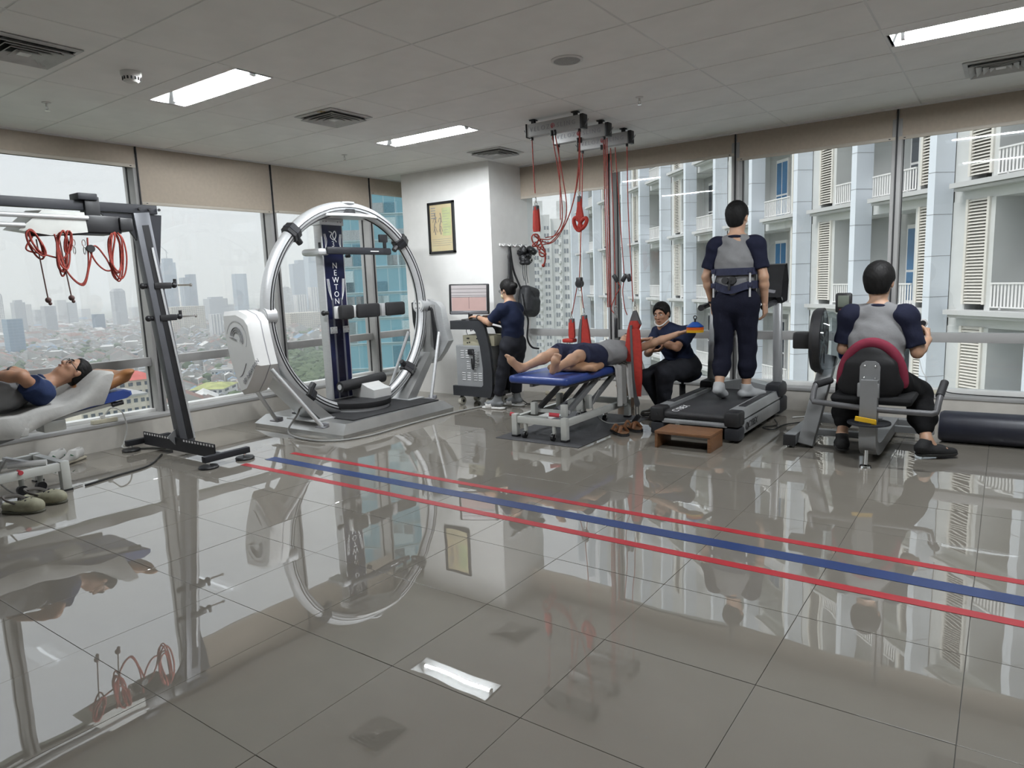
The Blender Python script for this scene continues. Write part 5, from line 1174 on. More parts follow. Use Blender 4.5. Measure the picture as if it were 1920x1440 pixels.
for s2, x0, x1 in ((-1, TX0, -2.40), (1, -1.86, TX1)):
    MB().loft([[(x0, y, 0.19), (x1, y, 0.19), (x1 - (0.02 if s2 > 0 else 0), y, 0.262), (x0 + (0.02 if s2 < 0 else 0), y, 0.262)] for y in (5.72, 6.88)]).build('foot_rail', M_tsil, tm)
    MB().box(((x0 + 0.03, 5.9, 0.262) if s2 < 0 else (x0 + 0.02, 5.9, 0.262)), ((x1 - 0.02, 6.75, 0.268) if s2 < 0 else (x1 - 0.04, 6.75, 0.268)), 0.003).build('grip_strip', M_belt, tm)
    MB().box((x0, 5.74, 0.055), (x1, 6.95, 0.175), 0.014).build('side_panel', M_tsil, tm)
    MB().box((x0 - 0.006, 5.585, 0.135), (x1 + 0.006, 5.75, 0.265), 0.022).build('end_cap', M_black, tm)
    MB().box((x0 - 0.006, 5.595, 0.018), (x1 + 0.006, 5.75, 0.128), 0.022).build('end_foot', M_char, tm)
    xc = (x0 + x1) / 2
    MB().cyl((xc, 5.582, 0.20), (xc, 5.59, 0.20), 0.016, n=14).build('adjuster_hole', M_gasket, tm)
    MB().cyl((xc - 0.02, 6.86, 0.03), (xc + 0.02, 6.86, 0.03), 0.03, n=16).cyl((xc - 0.02, 5.82, 0.03), (xc + 0.02, 5.82, 0.03), 0.03, n=16).build('wheel', M_black, tm)
    MB().box((x0 - 0.012, 6.80, 0.185), (x1 + 0.012, 7.10, 0.335), 0.04).box((x0 - 0.008, 6.86, 0.03), (x1 + 0.008, 7.12, 0.18), 0.02).build('upright_boot', M_char, tm)
    MB().bar((xc + 0.01, 6.96, 0.32), (xc - 0.02 * s2, 7.02, 1.16), 0.085, 0.065, up=(0, 1, 0), bev=0.02).build('upright', M_tsil, tm)
    MB().bar((xc - 0.03 * s2, 7.04, 1.12), (xc - 0.03 * s2, 6.60, 1.08), 0.05, 0.05, bev=0.02).build('handrail', M_char, tm)
    MB().cyl((xc - 0.03 * s2, 6.62, 1.08), (xc - 0.03 * s2, 6.585, 1.078), 0.030, n=16).build('grip_end', M_black, tm)
MB().loft([[(x, 6.90 + 0.05 * math.cos(t) - 0.0, 0.20 + z) for x, z, t in ((-2.46, 0.0, 0), (-2.40, 0.09, 0), (-2.15, 0.14, 0), (-1.88, 0.09, 0), (-1.80, 0.0, 0))], [(x, 7.18, 0.18 + z) for x, z in ((-2.46, 0.0), (-2.40, 0.10), (-2.15, 0.15), (-1.88, 0.10), (-1.80, 0.0))]], cap=True).build('motor_hood', M_tsil, tm)
MB().bar((-2.43, 7.04, 1.16), (-1.83, 7.04, 1.16), 0.08, 0.08, bev=0.02).build('cross_bar', M_char, tm)
cs = [(6.98, 1.10), (6.92, 1.16), (6.96, 1.34), (7.04, 1.47), (7.12, 1.48), (7.18, 1.32), (7.16, 1.12)]
tc_ = MB().loft([[(-2.42 + 0.05 * e, y, 1.10 + (z - 1.10) * (1 - 0.12 * e)) for y, z in cs] for e in (1, 0)] + [[(x, y, z) for y, z in cs] for x in (-2.25, -1.95)] + [[(-1.76 - 0.05 * e, y, 1.10 + (z - 1.10) * (1 - 0.12 * e)) for y, z in cs] for e in (0, 1)]).build('console', M_black, tm)
MB().bar((-1.82, 6.932, 1.21), (-1.90, 6.928, 1.225), 0.03, 0.006, up=(0, 1, 0)).build('label_plate', M_letterg, tc_)
link('lettering', text_mesh('CYBEX', 0.085, frame((TX1 + 0.0015, 5.98, 0.115), (0, 1, 0), (0, 0, 1)), 0.001, shear=0.25), M_black, tm, False)
MB().tube([(TX1 + 0.002, 5.815 + 0.035 * math.cos(a), 0.115 + 0.03 * math.sin(a)) for a in np.linspace(0, 2 * math.pi, 20, endpoint=False)], 0.005, 5, closed=True).tube([(TX1 + 0.002, 5.815 + 0.018 * math.cos(a), 0.115 + 0.03 * math.sin(a)) for a in np.linspace(0, 2 * math.pi, 20, endpoint=False)], 0.004, 5, closed=True).build('logo_mark', M_black, tm)
link('lettering', text_mesh('CYBEX', 0.10, frame((-2.30, 5.74, 0.2365), (0.0, 1.0, 0), (-1, 0, 0.0)), 0.0006, shear=0.25), M_letter, tm, False)
MB().box((-2.08, 5.597, 0.138), (-1.88, 5.601, 0.150)).build('warning_strip', M_letterg, tm)
tag(MB().tube(bez([(-1.72, 6.60, 0.03), (-1.66, 6.45, 0.008), (-1.74, 6.30, 0.008), (-1.64, 6.25, 0.008), (-1.60, 6.5, 0.008), (-1.45, 6.75, 0.008), (-1.40, 6.95, 0.02)], 10), 0.006, 6).build('treadmill_cable', M_cordk), 'black cable curling on the floor beside the treadmill', 'cable')
# wooden step behind the treadmill
ws = thing('wooden_step', 'low brown wooden step behind the treadmill', 'step', (-2.07, 5.35, 0))
M_wood = mat('brown_wood', (0.14, 0.065, 0.030), 0.45, c2=(0.23, 0.11, 0.05), vscale=10, stretch=(2, 14, 14), bump=0.05, bscale=60)
MB().box((-2.31, 5.20, 0.118), (-1.84, 5.50, 0.142), 0.004).build('tread', M_wood, ws)
for x in (-2.31, -1.865): MB().box((x, 5.205, 0.0), (x + 0.025, 5.495, 0.118), 0.003).build('side', M_wood, ws)

# ------------------------------------------------------------------ upper-body ergometer and its seat
er = thing('arm_ergometer', 'grey arm ergometer with clear fan wheel and black seat', 'exercise machine', (-0.9, 5.8, 0))
MB().bar((-1.36, 5.68, 0.062), (-1.36, 6.76, 0.062), 0.085, 0.085, bev=0.006).build('base_rail', M_graym, er)
MB().box((-1.405, 5.655, 0.018), (-1.315, 5.685, 0.106), 0.004).build('rail_end', M_black, er)
for y in (5.74, 6.7): MB().lathe([(0, 0), (0.035, 0), (0.03, 0.012), (0.01, 0.016), (0.01, 0.03), (0, 0.03)], (-1.36, y, 0), n=16).build('foot', M_mirror, er)
MB().bar((-1.38, 6.70, 0.062), (-0.58, 6.70, 0.062), 0.085, 0.085, bev=0.006).build('cross_rail', M_graym, er)
MB().bar((-1.36, 6.05, 0.07), (-0.72, 6.05, 0.07), 0.06, 0.05, bev=0.004).build('link_rail', M_graym, er)
MB().bar((-1.25, 5.74, 0.02), (-1.13, 5.95, 0.72), 0.115, 0.09, up=(0, 1, 0), bev=0.008).build('main_post', M_graym, er)
MB().bar((-1.03, 6.55, 0.06), (-1.03, 6.55, 1.0), 0.12, 0.09, bev=0.008).build('rear_post', M_char, er)
FC = Vector((-1.16, 5.85, 0.85)); ax = Vector((0.99, 0.06, 0)).normalized()
fw_ = MB().lathe([(0.0, -0.085), (0.16, -0.085), (0.235, -0.075), (0.255, -0.05), (0.255, 0.0), (0.235, 0.005), (0.235, -0.045), (0.0, -0.06)], FC, ax, n=48).build('fan_housing', M_black, er)
MB().lathe([(0.235, 0.002), (0.225, 0.06), (0.19, 0.105), (0.13, 0.135), (0.0, 0.14)], FC, ax, n=40).build('clear_cover', glass_mat('clear_plastic', (0.80, 0.84, 0.86), 0.10), fw_)
MB().lathe([(0.0, 0.12), (0.14, 0.12), (0.15, 0.135), (0.14, 0.165), (0.0, 0.17)], FC, ax, n=32).build('blue_disc', mat('blue_plastic', (0.015, 0.07, 0.30), 0.3, var=0.1), fw_)
MB().lathe([(0.0, 0.17), (0.04, 0.17), (0.05, 0.20), (0.0, 0.21)], FC, ax, n=20).build('hub', M_black, fw_)
for k in range(6):
    a = 2 * math.pi * k / 6; u = ax.orthogonal().normalized(); v = ax.cross(u); d = u * math.cos(a) + v * math.sin(a)
    MB().bar(FC + ax * 0.0 + d * 0.05, FC + ax * 0.0 + d * 0.22, 0.03, 0.008, up=ax).build('fan_blade', M_char, fw_)
MB().bar(FC - ax * 0.08, FC - ax * 0.22, 0.13, 0.13, bev=0.012).build('drive_box', M_black, er)
MB().cyl((-1.05, 5.98, 0.88), (-1.055, 5.98, 1.08), 0.011, n=10).build('console_stem', M_graym, er)
cn = MB().box((-1.105, 5.955, 1.06), (-0.985, 5.99, 1.215), 0.016).build('console', M_black, er)
MB().box((-1.085, 5.952, 1.105), (-1.005, 5.957, 1.195), 0.002).build('screen', mat('lcd_grey', (0.16, 0.18, 0.15), 0.2), cn)
for x in (-1.065, -1.045, -1.025): MB().box((x - 0.006, 5.952, 1.08), (x + 0.006, 5.957, 1.088)).build('button', M_redk, cn)
# seat carriage: post, J-shaped support, padded seat and backrest with bracket
M_pad = mat('black_upholstery', (0.009, 0.009, 0.010), 0.65, spec=0.25, var=0.15, bump=0.05, bscale=80)
jp = bez([(-0.755, 6.62, 0.08), (-0.755, 6.0, 0.08), (-0.755, 5.62, 0.08), (-0.755, 5.42, 0.14), (-0.755, 5.38, 0.30), (-0.755, 5.38, 0.62)], 8)
MB().loft([[tuple(p + Vector((sx * 0.055, 0, 0)) + (n_ * sy)) for sx, sy in ((-1, -1), (1, -1), (1, 1), (-1, 1))] for p, n_ in [(p, Vector((0, -(q - p0).z, (q - p0).y)).normalized() * 0.045) for p0, p, q in zip([jp[0]] + jp[:-1], jp, jp[1:] + [jp[-1] + (jp[-1] - jp[-2])])]]).build('seat_frame', M_graym, er)
MB().cyl((-0.755, 5.315, 0.02), (-0.755, 5.335, 0.12), 0.014, n=12).lathe([(0, 0), (0.04, 0), (0.036, 0.014), (0, 0.018)], (-0.755, 5.315, 0), n=18).build('front_foot', M_mirror, er)
MB().lathe([(0, 0.30), (0.14, 0.30), (0.142, 0.307), (0.14, 0.314), (0, 0.314)], (-0.755, 5.40, 0), n=36).build('swivel_plate', M_char, er)
MB().bar((-0.83, 5.30, 0.352), (-0.70, 5.30, 0.336), 0.02, 0.03).bar((-0.71, 5.30, 0.345), (-0.71, 5.31, 0.305), 0.03, 0.02).build('lever', mat('yellow_plastic', (0.75, 0.45, 0.02), 0.4), er)
MB().box((-1.02, 5.40, 0.435), (-0.49, 5.86, 0.50), 0.03).build('seat', M_pad, er)
hb = bez([(-1.07, 5.62, 0.56), (-1.13, 5.48, 0.55), (-1.14, 5.42, 0.45)], 5) + bez([(-1.13, 5.40, 0.435), (-0.75, 5.36, 0.415), (-0.37, 5.36, 0.41)], 4) + bez([(-0.345, 5.37, 0.42), (-0.335, 5.42, 0.50), (-0.325, 5.52, 0.57)], 5)
MB().tube(hb, 0.021, 12).build('handle_bar', mat('dark_grey_tube', (0.11, 0.11, 0.115), 0.45, 0.2), er)
for a, b in (((-1.13, 5.47, 0.55), (-1.06, 5.64, 0.565)), ((-0.336, 5.44, 0.52), (-0.318, 5.56, 0.60))): MB().cyl(a, b, 0.026, n=12).build('hand_grip', M_rubber, er)
s_ = SDF((-1.15, 5.30, 0.42), (-0.40, 5.58, 0.90), 0.009)
s_.ell((-0.765, 5.455, 0.575), (0.215, 0.036, 0.115), k=0.05).ell((-0.765, 5.455, 0.72), (0.13, 0.036, 0.125), k=0.09).rbox((-0.765, 5.455, 0.63), (0.16, 0.034, 0.12), 0.033, k=0.06)
s_.build('backrest', M_pad, er)
bk = MB().prism([(-0.825, 0.49), (-0.695, 0.49), (-0.695, 0.71), (-0.707, 0.735), (-0.73, 0.75), (-0.79, 0.75), (-0.813, 0.735), (-0.825, 0.71)], 0.016, Matrix(((1, 0, 0, 0), (0, 0, 1, 5.392), (0, 1, 0, 0), (0, 0, 0, 1)))).build('backrest_bracket', M_graym, er)
MB().box((-0.83, 5.335, 0.50), (-0.69, 5.36, 0.60), 0.008).build('bracket_clamp', M_graym, er)
for x in (-0.795, -0.725):
    for z in (0.715, 0.63): MB().sphere((x, 5.390, z), 0.009, 8).build('bolt', M_mirror, bk)
MB().cyl((-0.74, 5.337, 0.285), (-0.74, 5.347, 0.285), 0.014, n=10).build('bolt', M_mirror, er)
MB().bar((-0.70, 6.40, 0.075), (-0.42, 6.40, 0.075), 0.05, 0.05).build('stabiliser', M_graym, er)

# ------------------------------------------------------------------ computer cart and things on it
ct = thing('computer_cart', 'tall grey computer cart with curved dark side panels by the white column', 'cart', (-4.95, 6.2, 0))
M_cart = mat('cart_grey_panel', (0.42, 0.43, 0.44), 0.4, 0.3, var=0.04); M_cartd = mat('cart_charcoal', (0.035, 0.037, 0.042), 0.45, var=0.1)
for y0, y1_ in ((6.06, 6.10), (6.42, 6.46)):
    def C(x, z): return (x, z)
    outer = [(-5.20, 0.985), (-4.78, 0.985), (-4.73, 0.965), (-4.70, 0.90), (-4.645, 0.66), (-4.62, 0.40), (-4.63, 0.20), (-4.66, 0.12), (-5.20, 0.12), (-5.20, 0.235), (-4.78, 0.235), (-4.755, 0.26), (-4.75, 0.45), (-4.78, 0.70), (-4.835, 0.86), (-4.86, 0.885), (-5.20, 0.885)]
    MB().prism(outer, y1_ - y0, Matrix(((1, 0, 0, 0), (0, 0, 1, y0), (0, 1, 0, 0), (0, 0, 0, 1)))).build('side_panel', M_cartd, ct)
bx_ = MB().box((-5.16, 6.10, 0.235), (-4.76, 6.42, 0.70), 0.006).build('cabinet', M_cart, ct)
MB().loft([[(-5.15, 6.095, 0.235), (-4.77, 6.095, 0.235), (-4.765, 6.095, 0.45), (-4.785, 6.095, 0.69), (-5.15, 6.095, 0.69)], [(-5.15, 6.088, 0.235), (-4.77, 6.088, 0.235), (-4.765, 6.088, 0.45), (-4.785, 6.088, 0.69), (-5.15, 6.088, 0.69)]]).build('side_sheet', M_cart, ct)
for gx_, gz_, nn in ((-5.06, 0.60, 4), (-4.985, 0.60, 4), (-4.89, 0.60, 4), (-4.975, 0.475, 4), (-4.88, 0.475, 4), (-5.05, 0.345, 4), (-4.975, 0.345, 4), (-4.88, 0.345, 4), (-4.81, 0.345, 4)):
    for k in range(nn): MB().box((gx_ - 0.024, 6.083, gz_ - 0.042 + k * 0.026), (gx_ + 0.024, 6.092, gz_ - 0.042 + k * 0.026 + 0.009), 0.003).build('vent_slot', M_letter, bx_)
MB().box((-5.20, 6.10, 0.945), (-4.75, 6.42, 0.985), 0.004).build('top_shelf', M_cartd, ct)
MB().box((-5.20, 6.10, 0.12), (-4.66, 6.42, 0.16), 0.004).build('bottom_shelf', M_cartd, ct)
for x in (-5.12, -4.72):
    for y in (6.12, 6.40):
        MB().cyl((x - 0.02, y, 0.05), (x + 0.02, y, 0.05), 0.048, n=22).build('wheel', mat('cream_wheel', (0.62, 0.60, 0.52), 0.5), ct)
        MB().cyl((x - 0.025, y, 0.05), (x + 0.025, y, 0.05), 0.018, n=14).bar((x, y, 0.05), (x, y, 0.12), 0.03, 0.03).build('wheel_fork', M_black, ct)
el = thing('control_box', 'cream electronic box on the cart shelf', 'device', (-4.95, 6.25, 0.70))
MB().box((-5.07, 6.12, 0.70), (-4.62, 6.38, 0.815), 0.004).build('case', mat('cream_enamel', (0.52, 0.49, 0.36), 0.5), el)
for x, z in ((-5.0, 0.78), (-4.98, 0.78), (-5.0, 0.73), (-4.97, 0.735), (-4.86, 0.78)): MB().cyl((x, 6.112, z), (x, 6.122, z), 0.008, n=10).build('knob', M_black, el)
pr = thing('handset', 'black handset clipped to the cart side', 'handset', (-4.88, 6.08, 0.6))
MB().box((-4.95, 6.045, 0.60), (-4.88, 6.085, 0.665), 0.008).build('holder', M_black, pr)
MB().tube(bez([(-4.89, 6.06, 0.66), (-4.865, 6.05, 0.60), (-4.87, 6.05, 0.46), (-4.89, 6.05, 0.45), (-4.895, 6.05, 0.56)], 6), 0.010, 8).build('handle', M_black, pr)
MB().tube([(-4.83 + 0.018 * math.cos(t), 6.07 + 0.012 * math.sin(t), 0.64 - t * 0.0055) for t in np.linspace(0, 30, 90)], 0.003, 5).build('coil_cord', M_cord, pr)
# monitor: screen faces the camera side
mo = thing('computer_monitor', 'computer monitor showing charts on top of the cart', 'monitor', (-4.98, 6.2, 0.985))
MM = frame((-4.985, 6.16, 1.215), (0.90, 0.42, -0.02), (-0.02, 0.0, 1))
def mbox(lo, hi, nm, m_, bev=0.004): return MB().box(lo, hi, bev, MM).build(nm, m_, mo)
mbox((-0.235, -0.165, -0.03), (0.235, 0.18, 0.0), 'bezel', M_black, 0.012)
mbox((-0.218, -0.165, -0.004), (0.218, -0.128, 0.003), 'lower_strip', mat('silver_bezel', (0.25, 0.25, 0.27), 0.25, 0.5))
mbox((-0.205, -0.125, 0.0), (0.205, 0.165, 0.003), 'screen', mat('lit_screen', (0.30, 0.28, 0.28), 0.3, emit=((0.62, 0.58, 0.60), 0.38)), 0)
mbox((-0.20, -0.120, 0.003), (0.20, 0.028, 0.004), 'chart_area', mat('screen_pink', (0.30, 0.20, 0.19), 0.3, emit=((0.70, 0.52, 0.48), 0.36)), 0)
for z in (0.125, 0.085, 0.05, 0.032): mbox((-0.205, z - 0.0015, 0.0035), (0.205, z + 0.0015, 0.0045), 'screen_line', M_black, 0)
mbox((-0.001, -0.10, 0.004), (0.002, 0.03, 0.005), 'screen_line', M_black, 0)
MB().bar((-4.99, 6.18, 0.99), (-4.985, 6.175, 1.07), 0.05, 0.03).build('stand_neck', M_black, mo)
MB().lathe([(0, 0.985), (0.11, 0.985), (0.105, 0.998), (0.03, 1.006), (0, 1.008)], (-4.99, 6.18, 0), n=30).build('stand_base', M_black, mo)
kb = thing('keyboard', 'black keyboard on the cart top under the woman hand', 'keyboard', (-4.86, 6.14, 0.985))
MB().box((-4.93, 6.075, 0.9855), (-4.78, 6.37, 0.999), 0.004).build('body', M_black, kb)
tag(MB().bar((-4.74, 6.12, 0.965), (-4.55, 6.22, 0.90), 0.20, 0.002, up=(0, 0, 1)).build('paper_sheet', mat('white_paper', (0.75, 0.75, 0.74), 0.7)), 'white paper sheet sticking out of the cart at right', 'paper')
tag(MB().tube(bez([(-5.06, 6.2, 0.93), (-5.06, 6.18, 0.86), (-5.02, 6.15, 0.82)], 6), 0.004, 6).tube(bez([(-4.97, 6.2, 0.93), (-5.0, 6.18, 0.86), (-4.9, 6.15, 0.90), (-4.88, 6.15, 0.93)], 6), 0.004, 6).build('cart_wires', M_cordk), 'thin black wires dangling under the cart top', 'cable')

# ------------------------------------------------------------------ things on the white column
pf = thing('framed_poster', 'black framed yellow anatomy poster on the white column', 'picture', (-5.79, 6.68, 2.1))
Z0p, Z1p, X0p, X1p = 1.785, 2.415, -6.0, -5.575
for a, b in (((X0p, Z0p), (X1p, Z0p + 0.03)), ((X0p, Z1p - 0.03), (X1p, Z1p)), ((X0p, Z0p), (X0p + 0.03, Z1p)), ((X1p - 0.03, Z0p), (X1p, Z1p))): MB().box((a[0], 6.66, a[1]), (b[0], 6.689, b[1]), 0.003).build('frame', M_black, pf)
MB().box((X0p + 0.028, 6.676, Z0p + 0.028), (X1p - 0.028, 6.686, Z1p - 0.028)).build('print', mat('yellowed_print', (0.62, 0.50, 0.30), 0.6, c2=(0.66, 0.58, 0.36), vscale=4), pf)
MB().box((-5.77, 6.674, 2.0), (-5.63, 6.677, 2.34)).build('green_panel', mat('pale_green_print', (0.52, 0.56, 0.30), 0.6, var=0.08), pf)
r_ = random.Random(8)
for k in range(9): MB().box((-5.755, 6.6725, 2.30 - k * 0.033), (-5.755 + r_.uniform(0.06, 0.11), 6.6745, 2.303 - k * 0.033)).build('print_line', M_letterg, pf)
for k in range(5): MB().box((-5.95, 6.6735, 2.34 - k * 0.03), (-5.95 + r_.uniform(0.05, 0.10), 6.6755, 2.35 - k * 0.03)).build('print_line', M_letterg, pf)
for cx in (-5.89, -5.80):
    MB().tube(bez([(cx, 6.675, 2.28), (cx + 0.012, 6.675, 2.2), (cx - 0.012, 6.675, 2.12), (cx + 0.004, 6.675, 2.02)], 6), 0.006, 5).build('print_figure', mat('faded_ink', (0.25, 0.22, 0.20), 0.7), pf)
    MB().tube(bez([(cx - 0.035, 6.675, 2.17), (cx - 0.01, 6.675, 2.22), (cx + 0.03, 6.675, 2.16)], 6), 0.004, 5).tube(bez([(cx - 0.03, 6.675, 2.05), (cx, 6.675, 2.12), (cx + 0.03, 6.675, 2.05)], 6), 0.004, 5).build('print_figure', MATS['faded_ink'], pf)
for k in range(4): MB().box((-5.95, 6.6735, 1.96 - k * 0.025), (-5.62 - r_.uniform(0, 0.12), 6.6755, 1.963 - k * 0.025)).build('print_line', M_letterg, pf)
hk = thing('hook_rail', 'white hook rail on the side of the column', 'hook rail', (-5.03, 7.1, 1.85))
MB().box((-5.029, 6.84, 1.835), (-5.014, 7.40, 1.865), 0.003).build('rail', M_shell, hk)
for k in range(5): MB().tube(bez([(-5.014, 6.88 + k * 0.12, 1.85), (-4.985, 6.88 + k * 0.12, 1.835), (-4.97, 6.88 + k * 0.12, 1.86)], 5), 0.006, 6).build('hook', M_shell, hk)
s_ = SDF((-5.03, 6.85, 1.15), (-4.86, 7.10, 1.84), 0.008)
s_.cone((-4.985, 6.98, 1.82), (-4.98, 6.98, 1.70), 0.012, 0.016, k=0.02).cone((-4.98, 6.98, 1.70), (-4.975, 6.975, 1.42), 0.03, 0.045, k=0.03, flat=((1, 0, 0), 0.5)).cone((-4.975, 6.975, 1.42), (-4.97, 6.98, 1.25), 0.045, 0.03, k=0.03, flat=((1, 0, 0), 0.5))
tag(s_.build('hanging_belt', M_black), 'black padded belt hanging from the left of the hook rail', 'belt')
s_ = SDF((-5.03, 7.14, 1.50), (-4.80, 7.46, 1.90), 0.008)
r2 = random.Random(21)
for k in range(22): s_.ell((-4.94 + r2.uniform(-0.05, 0.06), 7.30 + r2.uniform(-0.09, 0.09), 1.71 + r2.uniform(-0.09, 0.10)), (r2.uniform(0.02, 0.05), r2.uniform(0.02, 0.05), r2.uniform(0.02, 0.05)), k=0.015)
hb2 = thing('harness', 'tangled black harness with buckles on the hook rail', 'harness', (-4.95, 7.3, 1.8))
s_.build('straps', M_black, hb2)
for k, (y, z) in enumerate(((7.33, 1.78), (7.36, 1.70), (7.27, 1.66))): MB().tube([(-4.86, y + 0.018 * math.cos(t), z + 0.018 * math.sin(t)) for t in np.linspace(0.5, 5.0, 12)], 0.004, 5).build('buckle', M_mirror, hb2)
for dy, l_ in ((0.0, 0.25), (0.04, 0.32), (0.08, 0.28)): MB().tube(bez([(-4.95, 7.22 + dy, 1.66), (-4.94, 7.20 + dy, 1.5), (-4.945, 7.23 + dy, 1.66 - l_)], 6), 0.004, 5).build('loose_strap', M_black, hb2)
# ------------------------------------------------------------------ people
def skin_mat(name, c):
    m = mat(name, c, 0.5, var=0.07, vscale=14, bump=0.04, bscale=150); b = m.node_tree.nodes['Principled BSDF']
    b.inputs['Subsurface Weight'].default_value = 0.12; b.inputs['Subsurface Radius'].default_value = (0.01, 0.004, 0.002)
    return m
SK1 = skin_mat('skin_tan', (0.40, 0.215, 0.135)); SK2 = skin_mat('skin_light', (0.50, 0.30, 0.20)); SK3 = skin_mat('skin_brown', (0.33, 0.17, 0.105))
M_hair = mat('black_hair', (0.006, 0.0055, 0.0055), 0.62, spec=0.25, var=0.3, vscale=60, bump=0.3, bscale=90, stretch=(1, 1, 0.25))
def cl(name, c, b=0.15, sc=60): return mat(name, c, 0.85, var=0.07, vscale=10, bump=b, bscale=sc, spec=0.2)
C_grey = cl('grey_heather_jersey', (0.21, 0.21, 0.215)); C_navy = cl('navy_jersey', (0.011, 0.013, 0.030)); C_navyt = cl('dark_navy_twill', (0.008, 0.009, 0.020)); C_black = cl('black_jersey', (0.007, 0.007, 0.008))
C_scrub = cl('navy_scrub', (0.014, 0.020, 0.048)); C_char = cl('charcoal_twill', (0.020, 0.021, 0.027)); C_sock = cl('pale_grey_sock', (0.42, 0.43, 0.44)); C_sockg = cl('grey_sock', (0.24, 0.25, 0.26))
C_white = cl('white_cloth', (0.66, 0.65, 0.63)); C_sheet = cl('grey_white_sheet', (0.46, 0.455, 0.44), 0.2, 25); C_towel = cl('grey_towel', (0.47, 0.465, 0.45), 0.35, 160)
M_eyew = mat('eye_white', (0.70, 0.68, 0.65), 0.2); M_iris = mat('dark_iris', (0.02, 0.012, 0.008), 0.1); M_lip = mat('lip', (0.36, 0.14, 0.10), 0.45)
def A(*p): return np.array(p, float)
def lerp(a, b, t): return A(*a) * (1 - t) + A(*b) * t
def bbox(P, pad):
    P = np.array(P); return P.min(0) - pad, P.max(0) + pad
def noise_fold(amp, f, ph=0.0):
    return lambda x, y, z: amp * (np.sin(f * x + 0.6 * f * z + ph) * np.sin(0.7 * f * y + 0.4 * f * z + 1.3 * ph) + 0.5 * np.sin(1.9 * f * z + f * 0.8 * x + ph) * np.sin(1.3 * f * y))
def hand(S, w, fd, pn, side, curl=0.5, s=1.0, spread=0.0):
    """Palm and five separate fingers: w wrist, fd finger direction, pn palm normal, side +1 when the thumb lies along pn x fd."""
    fd = unit(fd); pn = unit(A(*pn) - np.dot(pn, fd) * fd); wd = np.cross(pn, fd) * side; R = np.stack([wd, fd, pn], 1); w = A(*w)
    S.rbox(w + fd * 0.048 * s, A(0.040, 0.050, 0.014) * s, 0.012 * s, R, k=0.012)
    for i, (o, L) in enumerate(((0.030, 0.070), (0.010, 0.080), (-0.011, 0.074), (-0.031, 0.058))):
        b = w + (fd * 0.092 + wd * o) * s; c1, c2 = curl, curl * 1.9
        d1 = unit(fd * math.cos(c1) + pn * math.sin(c1) + wd * (o * spread * 8)); d2 = unit(fd * math.cos(c2) + pn * math.sin(c2) + wd * (o * spread * 8))
        m = b + d1 * L * 0.5 * s; S.cone(b - d1 * 0.01, m, 0.0098 * s, 0.0088 * s, k=0.004); S.cone(m, m + d2 * L * 0.5 * s, 0.0088 * s, 0.0074 * s, k=0.003)
    t0 = w + (fd * 0.025 + wd * 0.034) * s; td = unit(fd * 0.75 + wd * 0.6 + pn * 0.35); t1 = t0 + td * 0.038 * s
    S.cone(t0, t1, 0.013 * s, 0.0105 * s, k=0.012); S.cone(t1, t1 + unit(td + pn * 0.3) * 0.032 * s, 0.0105 * s, 0.0085 * s, k=0.004)
def headR(hf, hu):
    f = unit(hf); u = unit(A(*hu) - np.dot(hu, f) * f); r = np.cross(f, u); return np.stack([r, f, u], 1), r, f, u
def head_sdf(S, c, hf, hu, s=1.0):
    R, r, f, u = headR(hf, hu); c = A(*c)
    S.ell(c + (u * 0.022 - f * 0.012) * s, A(0.074, 0.093, 0.094) * s, R, k=0.01)
    S.ell(c + (f * 0.018 - u * 0.035) * s, A(0.061, 0.070, 0.082) * s, R, k=0.03)
    S.ell(c + (f * 0.040 - u * 0.088) * s, A(0.040, 0.040, 0.032) * s, R, k=0.035)
    S.ell(c + (f * 0.070 + u * 0.022) * s, A(0.050, 0.018, 0.012) * s, R, k=0.02)
    for q in (-1, 1):
        S.ell(c + (f * 0.088 + u * 0.006 + r * q * 0.031) * s, A(0.016, 0.012, 0.011) * s, R, k=0.012, op='sub')
        S.ell(c + (f * 0.060 - u * 0.025 + r * q * 0.040) * s, A(0.020, 0.022, 0.018) * s, R, k=0.02)
        S.ell(c + (r * q * 0.078 - f * 0.006 - u * 0.008) * s, A(0.010, 0.019, 0.031) * s, R, k=0.006)
    S.cone(c + (f * 0.086 + u * 0.010) * s, c + (f * 0.104 - u * 0.028) * s, 0.008 * s, 0.0125 * s, k=0.012)
    S.ell(c + (f * 0.092 - u * 0.030) * s, A(0.017, 0.012, 0.009) * s, R, k=0.008)
    S.ell(c + (f * 0.086 - u * 0.058) * s, A(0.024, 0.013, 0.010) * s, R, k=0.010)
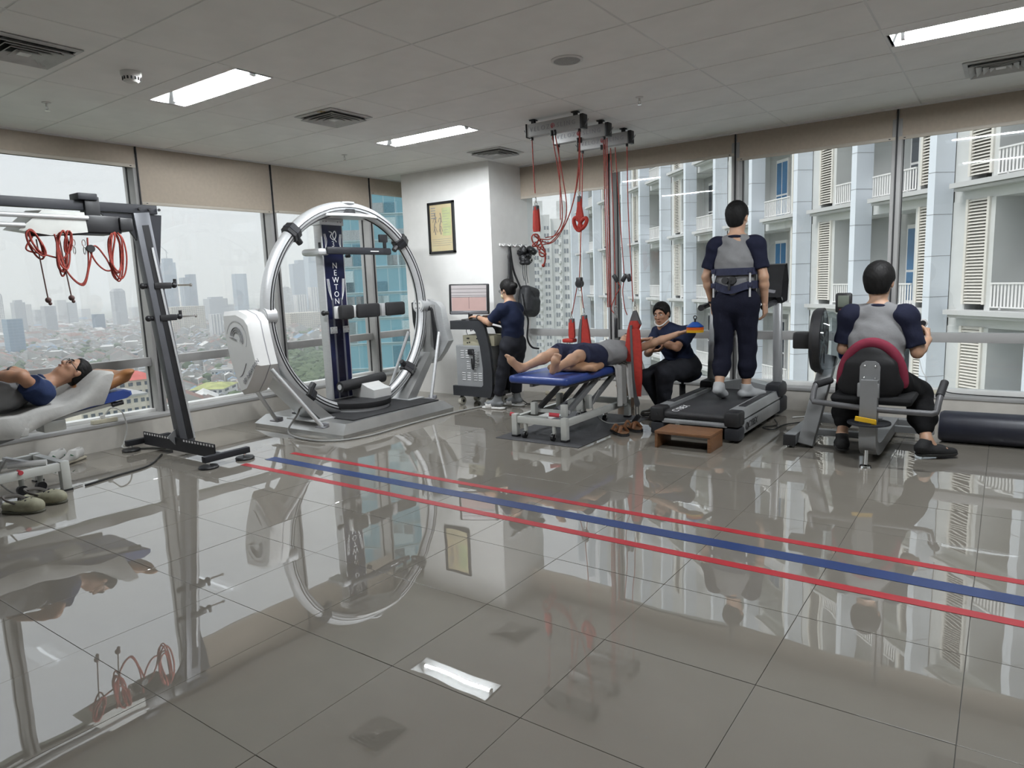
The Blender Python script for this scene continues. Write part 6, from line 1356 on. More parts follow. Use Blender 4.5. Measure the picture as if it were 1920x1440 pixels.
def face_parts(par, c, hf, hu, s=1.0, closed=False):
    R, r, f, u = headR(hf, hu); c = A(*c); M = Matrix(R.tolist())
    for q in (-1, 1):
        p = c + (f * 0.0735 + u * 0.004 + r * q * 0.031) * s
        if not closed:
            e = MB().sphere(p, 0.0115 * s, 12, (1.15, 1, 0.7), M).build('eye', M_eyew, par)
            MB().sphere(p + f * 0.0085 * s - u * 0.001 * s, 0.0052 * s, 8).build('iris', M_iris, e)
        else: MB().tube([p + (f * 0.010 + r * t * 0.013 - u * (0.004 + 0.003 * (1 - t * t))) * s for t in np.linspace(-1, 1, 7)], 0.0016 * s, 5).build('closed_eye', M_hair, par)
        MB().tube([c + (f * (0.094 - 0.012 * abs(t * 0.5 + 0.5)) + u * (0.030 + 0.004 * (1 - t * t)) + r * q * (0.032 + 0.020 * t)) * s for t in np.linspace(-1, 1, 7)], [0.003 * s, 0.0042 * s, 0.0046 * s, 0.0044 * s, 0.004 * s, 0.003 * s, 0.0015 * s], 6).build('eyebrow', M_hair, par)
    MB().tube([c + (f * (0.099 - 0.006 * t * t) - u * (0.058 - 0.002 * t * t) + r * 0.022 * t) * s for t in np.linspace(-1, 1, 9)], [0.002 * s] + [0.0042 * s] * 7 + [0.002 * s], 6, flat=0.9).build('mouth', M_lip, par)
def hair_part(par, c, hf, hu, s=1.0, res=0.006, nape=0.075, front=0.058, bun=None, puff=0.0):
    R, r, f, u = headR(hf, hu); c = A(*c); S = SDF(c - 0.19 * s, c + 0.19 * s, res)
    S.ell(c + (u * 0.030 - f * 0.014) * s, A(0.083 + puff, 0.102 + puff, 0.098 + puff) * s, R, k=0.0)
    S.ell(c + (-f * 0.040 - u * 0.030) * s, A(0.068, 0.062, 0.070) * s, R, k=0.03)
    S.ell(c + (f * 0.085 - u * 0.040) * s, A(0.078, 0.062, 0.105) * s, R, k=0.01, op='sub')
    for q in (-1, 1): S.ell(c + (r * q * 0.085 + f * 0.005 - u * 0.045) * s, A(0.030, 0.042, 0.058) * s, R, k=0.008, op='sub')
    S.cut(c - u * nape * s, -u + f * 0.25, 0.01)
    S.cut(c + f * front * s + u * 0.055 * s, f * 0.95 - u * 0.35, 0.012)
    if bun is not None: S.ell(c + (f * bun[0] + u * bun[1] + r * bun[2]) * s, A(0.045, 0.05, 0.042) * s, R, k=0.02)
    S.warp(lambda x, y, z: 0.0016 * np.sin(210 * x + 60 * z) * np.sin(190 * y + 80 * z + 1.0))
    return S.build('hair', M_hair, par)
class Fig:
    """A posed person: skeleton joints in J, body grown as one continuous surface; clothes and hair are parts."""
    def __init__(s, label, J, skin, k=1.0, res=0.0065, curlL=0.5, curlR=0.5, base=None, barefoot=False, foot=True, hs=1.0):
        s.hs = hs * k
        s.J = J = {a: A(*b) for a, b in J.items()}; s.k = k; g = J['fwd'] = unit(J['fwd'])
        s.root = thing('person', label, 'person', tuple(base if base is not None else (J['pel'][0], J['pel'][1], 0)))
        pts = [v for a, v in J.items() if a not in ('fwd', 'hf', 'hu', 'hdL', 'hdR', 'pnL', 'pnR')]
        lo, hi = bbox(pts, 0.24 * k); S = SDF(lo, hi, res)
        pel, ch, nk = J['pel'], J['chest'], J['neck']; mid = (pel + ch) / 2
        S.cone(pel, mid, 0.140 * k, 0.126 * k, k=0.02, flat=(g, 0.66)).cone(mid, ch, 0.126 * k, 0.150 * k, k=0.04, flat=(g, 0.66)).cone(ch, lerp(ch, nk, 0.55), 0.142 * k, 0.10 * k, k=0.05, flat=(g, 0.60))
        S.cone(lerp(ch, nk, 0.6), nk, 0.07 * k, 0.06 * k, k=0.08); S.cone(nk, J['head'] - unit(J['hu']) * 0.02, 0.059 * k, 0.060 * k, k=0.03)
        S.cone(lerp(nk, J['sL'], 0.25), J['sL'], 0.045 * k, 0.056 * k, k=0.05).cone(lerp(nk, J['sR'], 0.25), J['sR'], 0.045 * k, 0.056 * k, k=0.05)
        head_sdf(S, J['head'], J['hf'], J['hu'], s.hs * 0.98)
        for q, sd in (('L', 1), ('R', -1)):
            S.cone(J['s' + q], J['e' + q], 0.050 * k, 0.040 * k, k=0.03)
            m = lerp(J['e' + q], J['w' + q], 0.3); S.cone(J['e' + q], m, 0.040 * k, 0.041 * k, k=0.02).cone(m, J['w' + q], 0.040 * k, 0.027 * k, k=0.02)
            if 'hd' + q in J: hand(S, J['w' + q], J['hd' + q], J['pn' + q], sd, curlL if q == 'L' else curlR, k)
            S.cone(J['hp' + q], J['k' + q], 0.092 * k, 0.060 * k, k=0.05)
            m = lerp(J['k' + q], J['a' + q], 0.32); cb = unit(np.cross(np.cross(J['a' + q] - J['k' + q], J['k' + q] - J['hp' + q]) + 1e-6, J['a' + q] - J['k' + q]))
            S.cone(J['k' + q], m, 0.056 * k, 0.056 * k, k=0.03).cone(m, J['a' + q], 0.055 * k, 0.036 * k, k=0.03)
            if foot:
                t = J['t' + q]; a = J['a' + q]; fd = unit(t - a); h_ = J['h' + q] if 'h' + q in J else a + (a - J['k' + q]) / np.linalg.norm(a - J['k' + q]) * 0.055 * k
                up = unit(J['k' + q] - a)
                S.cone(h_, lerp(h_, t, 0.72), 0.034 * k, 0.036 * k, k=0.03, flat=(up, 0.8)).cone(a, lerp(h_, t, 0.55), 0.038 * k, 0.030 * k, k=0.03)
                sw = np.cross(unit(t - h_), up)
                S.cone(lerp(h_, t, 0.7) - sw * 0.018 * k, lerp(h_, t, 0.7) + sw * 0.018 * k, 0.026 * k, 0.026 * k, k=0.03)
                if barefoot:
                    for i, (o, L) in enumerate(((-0.036, 0.0), (-0.016, 0.006), (0.002, 0.0), (0.018, -0.010), (0.032, -0.02))):
                        b = lerp(h_, t, 0.78) + sw * o * k * (1 if q == 'L' else -1); S.cone(b, b + unit(t - h_) * (0.052 + L) * k, 0.011 * k, (0.0135 if i == 0 else 0.010) * k, k=0.008)
                else: S.cone(lerp(h_, t, 0.7), lerp(h_, t, 0.93), 0.034 * k, 0.026 * k, k=0.03, flat=(up, 0.6))
        s.body = S.build('body', skin, s.root)
    def shirt(s, m, hem=0.0, infl=0.016, sleeve=None, slm=None, sl_end=0.62, fold=0.004, res=0.008, raglan=False, name='shirt', freq=34, belly=0.0, slr=1.0, rag=0.42, slinf=None):
        si = infl if slinf is None else slinf
        J, k, g = s.J, s.k, s.J['fwd']; pel, ch, nk = J['pel'], J['chest'], J['neck']; up = unit(ch - pel); low = pel - up * hem; mid = (pel + ch) / 2
        lo, hi = bbox([low, ch, nk, J['sL'], J['sR'], lerp(J['sL'], J['eL'], sl_end), lerp(J['sR'], J['eR'], sl_end)], 0.25 * k); S = SDF(lo, hi, res)
        S.cone(low - up * 0.03, mid, (0.158 + infl) * k, (0.142 + infl + belly) * k, k=0.02, flat=(g, 0.72), cap=True).cone(mid, ch, (0.142 + infl + belly) * k, (0.162 + infl) * k, k=0.04, flat=(g, 0.70)).cone(ch, lerp(ch, nk, 0.55), (0.152 + infl) * k, 0.11 * k, k=0.05, flat=(g, 0.64))
        S.cone(lerp(ch, nk, 0.6), lerp(ch, nk, 0.97), 0.075 * k, 0.068 * k, k=0.05)
        for q in 'LR': S.cone(lerp(nk, J['s' + q], 0.25) - up * 0.01, J['s' + q], (0.050 + infl * 0.5) * k, (0.056 + infl) * k, k=0.05)
        def sleeves(T, q, start=0.0):
            a, e = J['s' + q], J['e' + q]
            T.cone(a, lerp(a, e, sl_end), (0.054 + infl) * k * slr, (0.050 + infl) * k * slr, k=0.03, cap=False).cone(lerp(a, e, sl_end), lerp(a, e, sl_end + 0.9), 0.2 * k, 0.2 * k, k=0.0, cap=True, op='sub')
        if not raglan:
            for q in 'LR':
                T = SDF(lo, hi, res); sleeves(T, q); h_ = np.maximum(0.03 - np.abs(S.f - T.f), 0) / 0.03; S.f = np.minimum(S.f, T.f) - h_ * h_ * 0.0075
        S.cut(low, -up, 0.004); S.cone(lerp(ch, nk, 0.94), nk + unit(J['hu']) * 0.1, 0.060 * k, 0.064 * k, k=0.006, op='sub')
        S.warp(noise_fold(fold, freq)); o = S.build(name, m, s.root)
        if raglan:
            for q in 'LR':
                a, e = J['s' + q], J['e' + q]; lo, hi = bbox([nk, a, lerp(a, e, sl_end)], 0.14 * k); T = SDF(lo, hi, res)
                T.cone(lerp(nk, a, rag), lerp(nk, a, 0.85), (0.050 + si * 0.3) * k, (0.060 + si * 0.7) * k, k=0.03).cone(lerp(nk, a, 0.85), a, (0.060 + si * 0.7) * k, (0.058 + si) * k, k=0.03); T.cone(a - up * 0.02, a - up * 0.07, (0.045 + infl) * k, 0.03 * k, k=0.03)
                sleeves(T, q); T.cone(nk - up * 0.03, nk + unit(J['hu']) * 0.1, 0.068 * k, 0.066 * k, k=0.006, op='sub')
                T.warp(noise_fold(fold * 0.8, freq, 1.0)); T.build('sleeve', slm, o)
            C = SDF(nk - 0.16, nk + 0.16, 0.006); hd = unit(J['hu'])
            MB().tube([nk - up * 0.004 + 0.072 * k * (math.cos(t) * unit(J['sR'] - J['sL']) + math.sin(t) * 0.95 * g) - up * 0.02 * math.sin(t) for t in np.linspace(0, 2 * math.pi, 28, endpoint=False)], 0.014, 8, closed=True).build('collar', slm, o)
        return o
    def trousers(s, m, end=0.9, infl=0.02, hemr=None, gather=False, fold=0.004, res=0.008, waist=0.08, name='trousers', freq=30, shorts=False):
        J, k, g = s.J, s.k, s.J['fwd']; pel = J['pel']; up = unit(J['chest'] - pel); P = [pel + up * 0.12]
        ends = {}
        for q in 'LR':
            e = lerp(J['hp' + q], J['k' + q], end * 2) if end <= 0.5 else lerp(J['k' + q], J['a' + q], (end - 0.5) * 2); ends[q] = e; P += [J['hp' + q], e] + ([J['k' + q]] if end > 0.5 else [])
        lo, hi = bbox(P, 0.22 * k); S = SDF(lo, hi, res)
        S.cone(pel + up * (waist + 0.02), pel - up * 0.02, (0.150 + infl * 0.7) * k, (0.158 + infl) * k, k=0.02, flat=(g, 0.74)); S.cut(pel + up * waist, up, 0.004)
        S0 = S
        for q in 'LR':
            S = SDF(lo, hi, res); a, kn, an = J['hp' + q], J['k' + q], J['a' + q]; r0 = (0.100 + infl) * k; rk = (0.066 + infl) * k; rh = hemr or (0.05 + infl) * k
            if end <= 0.5:
                S.cone(lerp(pel, a, 0.6), a, r0 * 1.15, r0, k=0.05, flat=(g, 0.85)); S.cone(a, ends[q], r0, r0 * 0.92, k=0.05).cone(ends[q], ends[q] + unit(kn - a) * 0.2, 0.2, 0.2, k=0.0, cap=True, op='sub')
            else:
                S.cone(lerp(pel, a, 0.6), a, r0 * 1.15, r0, k=0.05, flat=(g, 0.85)); S.cone(a, kn, r0, rk, k=0.05)
                if gather: mm = lerp(kn, ends[q], 0.75); S.cone(kn, mm, rk, rk * 1.02, k=0.03).cone(mm, ends[q], rk * 1.02, rh, k=0.03).cone(ends[q] - 0.001, ends[q], rh * 1.05, rh * 1.05, k=0.01)
                else: S.cone(kn, ends[q], rk, rh, k=0.03).cone(ends[q], ends[q] + unit(an - kn) * 0.2, 0.11, 0.11, k=0.0, cap=True, op='sub')
            h_ = np.maximum(0.04 - np.abs(S0.f - S.f), 0) / 0.04; S0.f = np.minimum(S0.f, S.f) - h_ * h_ * 0.01
        S = S0
        S.warp(noise_fold(fold, freq, 2.0))
        return S.build(name, m, s.root)
    def sock(s, q, m, top=0.12, name='sock', infl=0.006):
        J, k = s.J, s.k; a, t, kn = J['a' + q], J['t' + q], J['k' + q]; up = unit(kn - a); h_ = J['h' + q] if 'h' + q in J else a - up * 0.055 * k
        lo, hi = bbox([a + up * top, t, h_], 0.09 * k); S = SDF(lo, hi, 0.006)
        S.cone(h_, lerp(h_, t, 0.72), (0.036 + infl) * k, (0.037 + infl) * k, k=0.03, flat=(up, 0.85)).cone(a, lerp(h_, t, 0.55), (0.040 + infl) * k, (0.033 + infl) * k, k=0.03).cone(lerp(h_, t, 0.7), lerp(h_, t, 0.98), (0.037 + infl) * k, (0.028 + infl) * k, k=0.03, flat=(up, 0.65))
        S.cone(a, a + up * top, (0.040 + infl) * k, (0.040 + infl) * k, k=0.02).cut(a + up * top * 0.6, up, 0.003)
        return S.build(name, m, s.root)
    def shoe(s, q, m, sole, name='shoe'):
        J, k = s.J, s.k; a, t, kn = J['a' + q], J['t' + q], J['k' + q]; h_ = J['h' + q] if 'h' + q in J else a - unit(kn - a) * 0.055; up = A(0, 0, 1); f = unit((t - h_) * A(1, 1, 0))
        lo, hi = bbox([h_ - f * 0.05, t + f * 0.04, a], 0.08); S = SDF(lo, hi, 0.005); zb = min(h_[2], t[2]) - 0.03
        S.cone(h_ + up * 0.01, lerp(h_, t, 0.6) + up * 0.01, 0.046, 0.050, k=0.02, flat=(up, 0.85)).cone(lerp(h_, t, 0.6), t + f * 0.01, 0.050, 0.040, k=0.03, flat=(up, 0.75)).cone(h_ + up * 0.03, a - up * 0.005, 0.044, 0.046, k=0.03)
        S.cone(a - up * 0.005, a + up * 0.08, 0.034, 0.04, k=0.006, op='sub').cut((0, 0, zb + 0.022), (0, 0, -1), 0.002); o = S.build(name, m, s.root)
        T = SDF(lo, hi, 0.005); T.cone(h_, lerp(h_, t, 0.6), 0.052, 0.055, k=0.02, flat=(up, 0.9)).cone(lerp(h_, t, 0.6), t + f * 0.012, 0.055, 0.044, k=0.02, flat=(up, 0.9)).cut((0, 0, zb + 0.024), (0, 0, 1), 0.003).cut((0, 0, zb), (0, 0, -1), 0.002)
        T.build('sole', sole, o); return o
    def watch(s, q, m, t=0.92):
        J = s.J; p = lerp(J['e' + q], J['w' + q], t); d = unit(J['w' + q] - J['e' + q]); o = MB().tube([tuple(p - d * 0.009), tuple(p + d * 0.009)], 0.034 * s.k, 18).build('watch', m, s.root); return o

# standing man on the treadmill, seen from behind
P1 = Fig('man in grey and navy shirt walking on the treadmill, seen from behind',
    dict(pel=(-2.045, 6.43, 1.165), chest=(-2.045, 6.43, 1.50), neck=(-2.04, 6.43, 1.715), head=(-2.04, 6.45, 1.905), hf=(0.10, 1, -0.10), hu=(0, 0.1, 1), fwd=(0, 1, 0),
         sL=(-2.235, 6.43, 1.655), sR=(-1.855, 6.43, 1.645), eL=(-2.315, 6.42, 1.375), eR=(-1.79, 6.42, 1.36), wL=(-2.285, 6.50, 1.125), wR=(-1.80, 6.51, 1.12), hdL=(0.05, 0.25, -1), pnL=(1, 0.1, 0), hdR=(0.0, 0.2, -1), pnR=(-1, 0.1, 0),
         hpL=(-2.145, 6.43, 1.13), hpR=(-1.945, 6.43, 1.13), kL=(-2.15, 6.42, 0.70), kR=(-1.945, 6.50, 0.70), aL=(-2.135, 6.26, 0.365), aR=(-1.955, 6.49, 0.335), tL=(-2.13, 6.41, 0.265), tR=(-1.84, 6.63, 0.275), hL=(-2.135, 6.215, 0.335), hR=(-1.98, 6.45, 0.278)), SK2, k=1.04, curlL=0.45, curlR=0.5, base=(-2.045, 6.45, 0.24), hs=1.08)
P1.shirt(C_grey, hem=0.0, raglan=True, slm=C_navy, sl_end=0.74, infl=0.014, fold=0.005, slr=1.02); P1.trousers(C_navyt, end=0.80, infl=0.010, hemr=0.066, gather=True, waist=0.085, fold=0.0035, freq=24)
hair_part(P1.root, P1.J['head'], P1.J['hf'], P1.J['hu'], 1.12, nape=0.075, puff=0.006)
for q in 'LR': P1.sock(q, C_sock, 0.06)
P1.watch('L', M_black)
# lumbar traction belt he wears
tb = thing('traction_belt', 'navy lumbar traction belt with metal rods worn by the standing man', 'belt', (-2.045, 6.43, 1.3))
M_webn = mat('navy_webbing', (0.020, 0.024, 0.055), 0.8, var=0.15, vscale=60)
def ringband(zc, h, a, b, droop=0.0):
    P = []; n_ = 40
    for t in np.linspace(0, 2 * math.pi, n_, endpoint=False):
        d = droop * max(0.0, -math.sin(t)) ** 6; P.append((math.cos(t), math.sin(t), d))
    mk = lambda e, z: [(-2.045 + (a + e) * x, 6.43 + (b + e) * y, z - d) for x, y, d in P]
    return MB().loft([mk(0, zc - h / 2), mk(0.012, zc - h / 2), mk(0.012, zc + h / 2), mk(0, zc + h / 2), mk(0, zc - h / 2)], cap=False)
ringband(1.415, 0.062, 0.195, 0.142).build('upper_belt', M_webn, tb); ringband(1.295, 0.068, 0.198, 0.146, 0.045).build('lower_belt', M_webn, tb)
for x, y in ((-2.215, 6.335), (-1.885, 6.335), (-2.20, 6.53), (-1.89, 6.53)):
    MB().cyl((x, y, 1.185), (x, y, 1.40), 0.010, n=10).build('rod', M_silver, tb); MB().box((x - 0.02, y - 0.018, 1.40), (x + 0.02, y + 0.018, 1.44), 0.004).build('rod_holder', M_webn, tb); MB().box((x - 0.022, y - 0.02, 1.27), (x + 0.022, y + 0.02, 1.315), 0.004).build('rod_holder', M_webn, tb)
for dx, r_ in ((-0.045, 0.030), (0.022, 0.034)): MB().cyl((-2.045 + dx, 6.295, 1.335), (-2.045 + dx, 6.262, 1.338), r_, n=22).build('dial', M_black, tb)
MB().bar((-2.05, 6.27, 1.25), (-2.04, 6.27, 1.34), 0.03, 0.02).build('dial_stem', M_black, tb)

# seated man at the ergometer, seen from behind
P2 = Fig('man in grey and navy shirt seated at the arm ergometer, seen from behind',
    dict(pel=(-0.765, 5.66, 0.605), chest=(-0.765, 5.70, 0.885), neck=(-0.77, 5.73, 1.105), head=(-0.775, 5.77, 1.295), hf=(0.08, 1, -0.12), hu=(0.02, 0.12, 1), fwd=(0, 1, -0.1),
         sL=(-0.955, 5.71, 1.045), sR=(-0.585, 5.71, 1.045), eL=(-0.995, 5.72, 0.80), eR=(-0.505, 5.72, 0.785), wL=(-0.985, 5.94, 0.88), wR=(-0.455, 5.90, 0.865), hdL=(0.1, 0.8, 0.5), pnL=(1, 0.0, -0.1), hdR=(-0.1, 0.8, 0.5), pnR=(-1, 0.0, -0.1),
         hpL=(-0.865, 5.66, 0.575), hpR=(-0.665, 5.66, 0.575), kL=(-0.985, 5.97, 0.47), kR=(-0.515, 6.02, 0.45), aL=(-0.985, 5.73, 0.13), aR=(-0.425, 5.80, 0.125), tL=(-1.01, 5.86, 0.045), tR=(-0.28, 5.87, 0.045), hL=(-0.97, 5.67, 0.055), hR=(-0.45, 5.76, 0.055)), SK2, k=1.0, curlL=1.0, curlR=1.0, base=(-0.765, 5.66, 0.50), hs=1.17)
P2.shirt(C_grey, hem=0.03, raglan=True, slm=C_navy, sl_end=0.82, infl=0.024, fold=0.004, slr=0.97, belly=0.012, rag=0.60, slinf=0.026); P2.trousers(C_black, end=0.86, infl=0.026, hemr=0.062, gather=True, fold=0.005)
hair_part(P2.root, P2.J['head'], P2.J['hf'], P2.J['hu'], 1.17, nape=0.065, puff=0.008)
for q in 'LR': P2.shoe(q, mat('black_knit_shoe', (0.013, 0.013, 0.014), 0.8, var=0.2, vscale=80), mat('black_sole', (0.02, 0.02, 0.02), 0.6))
# burgundy lumbar pad between his back and the backrest
s_ = SDF((-1.05, 5.42, 0.55), (-0.45, 5.62, 0.95), 0.008)
for t in np.linspace(-1, 1, 33):
    a = (-0.765 + 0.20 * math.sin(t * 1.6), 5.505 + 0.02 * t * t, 0.585 + 0.285 * math.cos(t * 1.6)); s_.ell(a, (0.034, 0.022, 0.034), k=0.02)
tag(s_.build('lumbar_cushion', mat('burgundy_fabric', (0.20, 0.015, 0.04), 0.8, var=0.1)), 'burgundy lumbar cushion behind the seated man', 'cushion')

# therapist on a stool, turned to the patient
P3 = Fig('young man in navy scrubs with lowered mask seated on a stool beside the bed',
    dict(pel=(-2.665, 6.73, 0.487), chest=(-2.72, 6.60, 0.735), neck=(-2.795, 6.56, 0.885), head=(-2.815, 6.535, 1.025), hf=(-0.05, -0.95, -0.18), hu=(-0.12, -0.15, 1), fwd=(-0.35, -0.92, 0),
         sL=(-2.565, 6.56, 0.83), sR=(-2.91, 6.68, 0.815), eL=(-2.60, 6.40, 0.705), eR=(-2.95, 6.50, 0.63), wL=(-2.86, 6.38, 0.785), wR=(-2.86, 6.36, 0.665), hdL=(-1, 0.05, -0.10), pnL=(0, -0.3, -1), hdR=(0.8, 0.1, 0.1), pnR=(0, 0.2, 1),
         hpL=(-2.59, 6.69, 0.475), hpR=(-2.745, 6.75, 0.475), kL=(-2.66, 6.24, 0.47), kR=(-2.90, 6.38, 0.40), aL=(-2.72, 6.35, 0.10), aR=(-2.76, 6.42, 0.11), tL=(-2.76, 6.20, 0.045), tR=(-2.90, 6.32, 0.045), hL=(-2.71, 6.40, 0.055), hR=(-2.74, 6.47, 0.055)), SK1, k=0.93, curlL=0.35, curlR=0.5, base=(-2.64, 6.66, 0.40))
P3.shirt(C_scrub, hem=0.13, sl_end=0.74, infl=0.024, fold=0.005, slr=1.08); P3.trousers(C_char, end=0.93, infl=0.030, hemr=0.068, fold=0.006)
hair_part(P3.root, P3.J['head'], P3.J['hf'], P3.J['hu'], 0.94, nape=0.05, front=0.066, puff=0.006); face_parts(P3.root, P3.J['head'], P3.J['hf'], P3.J['hu'], 0.91)
P3.watch('L', M_black, 0.90)
for q in 'LR': P3.shoe(q, mat('dark_leather', (0.035, 0.030, 0.024), 0.4, var=0.2), MATS['black_sole'])
R_, r_, f_, u_ = headR(P3.J['hf'], P3.J['hu']); c_ = P3.J['head']
MB().tube([c_ + f_ * (0.068 * math.cos(t) + 0.016) + r_ * 0.070 * math.sin(t) - u_ * (0.105 - 0.040 * abs(math.sin(t)) ** 2) for t in np.linspace(-1.7, 1.7, 18)], [0.005] + [0.013] * 16 + [0.005], 8, flat=0.6).build('face_mask', C_white, P3.root)
st = thing('round_stool', 'round stool with dark green seat behind the treadmill', 'stool', (-2.715, 6.83, 0))
MB().lathe([(0, 0.375), (0.16, 0.375), (0.175, 0.39), (0.172, 0.42), (0.15, 0.432), (0, 0.436)], (-2.715, 6.83, 0), n=36).build('seat', mat('green_vinyl', (0.020, 0.085, 0.070), 0.45, var=0.15), st)
MB().cyl((-2.715, 6.83, 0.07), (-2.715, 6.83, 0.28), 0.032, n=18).cyl((-2.715, 6.83, 0.28), (-2.715, 6.83, 0.376), 0.016, n=12).build('gas_column', M_black, st)
for k in range(5):
    a = 2 * math.pi * k / 5; e = (-2.715 + 0.165 * math.cos(a), 6.83 + 0.165 * math.sin(a), 0.055)
    lg = MB().bar((-2.715, 6.83, 0.085), e, 0.035, 0.025).build('leg', M_black, st); MB().cyl((e[0] - 0.012, e[1], 0.026), (e[0] + 0.012, e[1], 0.026), 0.025, n=14).build('caster', M_black, lg)

# patient lying on the middle bed, feet towards the camera
P4 = Fig('man in grey shirt and navy shorts lying on the middle bed with bare feet',
    dict(pel=(-3.22, 5.76, 0.665), chest=(-3.10, 6.00, 0.69), neck=(-3.075, 6.165, 0.715), head=(-3.08, 6.29, 0.755), hf=(0.22, -0.30, 1), hu=(0.0, 1, 0.22), fwd=(0.1, -0.15, 1),
         sL=(-2.945, 6.10, 0.69), sR=(-3.225, 6.10, 0.69), eL=(-2.72, 6.14, 0.775), eR=(-3.42, 6.0, 0.64), wL=(-2.50, 6.20, 0.86), wR=(-3.50, 5.78, 0.62), hdL=(0.95, 0.1, 0.25), pnL=(0, 0.2, 1), hdR=(-0.1, -1, -0.05), pnR=(0, 0, -1),
         hpL=(-3.14, 5.72, 0.665), hpR=(-3.30, 5.74, 0.665), kL=(-3.165, 5.47, 0.705), kR=(-3.44, 5.45, 0.715), aL=(-3.215, 5.16, 0.625), aR=(-3.575, 5.16, 0.615), tL=(-3.15, 5.075, 0.755), tR=(-3.66, 5.045, 0.735), hL=(-3.225, 5.105, 0.605), hR=(-3.585, 5.105, 0.600)), SK2, k=0.90, curlL=0.7, curlR=0.4, base=(-3.3, 5.7, 0.56), barefoot=True)
P4.shirt(C_grey, hem=0.05, sl_end=0.35, infl=0.022, fold=0.005); P4.trousers(cl('navy_shorts', (0.022, 0.026, 0.055)), end=0.44, infl=0.030, fold=0.006, name='shorts', waist=0.06)
hair_part(P4.root, P4.J['head'], P4.J['hf'], P4.J['hu'], 0.90, nape=0.05); face_parts(P4.root, P4.J['head'], P4.J['hf'], P4.J['hu'], 0.88, closed=True)

# woman at the computer cart, side view
P5 = Fig('woman in navy scrubs and mask standing at the computer cart',
    dict(pel=(-4.41, 6.18, 0.735), chest=(-4.40, 6.18, 0.985), neck=(-4.42, 6.18, 1.165), head=(-4.455, 6.18, 1.315), hf=(-1, 0.12, -0.22), hu=(-0.2, 0, 1), fwd=(-1, 0.05, -0.05),
         sL=(-4.435, 6.03, 1.105), sR=(-4.435, 6.33, 1.105), eL=(-4.60, 6.02, 0.965), eR=(-4.62, 6.36, 0.96), wL=(-4.815, 6.09, 1.025), wR=(-4.82, 6.32, 1.02), hdL=(-1, 0.15, 0.05), pnL=(0, 0.1, -1), hdR=(-1, 0.0, 0), pnR=(0, 0, -1),
         hpL=(-4.41, 6.10, 0.71), hpR=(-4.40, 6.26, 0.71), kL=(-4.50, 6.09, 0.405), kR=(-4.46, 6.30, 0.405), aL=(-4.575, 6.08, 0.115), aR=(-4.485, 6.33, 0.115), tL=(-4.73, 6.07, 0.052), tR=(-4.62, 6.33, 0.052), hL=(-4.535, 6.08, 0.065), hR=(-4.445, 6.33, 0.065)), SK2, k=0.84, curlL=0.3, curlR=0.4, base=(-4.45, 6.2, 0.0))
P5.shirt(C_scrub, hem=0.10, sl_end=0.80, infl=0.018, fold=0.005, slr=1.08, belly=0.0); P5.trousers(C_char, end=0.92, infl=0.012, hemr=0.058, fold=0.006)
hair_part(P5.root, P5.J['head'], P5.J['hf'], P5.J['hu'], 0.90, nape=0.06, bun=(-0.115, 0.02, 0), puff=0.006)
R_, r_, f_, u_ = headR(P5.J['hf'], P5.J['hu']); c_ = P5.J['head']; s_ = SDF(c_ - 0.13, c_ + 0.13, 0.005)
s_.ell(c_ + f_ * 0.052 - u_ * 0.052, (0.050, 0.046, 0.042), R_, k=0.0).cut(c_ + f_ * 0.03, -f_, 0.004); mk = s_.build('face_mask', mat('cream_mask', (0.66, 0.58, 0.38), 0.8, var=0.05), P5.root)
for q in (-1, 1): MB().tube([c_ + f_ * 0.06 + r_ * q * 0.045 - u_ * 0.04, c_ + r_ * q * 0.072 - u_ * 0.005 - f_ * 0.01], 0.0025, 5).build('ear_loop', C_white, mk)
gl = MB()
for q in (-1, 1): gl.tube([c_ + f_ * 0.082 + r_ * (q * 0.03 + 0.02 * math.cos(t)) + u_ * (0.002 + 0.015 * math.sin(t)) for t in np.linspace(0, 6.28, 16, endpoint=False)], 0.002, 5, closed=True).tube([c_ + f_ * 0.085 + r_ * q * 0.05, c_ + r_ * q * 0.072 - f_ * 0.01], 0.002, 5)
gl.build('glasses', M_black, P5.root); P5.watch('L', M_black, 0.92)
for q in 'LR':
    P5.sock(q, C_sockg, 0.09); t_ = P5.J['t' + q]; h_ = P5.J['h' + q]
    S = SDF((min(h_[0], t_[0]) - 0.08, h_[1] - 0.08, -0.005), (max(h_[0], t_[0]) + 0.08, h_[1] + 0.08, 0.13), 0.005)
    S.cone(h_ * A(1, 1, 0) + A(0.01, 0, 0.010), t_ * A(1, 1, 0) + A(0.0, 0, 0.010), 0.046, 0.052, k=0.0, flat=((0, 0, 1), 0.35)).cut((0, 0, 0.001), (0, 0, -1)); sl = S.build('slipper', C_white, P5.root)
    S = SDF((min(h_[0], t_[0]) - 0.08, h_[1] - 0.08, -0.005), (max(h_[0], t_[0]) + 0.08, h_[1] + 0.08, 0.14), 0.005)
    m0 = lerp(h_, t_, 0.50) * A(1, 1, 0) + A(0, 0, 0.03); m1 = lerp(h_, t_, 0.92) * A(1, 1, 0) + A(0, 0, 0.022)
    S.cone(m0, m1, 0.056, 0.050, k=0.0, flat=((0, 0, 1), 1.0), cap=True).cut((0, 0, 0.012), (0, 0, -1)).build('slipper_strap', C_white, sl)

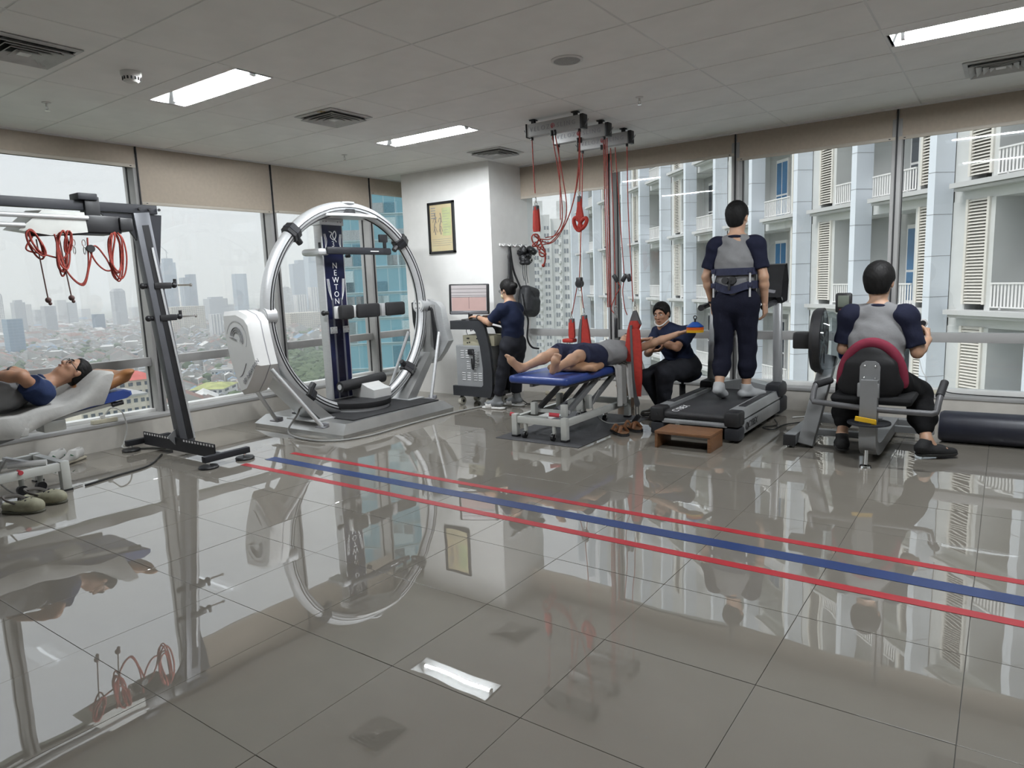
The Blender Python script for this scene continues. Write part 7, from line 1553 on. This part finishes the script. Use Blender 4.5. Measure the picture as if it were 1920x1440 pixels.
# man lying on the bed at the left
P6 = Fig('man with glasses in grey and navy shirt lying on the left bed',
    dict(pel=(-5.80, 1.42, 0.695), chest=(-5.80, 1.82, 0.735), neck=(-5.80, 2.12, 0.775), head=(-5.79, 2.315, 0.845), hf=(0.12, -0.42, 0.90), hu=(0.0, 0.92, 0.40), fwd=(0, -0.12, 1),
         sL=(-5.985, 2.01, 0.74), sR=(-5.615, 2.01, 0.735), eL=(-6.04, 1.80, 0.80), eR=(-5.53, 1.885, 0.87), wL=(-5.78, 1.93, 0.905), wR=(-5.74, 1.72, 0.895), hdL=(1, 0.1, -0.15), pnL=(0, 0, -1), hdR=(-0.9, 0.25, 0.05), pnR=(0, 0, -1),
         hpL=(-5.90, 1.38, 0.69), hpR=(-5.70, 1.38, 0.69), kL=(-5.90, 0.95, 0.69), kR=(-5.70, 0.95, 0.69), aL=(-5.90, 0.55, 0.66), aR=(-5.70, 0.55, 0.66), tL=(-5.92, 0.50, 0.80), tR=(-5.68, 0.50, 0.80), hL=(-5.90, 0.50, 0.64), hR=(-5.70, 0.50, 0.64)), SK1, k=1.0, curlL=0.3, curlR=0.3, base=(-5.8, 1.5, 0.60))
P6.shirt(C_grey, hem=0.05, raglan=True, slm=cl('blue_navy_jersey', (0.022, 0.036, 0.095)), sl_end=0.62, infl=0.024, fold=0.006, slr=1.08, belly=0.02); P6.trousers(C_navyt, end=0.85, infl=0.03)
hair_part(P6.root, P6.J['head'], P6.J['hf'], P6.J['hu'], 1.0, nape=0.05, front=0.05); face_parts(P6.root, P6.J['head'], P6.J['hf'], P6.J['hu'], 0.98, closed=True); P6.watch('L', M_black, 0.93)
R_, r_, f_, u_ = headR(P6.J['hf'], P6.J['hu']); c_ = P6.J['head']; gl = MB()
for q in (-1, 1): gl.tube([c_ + f_ * 0.094 + r_ * (q * 0.033 + 0.024 * math.cos(t)) + u_ * (0.004 + 0.018 * math.sin(t)) for t in np.linspace(0, 6.28, 18, endpoint=False)], 0.0024, 6, closed=True).tube([c_ + f_ * 0.09 + r_ * q * 0.058, c_ + f_ * 0.05 + r_ * q * 0.076, c_ + r_ * q * 0.080 - f_ * 0.012 - u_ * 0.006], 0.0024, 6)
gl.build('glasses', M_black, P6.root)
# ------------------------------------------------------------------ sheets, pillows, shoes and small things
def cloth(name, fn, nu, nv, m, label, cat, thick=0.006, parent=None):
    """Hanging or lying cloth: fn(u,v) gives the surface; a thin closed sheet is built from it."""
    P = [[Vector(fn(i / (nu - 1), j / (nv - 1))) for j in range(nv)] for i in range(nu)]; V = []; F = []
    for s in (0, 1):
        for i in range(nu):
            for j in range(nv):
                a = P[min(i + 1, nu - 1)][j] - P[max(i - 1, 0)][j]; b = P[i][min(j + 1, nv - 1)] - P[i][max(j - 1, 0)]; n_ = a.cross(b)
                n_ = n_.normalized() if n_.length > 1e-9 else Vector((0, 0, 1)); V.append(P[i][j] + n_ * (thick * (s - 0.5)))
    N = nu * nv
    for i in range(nu - 1):
        for j in range(nv - 1):
            q = (i * nv + j, i * nv + j + 1, (i + 1) * nv + j + 1, (i + 1) * nv + j); F.append(q); F.append(tuple(N + x for x in reversed(q)))
    rim = [(i, 0) for i in range(nu)] + [(nu - 1, j) for j in range(1, nv)] + [(i, nv - 1) for i in range(nu - 2, -1, -1)] + [(0, j) for j in range(nv - 2, 0, -1)]
    for k in range(len(rim)):
        a = rim[k][0] * nv + rim[k][1]; b = rim[(k + 1) % len(rim)][0] * nv + rim[(k + 1) % len(rim)][1]; F.append((a, b, N + b, N + a))
    me = bpy.data.meshes.new(name); me.from_pydata([tuple(v) for v in V], [], F); me.update()
    o = link(name, me, m, parent); return tag(o, label, cat) if label else o
def padz(y): return 0.605 if y < 1.83 else 0.605 + (y - 1.83) * 0.115
def sheet1(u, v):
    y = 0.35 + u * 2.13; zt = padz(y) + 0.006 + 0.155 * math.exp(-((y - 2.43) / 0.16) ** 2) * (1 if y > 1.9 else 1) + 0.004 * math.sin(23 * y)
    lowz = 0.47 + 0.02 * math.sin(9 * y) + max(0, y - 1.75) * 0.20
    if y > 1.95: y2 = y + 0.0
    s = v * 1.25
    if s < 0.66: x = -6.16 + s * 0.985; z = zt + 0.006 * math.sin(14 * y + 9 * s); return (x, y, z)
    t = (s - 0.66) / 0.59; x = -5.505 + 0.022 * math.sin(17 * y + 1) * t + 0.018 * t + 0.012 * math.sin(t * 3)
    return (x, y - 0.10 * t * (1 if y > 1.9 else 0.3), zt * (1 - t) + lowz * t - 0.01)
cloth('bed_sheet', sheet1, 90, 40, C_sheet, 'grey white sheet draped over the bed at left', 'sheet')
s_ = SDF((-6.15, 2.14, 0.60), (-5.42, 2.70, 0.92), 0.009); R_ = np.array([[1, 0, 0], [0, math.cos(0.32), -math.sin(0.32)], [0, math.sin(0.32), math.cos(0.32)]])
s_.rbox((-5.78, 2.44, 0.735), (0.27, 0.185, 0.045), 0.045, R_, k=0.0).ell((-5.78, 2.44, 0.745), (0.22, 0.15, 0.07), R_, k=0.04).ell((-5.53, 2.60, 0.815), (0.05, 0.04, 0.02), R_, k=0.05)
tag(s_.build('pillow', mat('brown_leather', (0.30, 0.13, 0.045), 0.5, var=0.15, vscale=6)), 'brown pillow under the head of the lying man at left', 'pillow')
s_ = SDF((-3.50, 5.30, 0.54), (-2.92, 5.72, 0.70), 0.008); a = 0.15; R_ = np.array([[math.cos(a), -math.sin(a), 0], [math.sin(a), math.cos(a), 0], [0, 0, 1]])
s_.rbox((-3.22, 5.50, 0.60), (0.24, 0.125, 0.030), 0.03, R_, k=0.0).ell((-3.22, 5.50, 0.605), (0.21, 0.105, 0.050), R_, k=0.03); s_.warp(noise_fold(0.004, 40))
tag(s_.build('pillow', mat('peach_brown_pillowcase', (0.42, 0.24, 0.14), 0.7, var=0.1, vscale=7)), 'peach brown pillow under the patient knees on the middle bed', 'pillow')
def towel(u, v):
    y = 5.86 + u * 0.24 + 0.02 * v; s = v
    if s < 0.25: return (-3.22 + s / 0.25 * 0.205, y, 0.572 + 0.004 * math.sin(20 * u))
    t = (s - 0.25) / 0.75; return (-3.005 + 0.012 * math.sin(u * 16 + 2 * t) + 0.01 * t, y, 0.565 - t * 0.385 - 0.01 * math.sin(u * 5))
cloth('towel', towel, 40, 30, C_towel, 'grey towel hanging over the right side of the middle bed', 'towel')
def sheet2(u, v):
    y = 6.06 + u * 0.36; s = v
    if s < 0.3: return (-3.30 + s / 0.3 * 0.30, y, 0.585 + 0.006 * math.sin(17 * u))
    t = (s - 0.3) / 0.7; return (-2.985 + 0.035 * math.sin(u * 15 + t) * t + 0.10 * t * u, y, 0.58 - t * 0.36)
cloth('bed_sheet', sheet2, 44, 30, C_white, 'white sheet hanging off the head end of the middle bed', 'sheet')
# clogs
def clog(x, y, ang, label, m):
    T = thing('clog', label, 'clog', (x, y, 0), 'khaki clogs by the bed leg'); ca, sa = math.cos(ang), math.sin(ang); R = np.array([[ca, -sa, 0], [sa, ca, 0], [0, 0, 1]])
    W = lambda a, b, c: np.array([x, y, 0]) + R @ np.array([a * 1.1, b * 1.15, c * 1.15])
    S = SDF((x - 0.21, y - 0.21, -0.005), (x + 0.21, y + 0.21, 0.16), 0.0055)
    S.cone(W(-0.09, 0, 0.035), W(0.0, 0, 0.035), 0.044, 0.048, k=0.0, flat=((0, 0, 1), 0.9)).cone(W(0.0, 0, 0.035), W(0.085, 0.004, 0.032), 0.052, 0.048, k=0.03, flat=((0, 0, 1), 0.9)).ell(W(0.05, 0, 0.045), (0.085, 0.054, 0.045), R, k=0.03)
    S.cone(W(-0.085, 0, 0.075), W(-0.005, 0, 0.085), 0.036, 0.040, k=0.01, op='sub').cut((0, 0, 0.012), (0, 0, -1), 0.002); up = S.build('upper', m, T)
    for q, (a, b) in enumerate(((0.02, 0.022), (0.05, 0.026), (0.08, 0.02), (0.02, -0.022), (0.05, -0.026), (0.08, -0.02), (0.035, 0.0), (0.065, 0.0))): MB().sphere(W(a, b, 0.089 - 0.20 * max(0, a - 0.04) - abs(b) * 0.30 - 0.004), 0.0085, 8).build('vent_hole', M_gasket, up)
    S = SDF((x - 0.19, y - 0.19, -0.005), (x + 0.19, y + 0.19, 0.05), 0.005); S.cone(W(-0.088, 0, 0.01), W(0.0, 0, 0.01), 0.048, 0.050, k=0.0, flat=((0, 0, 1), 0.9)).cone(W(0.0, 0, 0.01), W(0.088, 0.004, 0.01), 0.054, 0.050, k=0.03).cut((0, 0, 0.018), (0, 0, 1), 0.002).cut((0, 0, 0.0005), (0, 0, -1)).build('sole', mat('dark_olive_rubber', (0.10, 0.10, 0.075), 0.7), T)
    MB().tube(bez([W(-0.005, 0.044, 0.062), W(-0.07, 0.042, 0.082), W(-0.115, 0.0, 0.09), W(-0.07, -0.042, 0.082), W(-0.005, -0.044, 0.062)], 6), 0.012, 8, flat=0.5).build('heel_strap', mat('grey_brown_strap', (0.13, 0.12, 0.11), 0.7), T)
M_khaki = mat('khaki_foam', (0.30, 0.29, 0.21), 0.7, var=0.15, vscale=20)
clog(-5.265, 1.695, 0.50, 'khaki clog nearer the camera by the bed leg', M_khaki); clog(-5.345, 1.855, 0.62, 'khaki clog behind its pair by the bed leg', M_khaki)
def sneaker(x, y, ang, label):
    T = thing('sneaker', label, 'sneaker', (x, y, 0), 'white sneakers under the window'); ca, sa = math.cos(ang), math.sin(ang); R = np.array([[ca, -sa, 0], [sa, ca, 0], [0, 0, 1]]); W = lambda a, b, c: np.array([x, y, 0]) + R @ np.array([a, b, c])
    S = SDF((x - 0.19, y - 0.19, 0), (x + 0.19, y + 0.19, 0.14), 0.0055)
    S.cone(W(-0.09, 0, 0.05), W(0.0, 0, 0.05), 0.038, 0.042, k=0.0).cone(W(0.0, 0, 0.045), W(0.10, 0, 0.032), 0.042, 0.034, k=0.03, flat=((0, 0, 1), 0.8)).cone(W(-0.09, 0, 0.08), W(-0.03, 0, 0.085), 0.036, 0.034, k=0.03).cone(W(-0.08, 0, 0.105), W(-0.02, 0, 0.115), 0.026, 0.028, k=0.008, op='sub').cut((0, 0, 0.022), (0, 0, -1), 0.002); up = S.build('upper', C_white, T)
    MB().box((-0.135, -0.042, 0), (0.135, 0.042, 0.024), 0.012, Matrix.Translation((x, y, 0.001)) @ Matrix.Rotation(ang, 4, 'Z')).build('sole', mat('cream_sole', (0.55, 0.50, 0.40), 0.7), T)
    for q in (-1, 1):
        for a in (-0.03, 0.0): MB().tube([W(a, q * 0.040, 0.035), W(a + 0.02, q * 0.040, 0.055), W(a + 0.045, q * 0.028, 0.075)], 0.0045, 6).build('stripe', mat('green_stripe', (0.02, 0.16, 0.07), 0.6), up)
    MB().tube([W(-0.125, 0, 0.06), W(-0.12, 0, 0.10)], 0.008, 6).build('heel_tab', MATS['green_stripe'], up)
    for a in (0.0, 0.022, 0.044): MB().tube([W(a, -0.02, 0.082 - a * 0.25), W(a, 0.02, 0.082 - a * 0.25)], 0.0035, 5).build('lace', M_letter, up)
sneaker(-6.50, 2.50, math.radians(-60), 'white sneaker with green stripes, right one under the window'); sneaker(-6.60, 2.40, math.radians(-58), 'white sneaker with green stripes, left one under the window')
def sandal(x, y, ang, label):
    T = thing('sandal', label, 'sandal', (x, y, 0), 'brown sandals beside the mat'); Mz = Matrix.Translation((x, y, 0.0)) @ Matrix.Rotation(ang, 4, 'Z')
    sh = [(-0.13, 0.0), (-0.12, 0.035), (-0.05, 0.038), (0.04, 0.048), (0.11, 0.042), (0.135, 0.0), (0.11, -0.042), (0.04, -0.048), (-0.05, -0.038), (-0.12, -0.035)]
    MB().prism(sh, 0.022, Mz @ Matrix.Translation((0, 0, 0.007 if x < -2.85 else 0.001))).build('sole', M_rubber, T); MB().prism([(a * 0.96, b * 0.94) for a, b in sh], 0.008, Mz @ Matrix.Translation((0, 0, 0.026))).build('footbed', mat('tan_footbed', (0.24, 0.13, 0.07), 0.7), T)
    for a0, a1 in ((0.08, 0.02), (0.02, 0.08)): MB().tube([Mz @ Vector((a0 + (a1 - a0) * t, -0.046 + 0.092 * t, 0.030 + 0.05 * math.sin(math.pi * t))) for t in np.linspace(0, 1, 9)], 0.016, 8, flat=0.25).build('strap', mat('brown_strap', (0.20, 0.085, 0.035), 0.6), T)
    MB().tube([Mz @ Vector((-0.07, -0.038 + 0.076 * t, 0.03 + 0.045 * math.sin(math.pi * t))) for t in np.linspace(0, 1, 9)], 0.012, 8, flat=0.25).build('strap', MATS['brown_strap'], T)
sandal(-2.79, 5.52, math.radians(-35), 'brown cross-strap sandal nearer the camera beside the mat'); sandal(-2.76, 5.72, math.radians(-28), 'brown cross-strap sandal farther from the camera beside the mat')
# rolled mat at the right window
rm_ = thing('rolled_mat', 'big dark navy rolled mat lying under the right window', 'mat', (0.8, 6.44, 0))
M_roll = mat('navy_vinyl_roll', (0.016, 0.018, 0.030), 0.4, var=0.12, vscale=12, bump=0.1, bscale=25)
MB().tube([(-0.385, 6.42, 0.125), (-0.36, 6.42, 0.125), (2.4, 6.55, 0.125)], [0.112, 0.125, 0.125], 36).build('roll', M_roll, rm_)
MB().tube([(-0.388, 6.42 + 0.0025 * t * math.cos(t), 0.125 + 0.0025 * t * math.sin(t)) for t in np.linspace(4, 42, 160)], 0.003, 5).build('spiral_edge', M_letterg, rm_)
MB().loft([[(-0.37, 6.53, 0.16), (-0.37, 6.62, 0.05), (-0.37, 6.66, 0.001), (-0.37, 6.64, 0.001), (-0.37, 6.54, 0.02)], [(2.4, 6.66, 0.16), (2.4, 6.75, 0.05), (2.4, 6.79, 0.001), (2.4, 6.77, 0.001), (2.4, 6.67, 0.02)]]).build('loose_flap', M_roll, rm_)
# stacked training cones in the patient's hand
cn_ = thing('cone_stack', 'stack of blue, orange and yellow disc cones held by the patient', 'cones', (-2.345, 6.21, 0.9))
for k, (z, c, nm) in enumerate(((0.872, (0.80, 0.50, 0.03), 'yellow'), (0.884, (0.75, 0.42, 0.03), 'amber'), (0.896, (0.75, 0.16, 0.02), 'orange'), (0.908, (0.70, 0.12, 0.02), 'red_orange'), (0.922, (0.02, 0.20, 0.70), 'blue'))):
    MB().lathe([(0.078, z), (0.080, z + 0.006), (0.068, z + 0.014), (0.030, z + 0.044), (0.026, z + 0.046), (0.026, z + 0.042), (0.064, z + 0.010)], (-2.345, 6.21, 0), n=30).build('disc_cone', mat(nm + '_plastic', c, 0.4), cn_)
MB().cyl((-2.345, 6.21, 0.87), (-2.345, 6.21, 1.0), 0.010, n=10).tube([(-2.345 + 0.014 * math.cos(t), 6.21, 1.008 + 0.016 * math.sin(t)) for t in np.linspace(0, 6.28, 16, endpoint=False)], 0.005, 6, closed=True).build('carrier', M_black, cn_)
# power strips and cables
def strip(p, q, label, z):
    T = thing('power_strip', label, 'power strip', ((p[0] + q[0]) / 2, (p[1] + q[1]) / 2, z)); MB().bar((p[0], p[1], z + 0.02), (q[0], q[1], z + 0.02), 0.06, 0.038, bev=0.006).build('case', mat('cream_plastic', (0.62, 0.58, 0.45), 0.5), T)
    for t in (0.2, 0.45, 0.7): MB().cyl((p[0] + (q[0] - p[0]) * t, p[1] + (q[1] - p[1]) * t, z + 0.036), (p[0] + (q[0] - p[0]) * t, p[1] + (q[1] - p[1]) * t, z + 0.042), 0.018, n=14).build('socket', M_plastic, T)
    MB().box((p[0] + (q[0] - p[0]) * 0.45 - 0.018, p[1] + (q[1] - p[1]) * 0.45 - 0.018, z + 0.04), (p[0] + (q[0] - p[0]) * 0.45 + 0.018, p[1] + (q[1] - p[1]) * 0.45 + 0.018, z + 0.075), 0.006).build('plug', M_plastic, T)
strip((-6.76, 2.80), (-6.76, 3.02), 'cream power strip on the left window sill', 0.246); strip((-0.66, 7.33), (-0.42, 7.33), 'cream power strip on the right window sill behind the seated man', 0.236); strip((-4.62, 7.16), (-4.34, 7.16), 'cream power strip on the floor by the white column', 0.001)
tag(MB().tube(bez([(-6.76, 2.92, 0.32), (-6.72, 2.97, 0.38), (-6.66, 3.03, 0.33), (-6.65, 3.05, 0.18), (-6.63, 3.0, 0.05), (-6.58, 2.98, 0.01), (-6.3, 3.15, 0.006), (-6.0, 3.3, 0.006)], 10), 0.0065, 6).build('power_cable', M_cordw), 'white cable looping down from the left sill strip to the floor', 'cable')
tag(MB().tube(bez([(-6.0, 3.02, 0.008), (-5.7, 2.75, 0.008), (-5.62, 2.45, 0.008), (-5.55, 2.2, 0.008)], 8), 0.008, 6).build('power_cable', M_cordk), 'black cable running on the floor from gantry base to bed leg', 'cable')
tag(MB().tube(bez([(-0.44, 7.33, 0.27), (-0.3, 7.32, 0.25), (0.2, 7.33, 0.243), (1.5, 7.35, 0.243)], 8), 0.005, 6).build('power_cable', M_cordk), 'black cable lying along the right window sill', 'cable')
tag(MB().tube(bez([(-0.58, 7.33, 0.31), (-0.56, 7.30, 0.38), (-0.60, 7.32, 0.45), (-0.64, 7.36, 0.62), (-0.62, 7.38, 0.79)], 8), 0.0035, 6).build('camera_cable', M_cordw), 'thin white cable from the sill strip up to the little camera', 'cable')
tag(MB().tube(bez([(-2.30, 7.30, 0.76), (-2.29, 7.31, 0.5), (-2.30, 7.30, 0.3), (-2.22, 7.31, 0.246)], 8), 0.005, 6).build('power_cable', M_cordw), 'white cable hanging down the mullion behind the walking man', 'cable')
tag(MB().tube(bez([(-4.62, 6.42, 0.12), (-4.50, 6.50, 0.02), (-4.42, 6.45, 0.008), (-4.40, 6.55, 0.008), (-4.46, 6.62, 0.008), (-4.30, 6.80, 0.008), (-4.36, 7.12, 0.02)], 10), 0.006, 6).build('power_cable', M_cordk), 'black cable curling on the floor behind the woman feet', 'cable')
tag(MB().tube(bez([(-1.62, 6.85, 0.01), (-1.5, 7.0, 0.01), (-1.42, 7.18, 0.03), (-1.44, 7.28, 0.20), (-1.38, 7.33, 0.245)], 8), 0.006, 6).build('power_cable', M_cordw), 'white cable from floor up to the sill beside the treadmill post', 'cable')
sc_ = thing('security_camera', 'small white camera standing on the transom behind the seated man', 'camera', (-0.62, 7.40, 0.79))
MB().lathe([(0, 0.79), (0.030, 0.79), (0.032, 0.80), (0.022, 0.82), (0.026, 0.845), (0.0, 0.85)], (-0.62, 7.40, 0), n=20).build('base', M_plastic, sc_)
MB().sphere((-0.62, 7.40, 0.88), 0.040, 18).build('head', M_plastic, sc_); MB().cyl((-0.62, 7.37, 0.882), (-0.615, 7.358, 0.882), 0.026, n=18).build('lens', M_black, sc_)
# backpack on the column hooks
s_ = SDF((-5.03, 6.98, 0.85), (-4.70, 7.55, 1.45), 0.009); a = -0.22; R_ = np.array([[1, 0, 0], [0, math.cos(a), -math.sin(a)], [0, math.sin(a), math.cos(a)]])
s_.rbox((-4.91, 7.26, 1.15), (0.085, 0.15, 0.185), 0.06, R_, k=0.0).rbox((-4.86, 7.27, 1.10), (0.06, 0.12, 0.11), 0.05, R_, k=0.02)
bp_ = thing('backpack', 'black backpack hanging behind the woman', 'backpack', (-4.91, 7.26, 1.0)); s_.build('bag', mat('black_nylon', (0.022, 0.023, 0.026), 0.6, var=0.2, vscale=30, bump=0.15, bscale=120), bp_)
MB().tube(bez([(-4.93, 7.12, 1.32), (-4.98, 7.05, 1.55), (-5.0, 7.02, 1.84)], 8), 0.013, 8, flat=0.35).tube(bez([(-4.90, 7.10, 1.25), (-4.84, 7.06, 1.05), (-4.86, 7.16, 0.92), (-4.88, 7.16, 0.70), (-4.86, 7.22, 0.58), (-4.80, 7.30, 0.55)], 8), 0.012, 8, flat=0.35).build('strap', M_black, bp_)
MB().tube(bez([(-4.82, 7.20, 1.28), (-4.815, 7.27, 1.20), (-4.815, 7.30, 1.05)], 6), 0.004, 5).build('zip', M_char, bp_)
# bucket beyond the bed, rounded item by the patient, bag on the left bed
bk_ = thing('bucket', 'beige bucket on the floor behind the middle bed', 'bucket', (-3.35, 6.80, 0))
MB().lathe([(0.0, 0.001), (0.085, 0.001), (0.105, 0.22), (0.112, 0.225), (0.112, 0.235), (0.102, 0.235), (0.09, 0.02), (0.0, 0.02)], (-3.35, 6.80, 0), n=28).build('pail', mat('peach_plastic', (0.55, 0.38, 0.28), 0.5), bk_)
MB().tube([(-3.35 + 0.11 * math.cos(t), 6.80, 0.225 + 0.05 * math.sin(t)) for t in np.linspace(0, math.pi, 12)], 0.004, 5).build('handle', M_mirror, bk_)
s_ = SDF((-6.18, 1.42, 0.60), (-5.92, 1.98, 0.94), 0.009); s_.ell((-6.06, 1.70, 0.74), (0.085, 0.20, 0.12), k=0.0).ell((-6.05, 1.80, 0.85), (0.05, 0.09, 0.05), k=0.06).cut((0, 0, 0.615), (0, 0, -1)); s_.warp(noise_fold(0.008, 45))
tag(s_.build('plastic_bag', mat('pale_green_film', (0.62, 0.68, 0.58), 0.25, var=0.1, vscale=25, trans=0.3)), 'pale translucent plastic bag behind the lying man at left edge', 'bag')
